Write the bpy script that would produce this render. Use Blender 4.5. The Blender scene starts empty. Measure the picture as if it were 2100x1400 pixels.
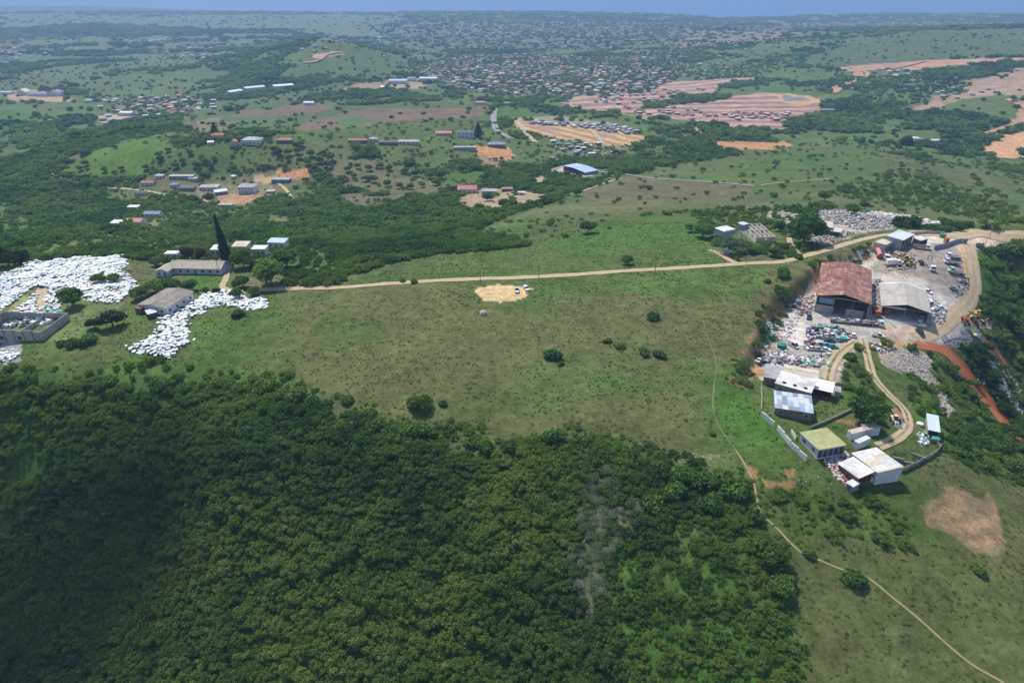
import bpy, math, random
import numpy as np
from mathutils import Vector, Matrix

# ------------------------------------------------------------------ camera, sky, sun, exposure
scene = bpy.context.scene
COL = scene.collection
R = math.radians
CAM_Z = 120.0
PITCH = R(28.0)
cam_data = bpy.data.cameras.new("camera")
cam_data.lens = 24.0
cam_data.sensor_width = 36.0
cam_data.clip_start = 1.0
cam_data.clip_end = 120000.0
cam = bpy.data.objects.new("camera", cam_data)
cam.location = (0, 0, CAM_Z)
cam.rotation_euler = (R(90) - PITCH, 0, 0)
COL.objects.link(cam)
scene.camera = cam

SUN_EL = R(56.0)
SUN_AZ = R(-30.0)          # bearing of the sun, from +Y towards +X (negative = to the left)
SUN_DIR = Vector((math.sin(SUN_AZ) * math.cos(SUN_EL), math.cos(SUN_AZ) * math.cos(SUN_EL), math.sin(SUN_EL)))
world = bpy.data.worlds.new("World")
scene.world = world
world.use_nodes = True
wn = world.node_tree
for n in list(wn.nodes):
    wn.nodes.remove(n)
sky = wn.nodes.new("ShaderNodeTexSky")
sky.sky_type = 'NISHITA'
sky.sun_disc = False
sky.sun_elevation = SUN_EL
sky.sun_rotation = SUN_AZ
sky.altitude = 300
sky.air_density = 1.0
sky.dust_density = 1.0
bg = wn.nodes.new("ShaderNodeBackground")
bg.inputs["Strength"].default_value = 0.11
wo = wn.nodes.new("ShaderNodeOutputWorld")
wn.links.new(sky.outputs[0], bg.inputs[0])
wn.links.new(bg.outputs[0], wo.inputs[0])
sun_data = bpy.data.lights.new("sun", 'SUN')
sun_data.energy = 3.1
sun_data.angle = R(0.53)
sun_data.color = (1.0, 0.95, 0.87)
sun = bpy.data.objects.new("sun", sun_data)
sun.rotation_euler = SUN_DIR.to_track_quat('Z', 'Y').to_euler()
sun.location = (0, 0, 300)
COL.objects.link(sun)

scene.view_settings.view_transform = 'Standard'
scene.view_settings.look = 'None'
scene.view_settings.exposure = 0.5
scene.view_settings.gamma = 1.0
scene.render.engine = 'CYCLES'
scene.cycles.max_bounces = 4
scene.cycles.diffuse_bounces = 2
scene.cycles.glossy_bounces = 2
scene.cycles.transmission_bounces = 2
scene.cycles.transparent_max_bounces = 4
scene.cycles.volume_bounces = 0
scene.cycles.use_denoising = True
scene.cycles.denoising_prefilter = 'ACCURATE'
scene.render.use_persistent_data = False

rng = np.random.default_rng(7)
random.seed(7)

# ------------------------------------------------------------------ small maths
def hash2(ix, iy, seed):
    h = (ix.astype(np.int64) * 374761393 + iy.astype(np.int64) * 668265263 + seed * 974634777) & 0x7fffffff
    h = ((h ^ (h >> 13)) * 1274126177) & 0x7fffffff
    h = (h ^ (h >> 16)) & 0xffff
    return h / 65535.0

def vnoise(x, y, seed=0):
    ix = np.floor(x); iy = np.floor(y)
    fx = x - ix; fy = y - iy
    fx = fx * fx * (3 - 2 * fx); fy = fy * fy * (3 - 2 * fy)
    a = hash2(ix, iy, seed); b = hash2(ix + 1, iy, seed)
    c = hash2(ix, iy + 1, seed); d = hash2(ix + 1, iy + 1, seed)
    return (a * (1 - fx) + b * fx) * (1 - fy) + (c * (1 - fx) + d * fx) * fy

def fbm(x, y, seed=0, oct=4):
    s = 0.0; a = 0.5; t = 0.0
    for i in range(oct):
        s = s + a * vnoise(x, y, seed + i * 17); t += a
        x = x * 2.03 + 11.3; y = y * 2.03 + 5.7; a *= 0.5
    return s / t          # 0..1

def sstep(e0, e1, x):
    t = np.clip((x - e0) / (e1 - e0), 0, 1)
    return t * t * (3 - 2 * t)

FPX = 1400.0
def ray(px, py):
    px = np.asarray(px, float); py = np.asarray(py, float)
    u = (px - 1050.0) / FPX; v = -(py - 700.0) / FPX
    dx = u; dy = math.cos(PITCH) + v * math.sin(PITCH); dz = -math.sin(PITCH) + v * math.cos(PITCH)
    return dx, dy, dz

def at_z(px, py, z):
    """world point of a photo pixel on the level z"""
    dx, dy, dz = ray(px, py)
    t = (z - CAM_Z) / dz
    return dx * t, dy * t

# ------------------------------------------------------------------ terrain heights
CTRL = """
-600 1400 -52;0 1400 -46;500 1400 -39;1000 1400 -29;1500 1400 -19;2100 1400 -16;2700 1400 -30
-500 1150 -44;0 1150 -39;300 1150 -33;500 1150 -26;1000 1150 -15;1500 1150 -8;1800 1150 -10;2100 1150 -16;2600 1150 -40
-400 950 -30;0 950 -20;250 950 -16;500 950 -11;800 950 -6;1100 950 -4;1500 950 -1;1780 950 -4;1950 950 -9;2100 950 -22;2400 950 -45
0 850 -9;300 850 -8;550 850 -5;700 860 -1;1200 870 0;1550 870 0;1700 870 -2;1850 860 -5;1950 840 -11;2100 850 -33;2400 850 -60
-400 780 -6;0 780 -2;300 780 -2;600 780 0;1000 780 1;1400 780 1;1900 780 -9;2000 780 -18;2100 780 -34
-500 700 0;0 700 0;400 700 1;800 700 2;1200 700 2;1500 700 1;1850 720 -3;1980 720 -10;2060 700 -24;2300 700 -45
0 620 1;400 620 2;800 620 3;1200 620 3;1550 620 2;1750 640 1;1900 640 0;1990 630 -2;2050 630 -14;2100 630 -24;2350 620 -40
-400 560 0;0 560 0;400 560 1;700 570 2;1100 560 3;1500 550 2;1750 540 1;1950 540 1;2020 530 -2;2100 540 -12;2300 540 -30
0 530 -1;250 530 0;500 525 -1;700 530 -2;900 520 -2;1100 510 -2;1500 500 0;1700 500 1;1900 490 2;2100 485 -1;2300 490 -4
0 500 -14;250 500 -14;500 500 -12;700 500 -12;900 495 -13;1050 490 -9;1250 470 -5;1500 460 -3;1700 450 -1;1900 460 -2;2100 460 -7
0 450 -44;250 450 -46;450 450 -44;700 450 -36;900 450 -27;1050 450 -17;1250 435 -13;1500 430 -11;1700 425 -9;1900 430 -16;2100 430 -24
-400 400 -50;0 400 -52;250 400 -54;450 400 -53;700 410 -48;900 400 -42;1050 400 -36;1250 400 -25;1500 395 -24;1700 395 -22;1900 400 -30;2100 400 -38
0 360 -60;250 370 -50;450 370 -50;600 370 -48;800 360 -44;1050 355 -46;1250 365 -38;1500 365 -36;1700 360 -36;1900 360 -41;2100 370 -48
-400 320 -62;0 310 -68;200 330 -42;400 330 -38;600 330 -38;800 320 -38;1050 320 -46;1250 325 -52;1500 320 -52;1700 320 -48;1900 330 -52;2100 340 -58
0 260 -74;150 285 -52;300 285 -32;450 285 -26;600 290 -28;800 290 -32;950 285 -38;1050 285 -44;1250 280 -55;1500 290 -60;1700 290 -60;1900 290 -66;2100 300 -68
0 230 -80;250 245 -72;450 240 -60;600 240 -55;800 250 -46;1000 245 -48;1250 250 -60;1500 250 -66;1700 250 -70;1900 250 -68;2100 260 -62
0 195 -84;250 200 -80;450 200 -76;650 200 -72;850 210 -64;1000 215 -58;1250 210 -72;1500 205 -68;1700 205 -66;1900 210 -62;2100 220 -52
-400 150 -90;0 150 -90;250 150 -88;450 165 -84;640 170 -74;850 165 -82;1050 160 -86;1250 160 -84;1500 165 -76;1700 160 -62;1900 160 -50;2100 160 -40
0 110 -95;250 110 -95;450 125 -80;640 125 -44;800 130 -70;950 120 -92;1100 115 -90;1250 120 -86;1450 120 -72;1650 115 -54;1850 115 -42;2100 120 -30
560 100 -50;640 89 -20;720 92 -28;800 108 -62;1450 88 -58;1650 75 -40;1850 64 -24;2000 60 -20;2200 58 -16;2600 60 -20
0 75 -100;250 75 -100;450 78 -104;640 76 -108;800 80 -102;1000 80 -92;1250 80 -84;1420 74 -86
0 45 -108;250 45 -106;450 50 -106;700 50 -104;900 45 -78;1050 48 -84;1250 48 -84;1450 52 -106;1650 55 -112;1850 54 -116;2100 52 -118
0 25 -118;300 28 -122;600 32 -128;800 32 -118;950 28 -104;1100 30 -110;1300 32 -116;1500 44 -136;1650 40 -126;1800 36 -126;2100 32 -128
0 9 -140;200 14 -145;400 20 -149;600 24 -150;800 25 -150;1000 23 -149;1200 25 -150;1400 30 -150;1500 37 -150;1620 32 -150;1800 27 -149;2100 24 -149
-300 0 -170;0 -2 -190;300 4 -190;700 12 -200;1100 14 -200;1500 24 -200;1800 16 -200;2100 12 -200;2600 12 -200;1050 4 -220
"""
cp = []
for line in CTRL.strip().split("\n"):
    for t in line.split(";"):
        a, b, c = t.split()
        cp.append((float(a), float(b), float(c)))
cp = np.array(cp)
cx, cy = at_z(cp[:, 0], cp[:, 1], cp[:, 2])
extra = [(-60, -120, -60), (60, -120, -50), (0, -20, -50), (0, 40, -46), (-90, 20, -58), (90, 20, -44), (-300, -60, -50), (300, -60, -60),
         (-9000, 3000, -60), (9000, 3000, -40), (-3000, 300, -60), (3000, 300, -50), (-1200, 100, -50), (1200, 100, -50)]
cx = np.concatenate([cx, [e[0] for e in extra]]); cy = np.concatenate([cy, [e[1] for e in extra]])
cz = np.concatenate([cp[:, 2], [e[2] for e in extra]])

YC = 200.0   # the polar chart has its pole behind the viewpoint, so that it has no singular point in view
def chart(x, y):
    x = np.asarray(x, float); y = np.asarray(y, float)
    yy = y + YC
    return np.arctan2(x, yy), np.log(np.hypot(x, yy))

ca, cr = chart(cx, cy)
KA = 1.7
def kern(a1, r1, a2, r2):
    d2 = (KA * (a1[:, None] - a2[None, :])) ** 2 + (1.5 * (r1[:, None] - r2[None, :])) ** 2
    return np.sqrt(d2 + 0.0009)
Kc = kern(ca, cr, ca, cr) + np.eye(len(ca)) * -0.004
Pm = np.stack([np.ones_like(ca), ca, cr], 1)
A_ = np.zeros((len(ca) + 3, len(ca) + 3)); A_[:len(ca), :len(ca)] = Kc; A_[:len(ca), len(ca):] = Pm; A_[len(ca):, :len(ca)] = Pm.T
W_ = np.linalg.solve(A_, np.concatenate([cz, [0, 0, 0]]))

# the cut bank that bounds the works yard: points (pixel x, pixel y, drop in metres)
CLIFF = [(1860, 486, 0.5), (1800, 500, 2.5), (1765, 512, 4.5), (1700, 530, 6.5), (1660, 556, 7), (1630, 585, 7), (1590, 612, 7), (1568, 640, 6.5), (1556, 680, 6),
         (1536, 718, 5), (1512, 752, 2.5), (1490, 800, 0.5)]
cl = []
for a, b, d in CLIFF:
    X, Y = at_z(a, b, 1.0); cl.append((float(X), float(Y), d))

def cliff_dist(x, y):
    best = np.full(x.shape, 1e9); sd = np.zeros(x.shape); w = np.zeros(x.shape)
    for (x0, y0, d0), (x1, y1, d1) in zip(cl[:-1], cl[1:]):
        ex, ey = x1 - x0, y1 - y0; L2 = ex * ex + ey * ey
        t = np.clip(((x - x0) * ex + (y - y0) * ey) / L2, 0, 1)
        qx = x - (x0 + t * ex); qy = y - (y0 + t * ey)
        d = np.hypot(qx, qy); s = np.sign(ex * (y - y0) - ey * (x - x0))
        m = d < best
        best = np.where(m, d, best); sd = np.where(m, d * s, sd); w = np.where(m, d0 + (d1 - d0) * t, w)
    return sd, w
# polyline runs from the far end to the near end, the yard lies on its left hand (positive side)
def height_raw(x, y):
    x = np.asarray(x, float); y = np.asarray(y, float); sh = x.shape
    x = x.ravel(); y = y.ravel()
    out = np.empty_like(x)
    a, r = chart(x, y)
    for i in range(0, len(x), 40000):
        s = slice(i, i + 40000)
        k = kern(a[s], r[s], ca, cr)
        out[s] = k @ W_[:len(ca)] + W_[-3] + a[s] * W_[-2] + r[s] * W_[-1]
    d = np.hypot(x, y)
    far = sstep(250, 1500, d)
    out += (fbm(x / 26., y / 26., 3) - .5) * 1.2 * (1 - far) + (fbm(x / 170., y / 170., 5) - .5) * 18 * sstep(420, 1200, d) * (1 - sstep(5200, 6500, d))
    out += (fbm(x / 5., y / 5., 9, 2) - .5) * 0.35 * (1 - sstep(200, 500, d))
    sd, w = cliff_dist(x, y)
    ragged = (fbm(x / 7., y / 7., 21, 3) - .5) * 3.0
    near_ = sstep(-1.5, 4.5, sd + ragged)
    out -= w * near_ * np.exp(-(np.maximum(sd, 0) / 95.0) ** 2) * (np.abs(sd) < 400)
    return out.reshape(sh)

# polar grid: columns = bearings, rows = distances
NA = 1150
AZ = np.radians(np.concatenate([np.linspace(-82, -52, 60, endpoint=False), np.linspace(-52, 52, NA - 120), np.linspace(52, 82, 61)[1:]]))
NA = len(AZ)
dep = np.radians(np.concatenate([np.linspace(88, 40, 90, endpoint=False), np.linspace(40, 8, 400, endpoint=False), np.linspace(8, 2.2, 170, endpoint=False), np.linspace(2.2, 0.9, 30)]))
RR = 150.0 / np.tan(dep) + 70
LR = np.log(RR + 0.0)
NR = len(RR)
GA, GR = np.meshgrid(AZ, RR)
GX = np.sin(GA) * GR; GY = np.cos(GA) * GR - YC
GZ = height_raw(GX, GY)

def gidx(x, y):
    x = np.asarray(x, float); y = np.asarray(y, float)
    a = np.arctan2(x, y + YC); r = np.hypot(x, y + YC)
    ia = np.interp(a, AZ, np.arange(NA)); ir = np.interp(r, RR, np.arange(NR))
    i0 = np.clip(ia.astype(int), 0, NA - 2); j0 = np.clip(ir.astype(int), 0, NR - 2)
    return i0, j0, ia - i0, ir - j0

def glook(F, x, y):
    i0, j0, fa, fr = gidx(x, y)
    return (F[j0, i0] * (1 - fa) + F[j0, i0 + 1] * fa) * (1 - fr) + (F[j0 + 1, i0] * (1 - fa) + F[j0 + 1, i0 + 1] * fa) * fr

def H(x, y):
    return glook(GZ, x, y)

def h1(x, y):
    return float(H(np.array([x]), np.array([y]))[0])

TS = np.exp(np.linspace(math.log(90), math.log(14000), 2600))
def G(px, py):
    """where the line of sight of a photo pixel meets the ground"""
    px = np.atleast_1d(np.asarray(px, float)); py = np.atleast_1d(np.asarray(py, float))
    out = np.zeros((len(px), 3))
    for i in range(0, len(px), 200):
        dx, dy, dz = ray(px[i:i + 200], py[i:i + 200])
        X = dx[:, None] * TS; Y = dy[:, None] * TS; Z = CAM_Z + dz[:, None] * TS
        below = (Z - H(X, Y)) < 0
        k = np.where(below.any(1), below.argmax(1), len(TS) - 1); k = np.maximum(k, 1)
        n = np.arange(len(k))
        g0 = Z[n, k - 1] - H(X[n, k - 1], Y[n, k - 1]); g1 = Z[n, k] - H(X[n, k], Y[n, k])
        f = np.clip(g0 / (g0 - g1 + 1e-9), 0, 1)
        t = TS[k - 1] + (TS[k] - TS[k - 1]) * f
        out[i:i + 200, 0] = dx * t; out[i:i + 200, 1] = dy * t
    out[:, 2] = H(out[:, 0], out[:, 1])
    return out

def g1(px, py):
    p = G([px], [py])[0]
    return Vector((float(p[0]), float(p[1]), float(p[2])))

def inpoly(x, y, P):
    ins = np.zeros(x.shape, bool)
    m = (x >= P[:, 0].min()) & (x <= P[:, 0].max()) & (y >= P[:, 1].min()) & (y <= P[:, 1].max())
    xs = x[m]; ys = y[m]; c = np.zeros(xs.shape, bool)
    n = len(P)
    for i in range(n):
        x0, y0 = P[i]; x1, y1 = P[(i + 1) % n]
        if y0 == y1: continue
        k = ((y0 > ys) != (y1 > ys)) & (xs < (x1 - x0) * (ys - y0) / (y1 - y0) + x0)
        c ^= k
    ins[m] = c
    return ins

def wpoly(s, dens=25):
    """polygon given as 'x y, x y, ...' in photo pixels -> dense polygon of ground points"""
    P = [tuple(float(v) for v in t.split()) for t in s.split(",")]
    q = []
    for i in range(len(P)):
        a = P[i]; b = P[(i + 1) % len(P)]
        n = max(1, int(math.hypot(a[0] - b[0], a[1] - b[1]) / dens))
        for k in range(n):
            q.append((a[0] + (b[0] - a[0]) * k / n, a[1] + (b[1] - a[1]) * k / n))
    q = np.array(q)
    return G(q[:, 0], q[:, 1])[:, :2]

# ------------------------------------------------------------------ node helpers and materials
def new_mat(name):
    m = bpy.data.materials.new(name); m.use_nodes = True
    nt = m.node_tree
    for n in list(nt.nodes): nt.nodes.remove(n)
    out = nt.nodes.new("ShaderNodeOutputMaterial"); b = nt.nodes.new("ShaderNodeBsdfPrincipled")
    nt.links.new(b.outputs[0], out.inputs[0])
    return m, nt, b

def N(nt, typ, **kw):
    n = nt.nodes.new(typ)
    for k, v in kw.items():
        if k.startswith("i_"):
            n.inputs[k[2:]].default_value = v
        else:
            setattr(n, k, v)
    return n

def mixc(nt, blend, fac, a, b):
    n = nt.nodes.new("ShaderNodeMix"); n.data_type = 'RGBA'; n.blend_type = blend
    for sock, v in ((0, fac), (6, a), (7, b)):
        if hasattr(v, "links"): nt.links.new(v, n.inputs[sock])
        else: n.inputs[sock].default_value = v if sock == 0 else tuple(v) + ((1,) if len(v) == 3 else ())
    return n.outputs[2]

def math_(nt, op, a, b=0.0, c=None):
    n = nt.nodes.new("ShaderNodeMath"); n.operation = op
    for i, v in enumerate((a, b) if c is None else (a, b, c)):
        if hasattr(v, "links"): nt.links.new(v, n.inputs[i])
        else: n.inputs[i].default_value = v
    return n.outputs[0]

def noise(nt, scale, vec, detail=3.0, rough=0.55):
    n = nt.nodes.new("ShaderNodeTexNoise"); n.inputs["Scale"].default_value = scale
    n.inputs["Detail"].default_value = detail; n.inputs["Roughness"].default_value = rough
    if vec is not None: nt.links.new(vec, n.inputs["Vector"])
    return n.outputs["Fac"]

def remap(nt, v, a, b, c, d):
    n = nt.nodes.new("ShaderNodeMapRange"); nt.links.new(v, n.inputs[0])
    for i, q in enumerate((a, b, c, d)): n.inputs[i + 1].default_value = q
    return n.outputs[0]

def attr_set(o, name, val, dom='POINT', typ='FLOAT'):
    at = o.data.attributes.new(name, typ, dom)
    at.data.foreach_set('color' if 'COLOR' in typ else 'value', np.ascontiguousarray(val, dtype=np.float32).ravel())

def mesh_np(name, V, F, smooth=False):
    me = bpy.data.meshes.new(name)
    V = np.asarray(V, np.float32); F = np.asarray(F, np.int32)
    me.vertices.add(len(V)); me.vertices.foreach_set('co', V.ravel())
    k = F.shape[1]
    me.loops.add(F.size); me.loops.foreach_set('vertex_index', F.ravel())
    me.polygons.add(len(F)); me.polygons.foreach_set('loop_start', np.arange(0, F.size, k, dtype=np.int32))
    me.polygons.foreach_set('loop_total', np.full(len(F), k, np.int32))
    if smooth: me.polygons.foreach_set('use_smooth', np.ones(len(F), bool))
    me.update(calc_edges=True); me.validate()
    return me

def tag(o, label=None, cat=None, group=None, kind=None):
    if label: o["label"] = label
    if cat: o["category"] = cat
    if group: o["group"] = group
    if kind: o["kind"] = kind
    return o

# ------------------------------------------------------------------ land cover (albedo + how wooded), painted on the ground as world-space areas
C_FIELD = (.070, .108, .028); C_OLIVE = (.100, .113, .043); C_BRIGHT = (.062, .125, .020); C_LIME = (.085, .150, .018)
C_WOOD = (.058, .105, .030); C_SCRUB = (.085, .125, .036); C_TAN = (.40, .29, .155); C_SAND = (.50, .37, .20)
C_RED = (.38, .105, .04); C_PINK = (.34, .225, .175); C_CONC = (.43, .40, .37); C_GRAVEL = (.19, .19, .205); C_BROWN = (.150, .105, .066)
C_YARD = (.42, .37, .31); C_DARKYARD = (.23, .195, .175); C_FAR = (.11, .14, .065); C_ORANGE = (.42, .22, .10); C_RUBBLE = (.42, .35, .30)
XF = GX.ravel(); YF = GY.ravel()
DF = np.hypot(XF, YF)
LC = np.empty((len(XF), 3)); LC[:] = C_WOOD
TD = np.full(len(XF), .93)
wsc = np.clip(DF / 60.0, 2.0, 60.0)
wob1 = (fbm(XF / 9., YF / 9., 31, 4) - .5); wob2 = (fbm(XF / 9., YF / 9., 41, 4) - .5)
wobA = (fbm(XF / 60., YF / 60., 33, 4) - .5); wobB = (fbm(XF / 60., YF / 60., 43, 4) - .5)
farw = sstep(350, 1000, DF)
pk = fbm(XF / 38., YF / 38., 51, 4); pk2 = fbm(XF / 150., YF / 150., 57, 4); pk3 = fbm(XF / 400., YF / 400., 59, 3)
# open glades in the general bush of the middle and far distance
gl = sstep(.44, .52, pk2 * .6 + pk * .4) * sstep(420, 700, DF)
LC = LC * (1 - gl[:, None]) + np.array(C_SCRUB) * gl[:, None]; TD = TD * (1 - gl * np.where(DF > 950, .95, .86))
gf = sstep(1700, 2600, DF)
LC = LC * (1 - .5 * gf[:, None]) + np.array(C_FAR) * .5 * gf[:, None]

def paint(s, col, td=None, edge=1.0, alpha=1.0, col2=None, st=None):
    """edge: how ragged the border is, in metres (grows with distance)"""
    P = wpoly(s)
    e1 = edge * (wob1 * (1 - farw) + wobA * farw * 6) * 2.4; e2 = edge * (wob2 * (1 - farw) + wobB * farw * 6) * 2.4
    m = inpoly(XF + e1, YF + e2, P)
    if col is not None:
        c = np.array(col) if col2 is None else np.array(col)[None] + (np.array(col2) - np.array(col))[None] * sstep(.42, .6, pk[m])[:, None]
        if st is not None:      # terraced rows cut in the soil: (dx, dy, spacing, strength)
            L_ = math.hypot(st[0], st[1]); u = (-XF[m] * st[1] + YF[m] * st[0]) / L_ + wobA[m] * 14
            c = np.array(c)[None] * (1 + st[3] * np.sin(u * 6.283 / st[2]) * (.5 + pk[m]))[:, None]
        LC[m] = LC[m] * (1 - alpha) + c * alpha
    if td is not None: TD[m] = td
    return m

PA = []
def A(*a, **k): paint(*a, **k)
# --- plateau and lower right grass
A("-400 760,0 765,120 758,200 768,260 772,370 764,440 772,520 776,590 776,640 812,675 838,690 866,760 850,800 872,860 885,930 872,960 905,1040 902,1100 888,1200 896,1290 914,1350 936,1440 950,1480 955,1525 985,1560 1050,1580 1085,1620 1120,1560 1160,1520 1220,1560 1300,1620 1400,1650 1460,2400 1460,2500 1100,2200 1040,1990 960,1900 905,1940 800,1990 700,2040 620,1990 500,1900 470,1700 470,1640 530,1480 520,1450 470,1400 440,1250 445,1180 478,1110 500,1040 512,900 522,780 545,720 566,690 590,560 590,540 560,420 545,340 540,250 530,150 528,60 536,-400 548", C_FIELD, .0, 3.0, col2=C_OLIVE)
# beyond the road on the plateau: fresher grass
A("720 580,760 556,880 528,1000 515,1100 505,1180 482,1250 450,1340 442,1420 458,1450 500,1490 545,1300 556,1100 568,900 576", C_BRIGHT, .0, 2.0, col2=C_FIELD)
# dry brownish part of the field, greener rim on the right and left
A("560 625,700 612,900 612,1000 640,1120 660,1180 720,1160 800,1180 880,1000 880,900 850,760 840,700 790,640 740,600 690", C_OLIVE, None, 5, .75)
A("640 660,700 640,790 670,800 700,700 720,640 700", C_FIELD, None, 5, .8)
A("1100 620,1300 600,1500 620,1480 690,1300 700,1150 680", C_OLIVE, None, 5, .5)
A("1120 560,1560 545,1570 580,1540 620,1300 600,1100 610", C_BRIGHT, None, 3, .7)
A("1440 780,1530 760,1570 850,1650 950,1600 1000,1520 930,1460 860", C_BRIGHT, None, 4, .7)
A("0 760,180 745,400 740,640 800,560 775,380 765,200 765", C_BRIGHT, None, 3, .5)
A("400 600,560 600,600 680,520 740,400 750,390 700,430 650", C_BRIGHT, None, 4, .55)
A("1640 1100,1800 1080,2000 1150,2200 1200,2300 1440,1700 1440,1620 1250", C_OLIVE, None, 6, .55)
A("1560 1000,1700 1010,1850 1060,1900 1100,1780 1120,1640 1090", C_BRIGHT, .25, 4, .6)
A("1880 1030,1960 1008,2030 1015,2048 1060,2070 1130,2010 1145,1950 1110,1900 1080", (.24, .175, .105), .0, 3.5, .9)
A("1900 1052,1980 1030,2000 1042,1930 1062,1890 1068", (.40, .27, .15), .0, 3, .55)
A("1920 1078,1990 1070,2052 1062,2048 1078,1960 1094", (.40, .27, .15), .0, 3, .55)
A("1985 1110,2030 1100,2045 1115,2000 1125", (.40, .27, .15), .0, 2, .5)
A("1560 985,1600 990,1640 992,1632 1004,1590 1006,1560 1000", C_ORANGE, .0, 2, .6)
A("1518 955,1545 960,1550 985,1530 985", C_ORANGE, .0, 2, .6)
A("1610 968,1640 965,1640 980,1618 985", C_ORANGE, .0, 1.5, .6)
A("1330 930,1470 930,1480 948,1400 950", (.24, .20, .13), .0, 2, .6)
# dead grey scrub strip in the thicket
A("1200 970,1240 950,1270 990,1300 1050,1270 1110,1240 1180,1230 1240,1200 1320,1170 1290,1180 1200,1160 1120,1180 1040", (.13, .14, .09), .3, 5)
A("-400 742,0 748,120 742,260 752,400 746,560 760,640 792,690 838,760 832,860 862,940 866,1040 884,1200 872,1350 912,1480 935,1560 1020,1640 1110,1600 1140,1540 1085,1440 985,1240 925,1100 905,1040 918,960 920,860 895,760 870,690 880,640 830,520 795,370 785,200 790,0 785,-400 780", C_SCRUB, .30, 6, .7)
A("1330 1100,1420 1090,1500 1180,1440 1300,1380 1250", C_SCRUB, .6, 6)
A("1240 1130,1340 1080,1440 1075,1560 1095,1600 1150,1620 1300,1650 1400,1680 1480,1250 1480,1260 1300", C_BRIGHT, .55, 6, .8)
# light grass openings inside the thicket, left edge
A("0 960,60 930,100 950,80 985,0 1000", C_FIELD, .1, 3); A("300 790,380 800,370 840,300 830", C_FIELD, .2, 3)
# right hand slope
A("1900 905,1870 840,1850 780,1800 735,1780 700,1900 705,1960 760,2040 860,2100 930,2300 1000,2200 1040,1990 960", C_SCRUB, .45, 3, col2=C_BRIGHT)
A("1990 480,2040 500,2000 560,2010 640,2040 720,2110 800,2300 900,2500 700,2300 480,2140 470", C_SCRUB, .62, 2)
A("2000 510,2050 530,2060 600,2010 610", C_BRIGHT, .25, 2)
# slope between the two tracks
A("1738 700,1775 715,1800 780,1850 850,1860 890,1780 880,1740 830,1725 790", C_SCRUB, .35, 2, col2=C_BRIGHT)
A("1700 855,1760 860,1840 875,1850 900,1760 905,1660 890,1640 880", C_FIELD, .02, 1.5)
A("1680 862,1750 856,1775 880,1700 888", (.27, .15, .085), .0, 1.5, .8)
A("1640 880,1700 860,1770 880,1860 880,1900 900,1930 925,1900 950,1780 1000,1730 995,1660 940", C_FIELD, .0, 1.5)
# yard
A("1790 498,1860 486,1990 486,2002 520,2008 590,1975 640,1985 670,2020 690,2000 716,1940 712,1900 712,1850 700,1790 700,1760 702,1728 760,1720 800,1660 790,1560 778,1545 745,1560 700,1590 650,1640 610,1668 560,1720 540", C_YARD, .0, 1.2, col2=C_CONC)
A("1800 505,1850 500,1960 498,1985 520,1985 580,1950 590,1900 570,1840 560,1790 560", C_DARKYARD, .0, 2, .75)
A("1900 540,1985 540,1990 600,1940 610,1900 590", C_DARKYARD, .0, 2, .6)
A("1960 505,1995 500,2005 560,2004 600,1975 640,1950 660,1880 690,1790 690,1800 672,1900 668,1950 635,1985 590,1972 540", (.50, .39, .29), .0, 1.0)
A("1575 655,1640 640,1660 690,1640 735,1590 730,1570 700", (.55, .50, .45), .0, 1.5)
A("1545 700,1600 690,1700 730,1722 760,1715 790,1600 772,1548 745", (.33, .30, .28), .0, 1.5, .8)
A("1930 695,1975 688,2010 692,2018 708,1985 718,1955 716,1938 706", C_GRAVEL, .0, 1.0)
A("1970 678,2000 680,2010 690,1990 694,1972 688", C_GRAVEL, .0, 1.0)
A("1880 704,1930 706,1955 720,1990 760,2025 800,2060 850,2100 905,2180 980,2160 990,2085 905,2050 865,2015 815,1975 765,1950 728,1920 716,1885 712", C_RED, .0, .8)
A("2015 690,2035 700,2060 735,2072 752,2055 750,2035 725,2018 708", C_RED, .0, .8)
A("1800 690,1890 700,1900 712,1840 712,1800 705", (.42, .28, .18), .0, 1)
A("1800 722,1850 712,1900 725,1920 745,1905 760,1930 800,1955 840,1940 855,1915 800,1880 770,1840 765,1805 745", C_RUBBLE, .0, 1.5, .75)
A("2025 745,2040 745,2085 830,2100 850,2120 880,2090 860,2060 810", (.52, .5, .45), .1, 2, .5)
A("1985 640,2030 650,2040 690,2000 685,1985 668", (.32, .27, .17), .0, 1.5)
A("1990 690,2045 700,2100 780,2100 830,2030 730", (.16, .14, .09), .3, 2, .7)
A("1512 752,1560 752,1565 772,1520 768", (.45, .28, .13), .0, 1)
# road junction plaza, top right
A("1870 475,1940 478,2000 470,2110 484,2300 520,2300 540,2110 500,2010 512,1960 500,1900 488,1850 484", (.55, .46, .36), .0, .8)
# scrap yard behind
A("1680 430,1740 432,1850 452,1830 470,1760 480,1700 502,1665 500,1655 480", (.36, .32, .27), .0, 1.5)
A("1770 432,1860 442,1930 458,1920 464,1850 455,1780 440", (.55, .52, .46), .0, 1.2)
# around the left houses
A("0 548,60 540,160 530,250 528,262 545,275 580,270 612,230 640,180 690,130 700,0 700", (.24, .23, .13), .0, 3, .3)
A("73 590,95 590,100 640,78 640", (.50, .38, .24), .0, .6)
A("0 650,50 605,62 612,0 665", (.26, .25, .12), .0, .6)
A("0 690,50 700,40 740,0 750", (.3, .3, .3), .0, 1)
A("380 555,470 570,470 590,400 596,370 585", C_BRIGHT, .0, 1)
A("470 590,570 590,590 570,560 560,480 575", (.2, .17, .09), .0, 2, .6)
A("975 590,1035 585,1090 592,1085 606,1040 615,985 618", C_SAND, .0, 2.6)
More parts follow.
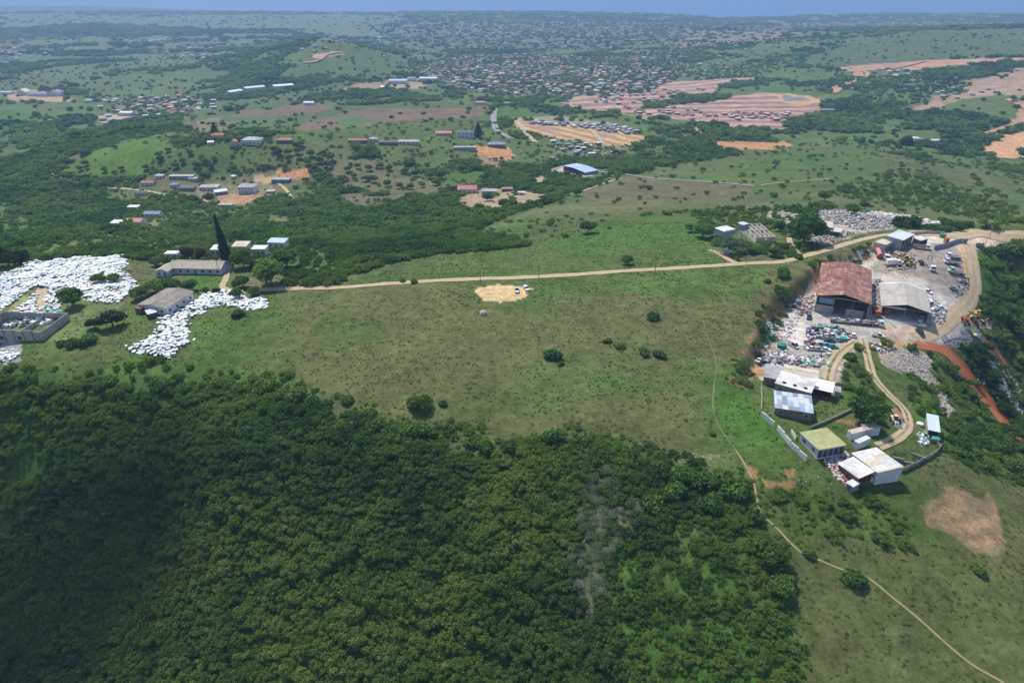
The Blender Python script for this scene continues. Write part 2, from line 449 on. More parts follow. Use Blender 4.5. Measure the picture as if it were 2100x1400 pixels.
# --- behind the plateau
A("1100 505,1180 480,1250 448,1330 440,1400 440,1450 470,1480 430,1560 430,1700 428,1900 452,2100 475,2400 480,2400 400,2100 372,1950 340,1850 322,1720 300,1560 308,1380 345,1290 365,1190 392,1120 420,1050 440,1000 462,960 480,1040 490", C_FIELD, .05, 3, col2=C_OLIVE)
A("1190 395,1280 366,1400 370,1530 384,1545 405,1400 412,1200 412", (.12, .105, .06), .02, 2, .8)
A("1100 425,1250 410,1560 410,1600 425,1400 430,1150 440,1050 450", (.115, .125, .055), .02, 2, .7)
A("1380 350,1560 318,1720 308,1840 330,1800 360,1600 375,1420 368", C_BRIGHT, .03, 3, .5)
A("1410 440,1500 425,1600 430,1640 460,1620 540,1520 500,1440 480", C_SCRUB, .4, 3)
A("1780 360,1900 355,2000 400,2100 440,2100 470,1950 440,1850 420,1700 400", C_SCRUB, .45, 4)
A("1560 435,1600 432,1640 440,1650 455,1600 460", (.4, .35, .26), .1, 2, .6)
# left middle distance: orchard slopes, lime hill
A("690 320,760 322,860 350,930 362,935 392,880 402,800 396,720 384,670 350", (.125, .125, .06), .06, 4)
A("560 300,700 285,720 310,690 345,620 345,560 330", (.10, .12, .045), .12, 4)
A("118 352,190 312,270 288,365 284,372 294,320 330,290 358,200 364,150 364", C_LIME, .02, 3)
A("310 352,372 300,455 296,475 330,470 352,380 358", (.07, .115, .03), .08, 4)
A("140 345,190 305,200 300,150 322", (.12, .12, .06), .0, 2)
A("0 225,60 228,66 240,40 250,0 252", C_BRIGHT, .05, 3); A("0 255,30 260,40 300,0 330", C_FIELD, .1, 3)
A("780 345,930 360,1000 365,990 380,900 392,940 380", C_FIELD, .2, 3)
A("700 395,800 400,860 395,780 420,720 432", (.13, .12, .07), .1, 3)
A("520 440,600 448,640 440,600 462,540 462", (.12, .125, .05), .1, 3)
A("0 430,60 440,70 470,0 480", C_FIELD, .25, 3)
A("60 505,260 480,420 500,560 490,700 520,690 560,560 560,400 530,200 520,60 530", C_SCRUB, .45, 3)
A("975 300,1040 300,1050 320,1030 330,985 325", C_ORANGE, .0, 1.5); A("985 320,1030 325,1020 350,985 345", (.24, .17, .11), .1, 2)
A("960 400,1000 385,1100 395,1140 405,1060 425,960 430,945 415", (.34, .25, .17), .08, 3, .8)
A("1085 370,1110 360,1125 372,1110 378", (.4, .3, .2), 0, 2)
A("940 350,1000 352,1000 372,930 378,900 370", C_BRIGHT, .08, 3)
A("1160 338,1200 345,1230 352,1215 362,1160 362,1120 358", C_CONC, .0, 1)
A("1140 350,1170 350,1175 362,1130 360", (.42, .28, .19), .0, 1)
# village strip in the left middle distance
A("285 365,330 358,420 362,560 352,640 348,650 370,600 385,560 400,500 420,430 420,400 408,300 385", (.13, .13, .06), .1, 2)
A("370 378,420 372,480 378,560 372,570 395,500 408,420 402", (.24, .2, .12), .04, 2, .7)
A("575 348,635 346,642 362,600 365,575 360", C_ORANGE, .0, 2); A("530 362,580 362,580 376,530 372", C_TAN, .0, 2)
A("445 400,500 395,545 400,500 420,450 418", (.36, .22, .12), .0, 2)
A("230 455,290 448,320 455,325 470,290 470", (.22, .18, .1), .05, 2, .7)
# fields beyond the ridge houses
A("440 232,620 228,700 215,860 210,1005 212,1010 250,960 262,850 286,700 284,620 275,520 268,440 265", C_FIELD, .06, 4)
A("490 226,640 214,690 222,600 238,490 246", C_BROWN, .0, 3); A("450 238,600 236,560 252,450 252", (.075, .125, .040), .0, 3)
A("600 262,720 226,870 222,1000 216,992 240,850 247,700 262,620 268", C_BROWN, .02, 3)
A("690 240,760 236,740 258,690 260", (.075, .13, .042), .0, 3); A("390 250,450 240,500 262,420 268", (.16, .14, .08), .05, 3)
A("1018 216,1085 222,1110 242,1050 243,1022 236", C_BRIGHT, .02, 2)
A("1040 256,1062 243,1160 250,1240 262,1320 280,1322 292,1290 300,1200 294,1090 276", (.42, .27, .145), .0, 2, st=(1, -1.1, 26, .3))
A("1060 246,1100 250,1160 276,1110 272", C_PINK, 0, 2, .8); A("1210 264,1250 268,1270 288,1230 286", C_PINK, 0, 2, .8)
A("1050 240,1150 238,1240 250,1320 272,1300 272,1180 256,1060 248", (.30, .26, .2), .1, 2, .7)
A("1130 292,1200 296,1290 300,1270 318,1200 322,1140 310", (.20, .20, .15), .35, 3, .6)
# the big pink building site
A("1150 216,1180 196,1300 180,1400 166,1550 154,1552 168,1470 178,1465 196,1400 201,1330 214,1280 232,1240 228", C_PINK, .0, 4, st=(1, .25, 55, .3))
A("1290 236,1400 214,1480 205,1560 190,1640 194,1692 208,1688 225,1640 240,1592 266,1500 268,1420 250", C_PINK, .0, 4, st=(1, .15, 42, .34))
A("1560 192,1650 196,1690 210,1640 218,1590 200", (.48, .30, .14), .0, 3, .8); A("1600 195,1650 200,1660 206,1610 206", C_GRAVEL, 0, 2)
A("1460 290,1590 289,1612 298,1575 306,1470 302", C_ORANGE, .0, 3)
# right hand far hill
A("1640 132,1690 108,1760 82,1860 66,2100 58,2400 56,2400 112,2100 116,1950 122,1800 130,1700 142", (.082, .115, .042), .03, 5)
A("1560 180,1640 176,1700 196,1640 190,1600 192", C_BRIGHT, .1, 4)
A("1700 140,1780 132,1900 124,2100 118,2100 126,1950 134,1900 142,1780 146,1770 155,1700 192,1708 180,1760 158,1750 148", (.40, .24, .16), .0, 2)
A("1880 216,1940 182,2020 160,2100 134,2400 100,2400 200,2100 204,2040 196,1980 206,1920 224", (.26, .2, .12), .12, 5)
A("1930 196,2030 160,2100 140,2100 196,2040 190,1980 204", C_PINK, .02, 4, .7); A("1885 216,1935 205,1940 222,1890 230", C_PINK, 0, 3, .8)
A("2010 306,2060 276,2110 266,2300 262,2300 330,2100 322,2045 324", (.52, .30, .15), .0, 2)
A("2005 275,2085 248,2100 230,2070 205,2100 210,2300 240,2300 250,2100 258,2080 262,2015 280", (.36, .22, .14), .0, 2)
A("1780 190,1900 165,1980 175,1900 215,1800 215,1720 200", C_SCRUB, .5, 5)
A("1400 150,1550 128,1600 140,1560 155,1440 165", C_SCRUB, .4, 5); A("1590 118,1660 112,1640 132,1580 135", C_FIELD, .2, 4)
# left hill and fields
A("650 118,700 92,760 96,840 130,820 152,740 164,680 158", (.085, .12, .040), .06, 6)
A("640 112,690 106,700 112,650 122", (.38, .28, .19), 0, 2)
A("95 156,230 137,240 148,130 175,0 182,0 168", (.085, .115, .04), .05, 6); A("130 186,250 150,318 143,322 152,270 172,190 190", (.085, .115, .04), .05, 6)
A("310 192,440 180,470 186,440 194,330 200", (.085, .12, .035), .08, 5); A("470 206,560 196,640 176,740 168,750 178,640 202,560 226,470 222", (.075, .115, .035), .08, 5)
A("0 190,60 184,130 190,145 210,60 210,0 205", (.42, .29, .18), .05, 3, .8); A("190 240,260 232,280 242,240 252,200 250", (.5, .4, .32), 0, 3, .8)
A("230 212,340 196,450 206,440 222,300 240,230 238", (.16, .16, .12), .35, 4, .6)
A("720 172,850 160,890 168,860 182,740 188,700 184", (.40, .28, .2), .03, 3, .7)
A("840 130,1000 110,1250 118,1420 96,1420 150,1330 190,1180 200,1000 200,900 172,850 150", (.17, .15, .12), .42, 8, .6)
A("560 30,760 30,900 45,1050 60,900 75,760 80,640 70,400 60,0 66,0 28,300 34", (.12, .15, .065), .03, 12)
A("0 60,200 48,420 60,640 62,620 68,300 72,0 78", (.055, .075, .04), .75, 12)
A("740 60,860 34,1000 38,1250 40,1500 44,1420 80,1250 100,1000 105,860 100", (.13, .13, .10), .4, 12, .8)
A("1500 60,1650 45,1900 48,2100 44,2100 54,1850 56,1600 66", (.15, .12, .09), .15, 12)
A("1400 66,1560 62,1640 66,1560 88,1440 98,1380 96", (.24, .19, .15), .2, 6, .7)
# steep face of the cut bank shows its orange earth
sdF, wF = cliff_dist(XF, YF)
fm = (sdF > -2.0 + wob1 * 6) & (sdF < 6.5 + wob2 * 6) & (wF > 1.2) & (DF < 460)
brk = sstep(.40, .56, fbm(XF / 4., YF / 4., 61, 4))
LC[fm] = LC[fm] * (1 - .7 * brk[fm][:, None]) + np.array((.27, .165, .09)) * .7 * brk[fm][:, None]
TD[fm] = .34
# flat sea bed and shore
LC[GZ.ravel() < -148.5] = (.3, .27, .2)
LC *= (0.84 + 0.32 * fbm(XF / 14., YF / 14., 71, 5))[:, None]
fr_ = sstep(.5, .68, fbm(XF / 48., YF / 48., 73, 4)) * (DF < 420) * (LC[:, 1] > LC[:, 0] * .9) * (LC[:, 1] > LC[:, 2] * 1.7)
LC = LC * (1 + fr_[:, None] * np.array([-.16, .10, -.22]))
LC *= (0.86 + 0.28 * pk2)[:, None]
TDG = np.where(GZ.ravel() < -147, 0, TD).reshape(GX.shape)
LCG = LC.reshape(GX.shape + (3,))

# ------------------------------------------------------------------ ground sheet
idx = np.arange(NR * NA, dtype=np.int32).reshape(NR, NA)
Fq = np.stack([idx[:-1, :-1], idx[:-1, 1:], idx[1:, 1:], idx[1:, :-1]], -1).reshape(-1, 4)[:, ::-1]
me = mesh_np("ground", np.stack([GX.ravel(), GY.ravel(), GZ.ravel()], -1), Fq, smooth=True)
ground = bpy.data.objects.new("ground", me); COL.objects.link(ground)
tag(ground, kind='structure', label="rolling grassy and wooded land of ridges and valleys")
ca_ = me.attributes.new("cover", 'FLOAT_COLOR', 'POINT')
ca_.data.foreach_set('color', np.concatenate([LC, np.ones((len(LC), 1))], 1).astype(np.float32).ravel())

m, nt, b = new_mat("land")
at = N(nt, "ShaderNodeAttribute", attribute_name="cover")
geo = N(nt, "ShaderNodeNewGeometry")
pos = geo.outputs["Position"]
n1 = noise(nt, 1.1, pos, 4); n2 = noise(nt, .28, pos, 4); n3 = noise(nt, .045, pos, 3); n4 = noise(nt, 2.6, pos, 2)
f = math_(nt, 'MULTIPLY', remap(nt, n1, .3, .7, .76, 1.25), remap(nt, n2, .3, .7, .72, 1.3))
f = math_(nt, 'MULTIPLY', f, remap(nt, n3, .3, .7, .85, 1.17))
c = mixc(nt, 'MULTIPLY', 1.0, at.outputs["Color"], (1, 1, 1))
vm = N(nt, "ShaderNodeVectorMath", operation='SCALE'); nt.links.new(c, vm.inputs[0]); nt.links.new(f, vm.inputs[3])
# small straw-coloured and fresh blades among the green
tint = mixc(nt, 'MIX', remap(nt, n4, .35, .65, 0, 1), (.80, 1.02, .80), (1.26, 1.0, 1.15))
c2 = mixc(nt, 'MULTIPLY', 1.0, vm.outputs[0], tint)
nt.links.new(c2, b.inputs["Base Color"]); b.inputs["Roughness"].default_value = .95; b.inputs["Specular IOR Level"].default_value = .15
bp = N(nt, "ShaderNodeBump"); bp.inputs["Strength"].default_value = .6; bp.inputs["Distance"].default_value = .3
nt.links.new(n1, bp.inputs["Height"]); nt.links.new(bp.outputs[0], b.inputs["Normal"])
me.materials.append(m)

# sea
me = bpy.data.meshes.new("sea")
me.from_pydata([(-60000, 3500, -150), (60000, 3500, -150), (60000, 80000, -150), (-60000, 80000, -150)], [], [(0, 1, 2, 3)])
sea = bpy.data.objects.new("sea", me); COL.objects.link(sea); tag(sea, kind='structure', label="blue ocean beyond the hills")
m, nt, b = new_mat("sea_water"); b.inputs["Base Color"].default_value = (.015, .13, .36, 1); b.inputs["Roughness"].default_value = .35
b.inputs["IOR"].default_value = 1.33; b.inputs["Specular IOR Level"].default_value = .35
geo = N(nt, "ShaderNodeNewGeometry"); nz = noise(nt, .02, geo.outputs["Position"], 4)
bp = N(nt, "ShaderNodeBump"); bp.inputs["Strength"].default_value = .5; bp.inputs["Distance"].default_value = 6
nt.links.new(nz, bp.inputs["Height"]); nt.links.new(bp.outputs[0], b.inputs["Normal"])
me.materials.append(m)

# haze: one closed box of thin air round everything seen
def box_mesh(name, x0, x1, y0, y1, z0, z1):
    me = bpy.data.meshes.new(name)
    v = [(x, y, z) for z in (z0, z1) for y in (y0, y1) for x in (x0, x1)]
    me.from_pydata(v, [], [(0, 2, 3, 1), (4, 5, 7, 6), (0, 1, 5, 4), (2, 6, 7, 3), (0, 4, 6, 2), (1, 3, 7, 5)])
    return me
me = box_mesh("haze", -61000, 61000, -3000, 81000, float(GZ.min()) - 1.0, 126.0)
haze = bpy.data.objects.new("haze", me); COL.objects.link(haze); tag(haze, kind='stuff', label="thin blue haze in the air")
m = bpy.data.materials.new("haze_air"); m.use_nodes = True; nt = m.node_tree
for n in list(nt.nodes): nt.nodes.remove(n)
out = nt.nodes.new("ShaderNodeOutputMaterial"); pv = nt.nodes.new("ShaderNodeVolumePrincipled")
pv.inputs["Color"].default_value = (.40, .64, 1.0, 1); pv.inputs["Density"].default_value = 1.5e-4; pv.inputs["Anisotropy"].default_value = 0.1
nt.links.new(pv.outputs[0], out.inputs["Volume"])
me.materials.append(m)

# ------------------------------------------------------------------ foliage
def foliage_mat(name, instanced, ramp, var=.35, rough=.75):
    m, nt, b = new_mat(name)
    oi = N(nt, "ShaderNodeObjectInfo")
    if instanced:
        at = N(nt, "ShaderNodeAttribute", attribute_name="tint", attribute_type='INSTANCER'); t = at.outputs["Fac"]
    else:
        t = remap(nt, oi.outputs["Random"], 0, 1, .22, .8)
    geo = N(nt, "ShaderNodeNewGeometry")
    lf = N(nt, "ShaderNodeAttribute", attribute_name="leaf")
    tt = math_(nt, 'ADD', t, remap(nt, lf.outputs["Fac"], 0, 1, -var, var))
    cr = N(nt, "ShaderNodeValToRGB"); e = cr.color_ramp.elements
    e[0].position = 0; e[0].color = ramp[0] + (1,); e[1].position = 1; e[1].color = ramp[-1] + (1,)
    for i, c in enumerate(ramp[1:-1]):
        el = e.new((i + 1) / (len(ramp) - 1)); el.color = c + (1,)
    nt.links.new(tt, cr.inputs[0])
    nt.links.new(cr.outputs[0], b.inputs["Base Color"]); b.inputs["Roughness"].default_value = rough
    b.inputs["Specular IOR Level"].default_value = .25
    out = [n for n in nt.nodes if n.type == 'OUTPUT_MATERIAL'][0]
    tr = N(nt, "ShaderNodeBsdfTranslucent"); ms = N(nt, "ShaderNodeMixShader"); ms.inputs[0].default_value = .40
    nt.links.new(mixc(nt, 'MULTIPLY', 1.0, cr.outputs[0], (.88, 1.15, .55)), tr.inputs[0])
    nt.links.new(b.outputs[0], ms.inputs[1]); nt.links.new(tr.outputs[0], ms.inputs[2]); nt.links.new(ms.outputs[0], out.inputs[0])
    return m

GREEN_RAMP = [(.040, .090, .026), (.070, .146, .036), (.102, .190, .040), (.138, .232, .042), (.200, .262, .056)]
M_LEAF_I = foliage_mat("leaves_massed", True, GREEN_RAMP)
M_LEAF = foliage_mat("leaves", False, GREEN_RAMP)
M_LEAF_DARK = foliage_mat("dark_needles", False, [(.018, .034, .014), (.034, .056, .022), (.055, .080, .030)])
M_LEAF_LIME = foliage_mat("fresh_leaves", False, [(.06, .11, .02), (.085, .15, .025), (.11, .18, .03)])
M_LEAF_RED = foliage_mat("rusty_leaves", False, [(.05, .035, .02), (.085, .045, .028), (.11, .06, .03)])
M_GRASS_I = foliage_mat("grass_blades", True, [(.080, .135, .032), (.125, .165, .048), (.175, .175, .075), (.23, .20, .11), (.28, .24, .15)], .25)
M_DEAD_I = foliage_mat("dry_twigs", True, [(.15, .19, .11), (.23, .27, .17), (.34, .36, .26)], .25)
m, nt, b = new_mat("bark"); geo = N(nt, "ShaderNodeNewGeometry"); nf = noise(nt, 6, geo.outputs["Position"], 3)
nt.links.new(mixc(nt, 'MIX', nf, (.06, .045, .03), (.16, .13, .10)), b.inputs["Base Color"]); b.inputs["Roughness"].default_value = .95
M_BARK = m

def ico(r=1.0, sub=1):
    import bmesh
    bm = bmesh.new(); bmesh.ops.create_icosphere(bm, subdivisions=sub, radius=r)
    V = np.array([v.co[:] for v in bm.verts]); F = np.array([[v.index for v in f.verts] for f in bm.faces]); bm.free()
    return V, F
ICO1 = ico(1, 1); ICO2 = ico(1, 2)

def crown_arrays(rs, nl, leaf, lumps, flat=.8, zc=.55, core=.72, spread=.62, tilt=.55):
    """unit crown: leaf cards over a handful of overlapping clumps, each with a dim solid heart"""
    V = []; F = []; A_ = []
    cs = []
    for i in range(lumps):
        a = rs.uniform(0, 2 * math.pi); q = spread * math.sqrt(rs.uniform(0.05, 1))
        rr = (rs.uniform(.34, .56) if lumps < 20 else rs.uniform(.16, .36)) * (1 if i else 1.25)
        if i == 0: q = 0
        cs.append((math.cos(a) * q, math.sin(a) * q, zc + rs.uniform(-.28, .34) * flat * (1 - q * .5), rr))
    wt = np.array([c[3] ** 2 for c in cs]); wt /= wt.sum()
    which = rs.choice(len(cs), nl, p=wt)
    d = rs.normal(size=(nl, 3)); d[:, 2] = np.abs(d[:, 2]) * 1.15 - .35; d /= np.linalg.norm(d, axis=1)[:, None]
    C = np.array(cs)[which]
    rad = C[:, 3] * rs.uniform(.74, 1.1, nl)
    P = C[:, :3] + d * rad[:, None] * np.array([1, 1, flat])
    P[:, 2] = np.maximum(P[:, 2], .03)
    nrm = d + rs.normal(size=(nl, 3)) * tilt; nrm /= np.linalg.norm(nrm, axis=1)[:, None]
    t1 = np.cross(nrm, rs.normal(size=(nl, 3))); t1 /= np.linalg.norm(t1, axis=1)[:, None] + 1e-9
    t2 = np.cross(nrm, t1)
    s = leaf * rs.uniform(.6, 1.35, nl)[:, None]
    q = np.stack([P - t1 * s - t2 * s * .3, P + t1 * s * .2 - t2 * s, P + t1 * s + t2 * s * .4, P - t1 * s * .3 + t2 * s], 1)
    V.append(q.reshape(-1, 3)); F.append(np.arange(nl * 4).reshape(nl, 4))
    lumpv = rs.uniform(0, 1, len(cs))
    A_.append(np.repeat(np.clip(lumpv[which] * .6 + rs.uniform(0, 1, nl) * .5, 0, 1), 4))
    Vq = np.concatenate(V); Fq = np.concatenate(F); Aq = np.concatenate(A_)
    Vt = []; Ft = []; At = []; o = 0
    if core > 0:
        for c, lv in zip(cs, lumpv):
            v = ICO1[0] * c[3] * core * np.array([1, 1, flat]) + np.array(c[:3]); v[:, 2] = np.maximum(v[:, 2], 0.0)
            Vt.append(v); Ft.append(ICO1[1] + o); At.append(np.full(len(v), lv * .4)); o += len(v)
    return Vq, Fq, Aq, (np.concatenate(Vt) if Vt else None), (np.concatenate(Ft) if Ft else None), (np.concatenate(At) if At else None)

def mixed_mesh(name, Vq, Fq, Aq, Vt=None, Ft=None, At=None):
    """mesh of quads and triangles"""
    me = bpy.data.meshes.new(name)
    if Vt is None:
        V = Vq; A2 = Aq; li = Fq.ravel(); tot = np.full(len(Fq), 4)
    else:
        V = np.concatenate([Vq, Vt]); A2 = np.concatenate([Aq, At]); li = np.concatenate([Fq.ravel(), (Ft + len(Vq)).ravel()])
        tot = np.concatenate([np.full(len(Fq), 4), np.full(len(Ft), 3)])
    me.vertices.add(len(V)); me.vertices.foreach_set('co', V.astype(np.float32).ravel())
    me.loops.add(len(li)); me.loops.foreach_set('vertex_index', li.astype(np.int32))
    me.polygons.add(len(tot)); me.polygons.foreach_set('loop_start', (np.cumsum(tot) - tot).astype(np.int32)); me.polygons.foreach_set('loop_total', tot.astype(np.int32))
    me.update(calc_edges=True)
    a = me.attributes.new("leaf", 'FLOAT', 'POINT'); a.data.foreach_set('value', A2.astype(np.float32))
    return me

def proto_col(name, meshes):
    c = bpy.data.collections.new(name)
    for i, me in enumerate(meshes):
        o = bpy.data.objects.new("%s_%02d" % (name, i), me); c.objects.link(o)
    return c

def crowns(name, n, mat, **k):
    out = []
    for i in range(n):
        rs = np.random.default_rng(100 + i * 7 + sum(map(ord, name)))
        me = mixed_mesh(name, *crown_arrays(rs, **k)); me.materials.append(mat); out.append(me)
    return out

def scatter(name, pts, scl, rot, vi, tint, col, label):
    me = bpy.data.meshes.new(name)
    me.vertices.add(len(pts)); me.vertices.foreach_set('co', pts.astype(np.float32).ravel())
    for nm, ty, v in (("scl", 'FLOAT_VECTOR', scl), ("rotz", 'FLOAT', rot), ("vi", 'INT', vi), ("tint", 'FLOAT', tint)):
        a = me.attributes.new(nm, ty, 'POINT')
        a.data.foreach_set('vector' if ty == 'FLOAT_VECTOR' else 'value', np.ascontiguousarray(v, dtype=np.int32 if ty == 'INT' else np.float32).ravel())
    o = bpy.data.objects.new(name, me); COL.objects.link(o)
    ng = bpy.data.node_groups.new(name + "_nodes", 'GeometryNodeTree')
    ng.interface.new_socket("Geometry", in_out='INPUT', socket_type='NodeSocketGeometry')
    ng.interface.new_socket("Geometry", in_out='OUTPUT', socket_type='NodeSocketGeometry')
    gi = ng.nodes.new("NodeGroupInput"); go = ng.nodes.new("NodeGroupOutput")
    ci = ng.nodes.new("GeometryNodeCollectionInfo"); ci.inputs["Collection"].default_value = col
    ci.inputs["Separate Children"].default_value = True; ci.inputs["Reset Children"].default_value = True
    ip = ng.nodes.new("GeometryNodeInstanceOnPoints"); ip.inputs["Pick Instance"].default_value = True
    def na(nm, ty):
        n = ng.nodes.new("GeometryNodeInputNamedAttribute"); n.data_type = ty; n.inputs["Name"].default_value = nm; return n.outputs[0]
    cx_ = ng.nodes.new("ShaderNodeCombineXYZ"); ng.links.new(na("rotz", 'FLOAT'), cx_.inputs[2])
    ng.links.new(gi.outputs[0], ip.inputs["Points"]); ng.links.new(ci.outputs[0], ip.inputs["Instance"])
    ng.links.new(na("vi", 'INT'), ip.inputs["Instance Index"]); ng.links.new(cx_.outputs[0], ip.inputs["Rotation"])
    ng.links.new(na("scl", 'FLOAT_VECTOR'), ip.inputs["Scale"])
    ng.links.new(ip.outputs[0], go.inputs[0])
    md = o.modifiers.new("instances", 'NODES'); md.node_group = ng
    tag(o, kind='stuff', label=label)
    return o

def in_view(x, y, z, mx=260, my=260):
    fx = x; fy = y * math.cos(PITCH) - (z - CAM_Z) * math.sin(PITCH); fz = y * math.sin(PITCH) + (z - CAM_Z) * math.cos(PITCH)
    fy = np.maximum(fy, 1)
    px = 1050 + FPX * fx / fy; py = 700 - FPX * fz / fy
    return (px > -mx) & (px < 2100 + mx) & (py > -my) & (py < 1400 + my)

KEEP = []      # places kept clear of scattered bushes: (x, y, radius)
def grid_pts(x0, x1, y0, y1, s, r0, r1, jit=.85):
    gx, gy = np.meshgrid(np.arange(x0, x1, s), np.arange(y0, y1, s))
    gx = gx + (np.arange(gx.shape[0])[:, None] % 2) * s * .5
    x = gx.ravel() + rng.uniform(-.5, .5, gx.size) * s * jit; y = gy.ravel() + rng.uniform(-.5, .5, gx.size) * s * jit
    d = np.hypot(x, y); m = (d >= r0) & (d < r1); x = x[m]; y = y[m]
    z = H(x, y); m = in_view(x, y, z); return x[m], y[m], z[m]

def clear(x, y, extra=0.0):
    """False near kept places (bucketed lookup)"""
    k = np.ones(len(x), bool); B = 12.0; bk = {}
    ix = np.floor(x / B).astype(int); iy = np.floor(y / B).astype(int)
    key = ix * 100003 + iy; order = np.argsort(key); ks = key[order]
    for (cx_, cy_, cr_) in KEEP:
        r = cr_ + extra
        for i in range(int(math.floor((cx_ - r) / B)), int(math.floor((cx_ + r) / B)) + 1):
            a = i * 100003 + int(math.floor((cy_ - r) / B)); b = i * 100003 + int(math.floor((cy_ + r) / B))
            s0 = np.searchsorted(ks, a); s1 = np.searchsorted(ks, b, 'right')
            if s1 > s0:
                q = order[s0:s1]; k[q] &= (x[q] - cx_) ** 2 + (y[q] - cy_) ** 2 > r * r
    return k

def do_scatter(name, s, r0, r1, ymin, nproto, rad, hr, col, label, tintf=0.0, thin=1.0, sink=.12, patch=30.):
    W = r1 * .92
    x, y, z = grid_pts(-W, W, ymin, r1, s, r0, r1)
    td = glook(TDG, x, y)
    m = (rng.uniform(0, 1, len(x)) < td * thin) & clear(x, y, rad[0] * (.55 if r0 > 400 else .25))
    x, y, z, td = x[m], y[m], z[m], td[m]
    n = len(x)
    big = fbm(x / patch, y / patch, 81, 3)
    r = (rad[0] + (rad[1] - rad[0]) * rng.uniform(0, 1, n) ** 2.0) * (.75 + .5 * big) * np.where(td < .6, .72, 1.0)
    hh = r * rng.uniform(hr[0], hr[1], n)
    tint = np.clip(.68 + (fbm(x / (patch * .8), y / (patch * .8), 83, 4) - .5) * 2.1 + rng.normal(0, .13, n) + tintf + np.where(td < .65, .12, 0), 0, 1)
    sc = np.stack([r * rng.uniform(.85, 1.15, n), r * rng.uniform(.85, 1.15, n), hh], 1)
    return scatter(name, np.stack([x, y, z - sink * r], 1), sc, rng.uniform(0, 6.283, n), rng.integers(0, nproto, n), tint, col, label), n

def build_woods():
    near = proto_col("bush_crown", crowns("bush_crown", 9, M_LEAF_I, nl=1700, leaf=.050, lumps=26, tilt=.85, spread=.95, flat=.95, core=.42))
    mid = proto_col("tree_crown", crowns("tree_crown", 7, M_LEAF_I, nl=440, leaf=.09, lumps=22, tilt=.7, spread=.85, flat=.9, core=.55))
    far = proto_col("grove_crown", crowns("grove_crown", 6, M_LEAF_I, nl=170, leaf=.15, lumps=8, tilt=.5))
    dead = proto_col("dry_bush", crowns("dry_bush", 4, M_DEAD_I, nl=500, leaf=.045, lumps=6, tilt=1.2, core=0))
    nn = []
    nn.append(do_scatter("thicket", 1.45, 60, 225, 0, 9, (.8, 3.1), (.6, 1.15), near, "dense green bush thicket on the near slope")[1])
    nn.append(do_scatter("undergrowth", 1.9, 60, 225, 0, 9, (.9, 1.6), (.45, .7), near, "low creepers and shrubs between the thicket bushes", tintf=.24, patch=14)[1])
    nn.append(do_scatter("thicket", 2.5, 225, 420, 120, 9, (1.5, 3.2), (.8, 1.4), near, "dense bush along the far edges of the plateau")[1])
    nn.append(do_scatter("woodland", 3.9, 420, 950, 300, 7, (1.9, 4.8), (.8, 1.3), mid, "wooded valley beyond the plateau", tintf=.06, thin=.84)[1])
    nn.append(do_scatter("woodland", 9.0, 950, 2500, 800, 6, (5.0, 8.5), (.7, 1.1), far, "dark woodland on the distant hills", tintf=-.06, patch=90)[1])
    nn.append(do_scatter("woodland", 24, 2500, 7200, 2300, 6, (12, 19), (.45, .8), far, "far-off woods below the coast", tintf=-.1, patch=300)[1])
    # grass and weeds on the plateau
    x, y, z = grid_pts(-330, 330, 40, 400, 1.15, 60, 400)
    td = glook(TDG, x, y); g = glook(LCG[..., 1], x, y); rd = glook(LCG[..., 0], x, y); bl = glook(LCG[..., 2], x, y)
    gm = (g > rd * .86) & (bl < rd * .75) & (td < .5) & (rng.uniform(0, 1, len(x)) < -.12 + .75 * fbm(x / 9, y / 9, 91, 3)) & clear(x, y)
    x, y, z, rd, g = x[gm], y[gm], z[gm], rd[gm], g[gm]
    n = len(x)
    tint = np.clip((rd / g - .62) * 1.25 + (fbm(x / 6, y / 6, 93, 3) - .5) * .8 + rng.normal(0, .14, n), 0, 1)
    r = rng.uniform(.3, .75, n) * (.7 + .6 * fbm(x / 20, y / 20, 97, 3))
    tufts = proto_col("grass_tuft", crowns("grass_tuft", 5, M_GRASS_I, nl=34, leaf=.25, lumps=4, tilt=.45, core=0))
    scatter("long_grass", np.stack([x, y, z - .05], 1), np.stack([r, r, r * .36], 1), rng.uniform(0, 6.28, n), rng.integers(0, 5, n), tint, tufts, "rough tufted grass and weeds on the plateau")
    nn.append(n)
    # grey dry scrub
    P = wpoly("1195 965,1245 945,1280 990,1310 1050,1280 1110,1250 1180,1240 1240,1205 1330,1165 1300,1175 1200,1155 1120,1175 1040")
    x, y, z = grid_pts(-40, 120, 40, 220, 1.5, 60, 260); m_ = inpoly(x + rng.normal(0, 2.2, len(x)), y + rng.normal(0, 2.2, len(x)), P) & (rng.uniform(0, 1, len(x)) < .62)
    x, y, z = x[m_], y[m_], z[m_]; n = len(x); r = rng.uniform(.9, 2.0, n)
    scatter("dry_scrub", np.stack([x, y, z], 1), np.stack([r, r, r], 1), rng.uniform(0, 6.28, n), rng.integers(0, 4, n), rng.uniform(0, 1, n), dead, "strip of grey leafless scrub in the thicket")
    nn.append(n)
    print("SCATTER", nn)

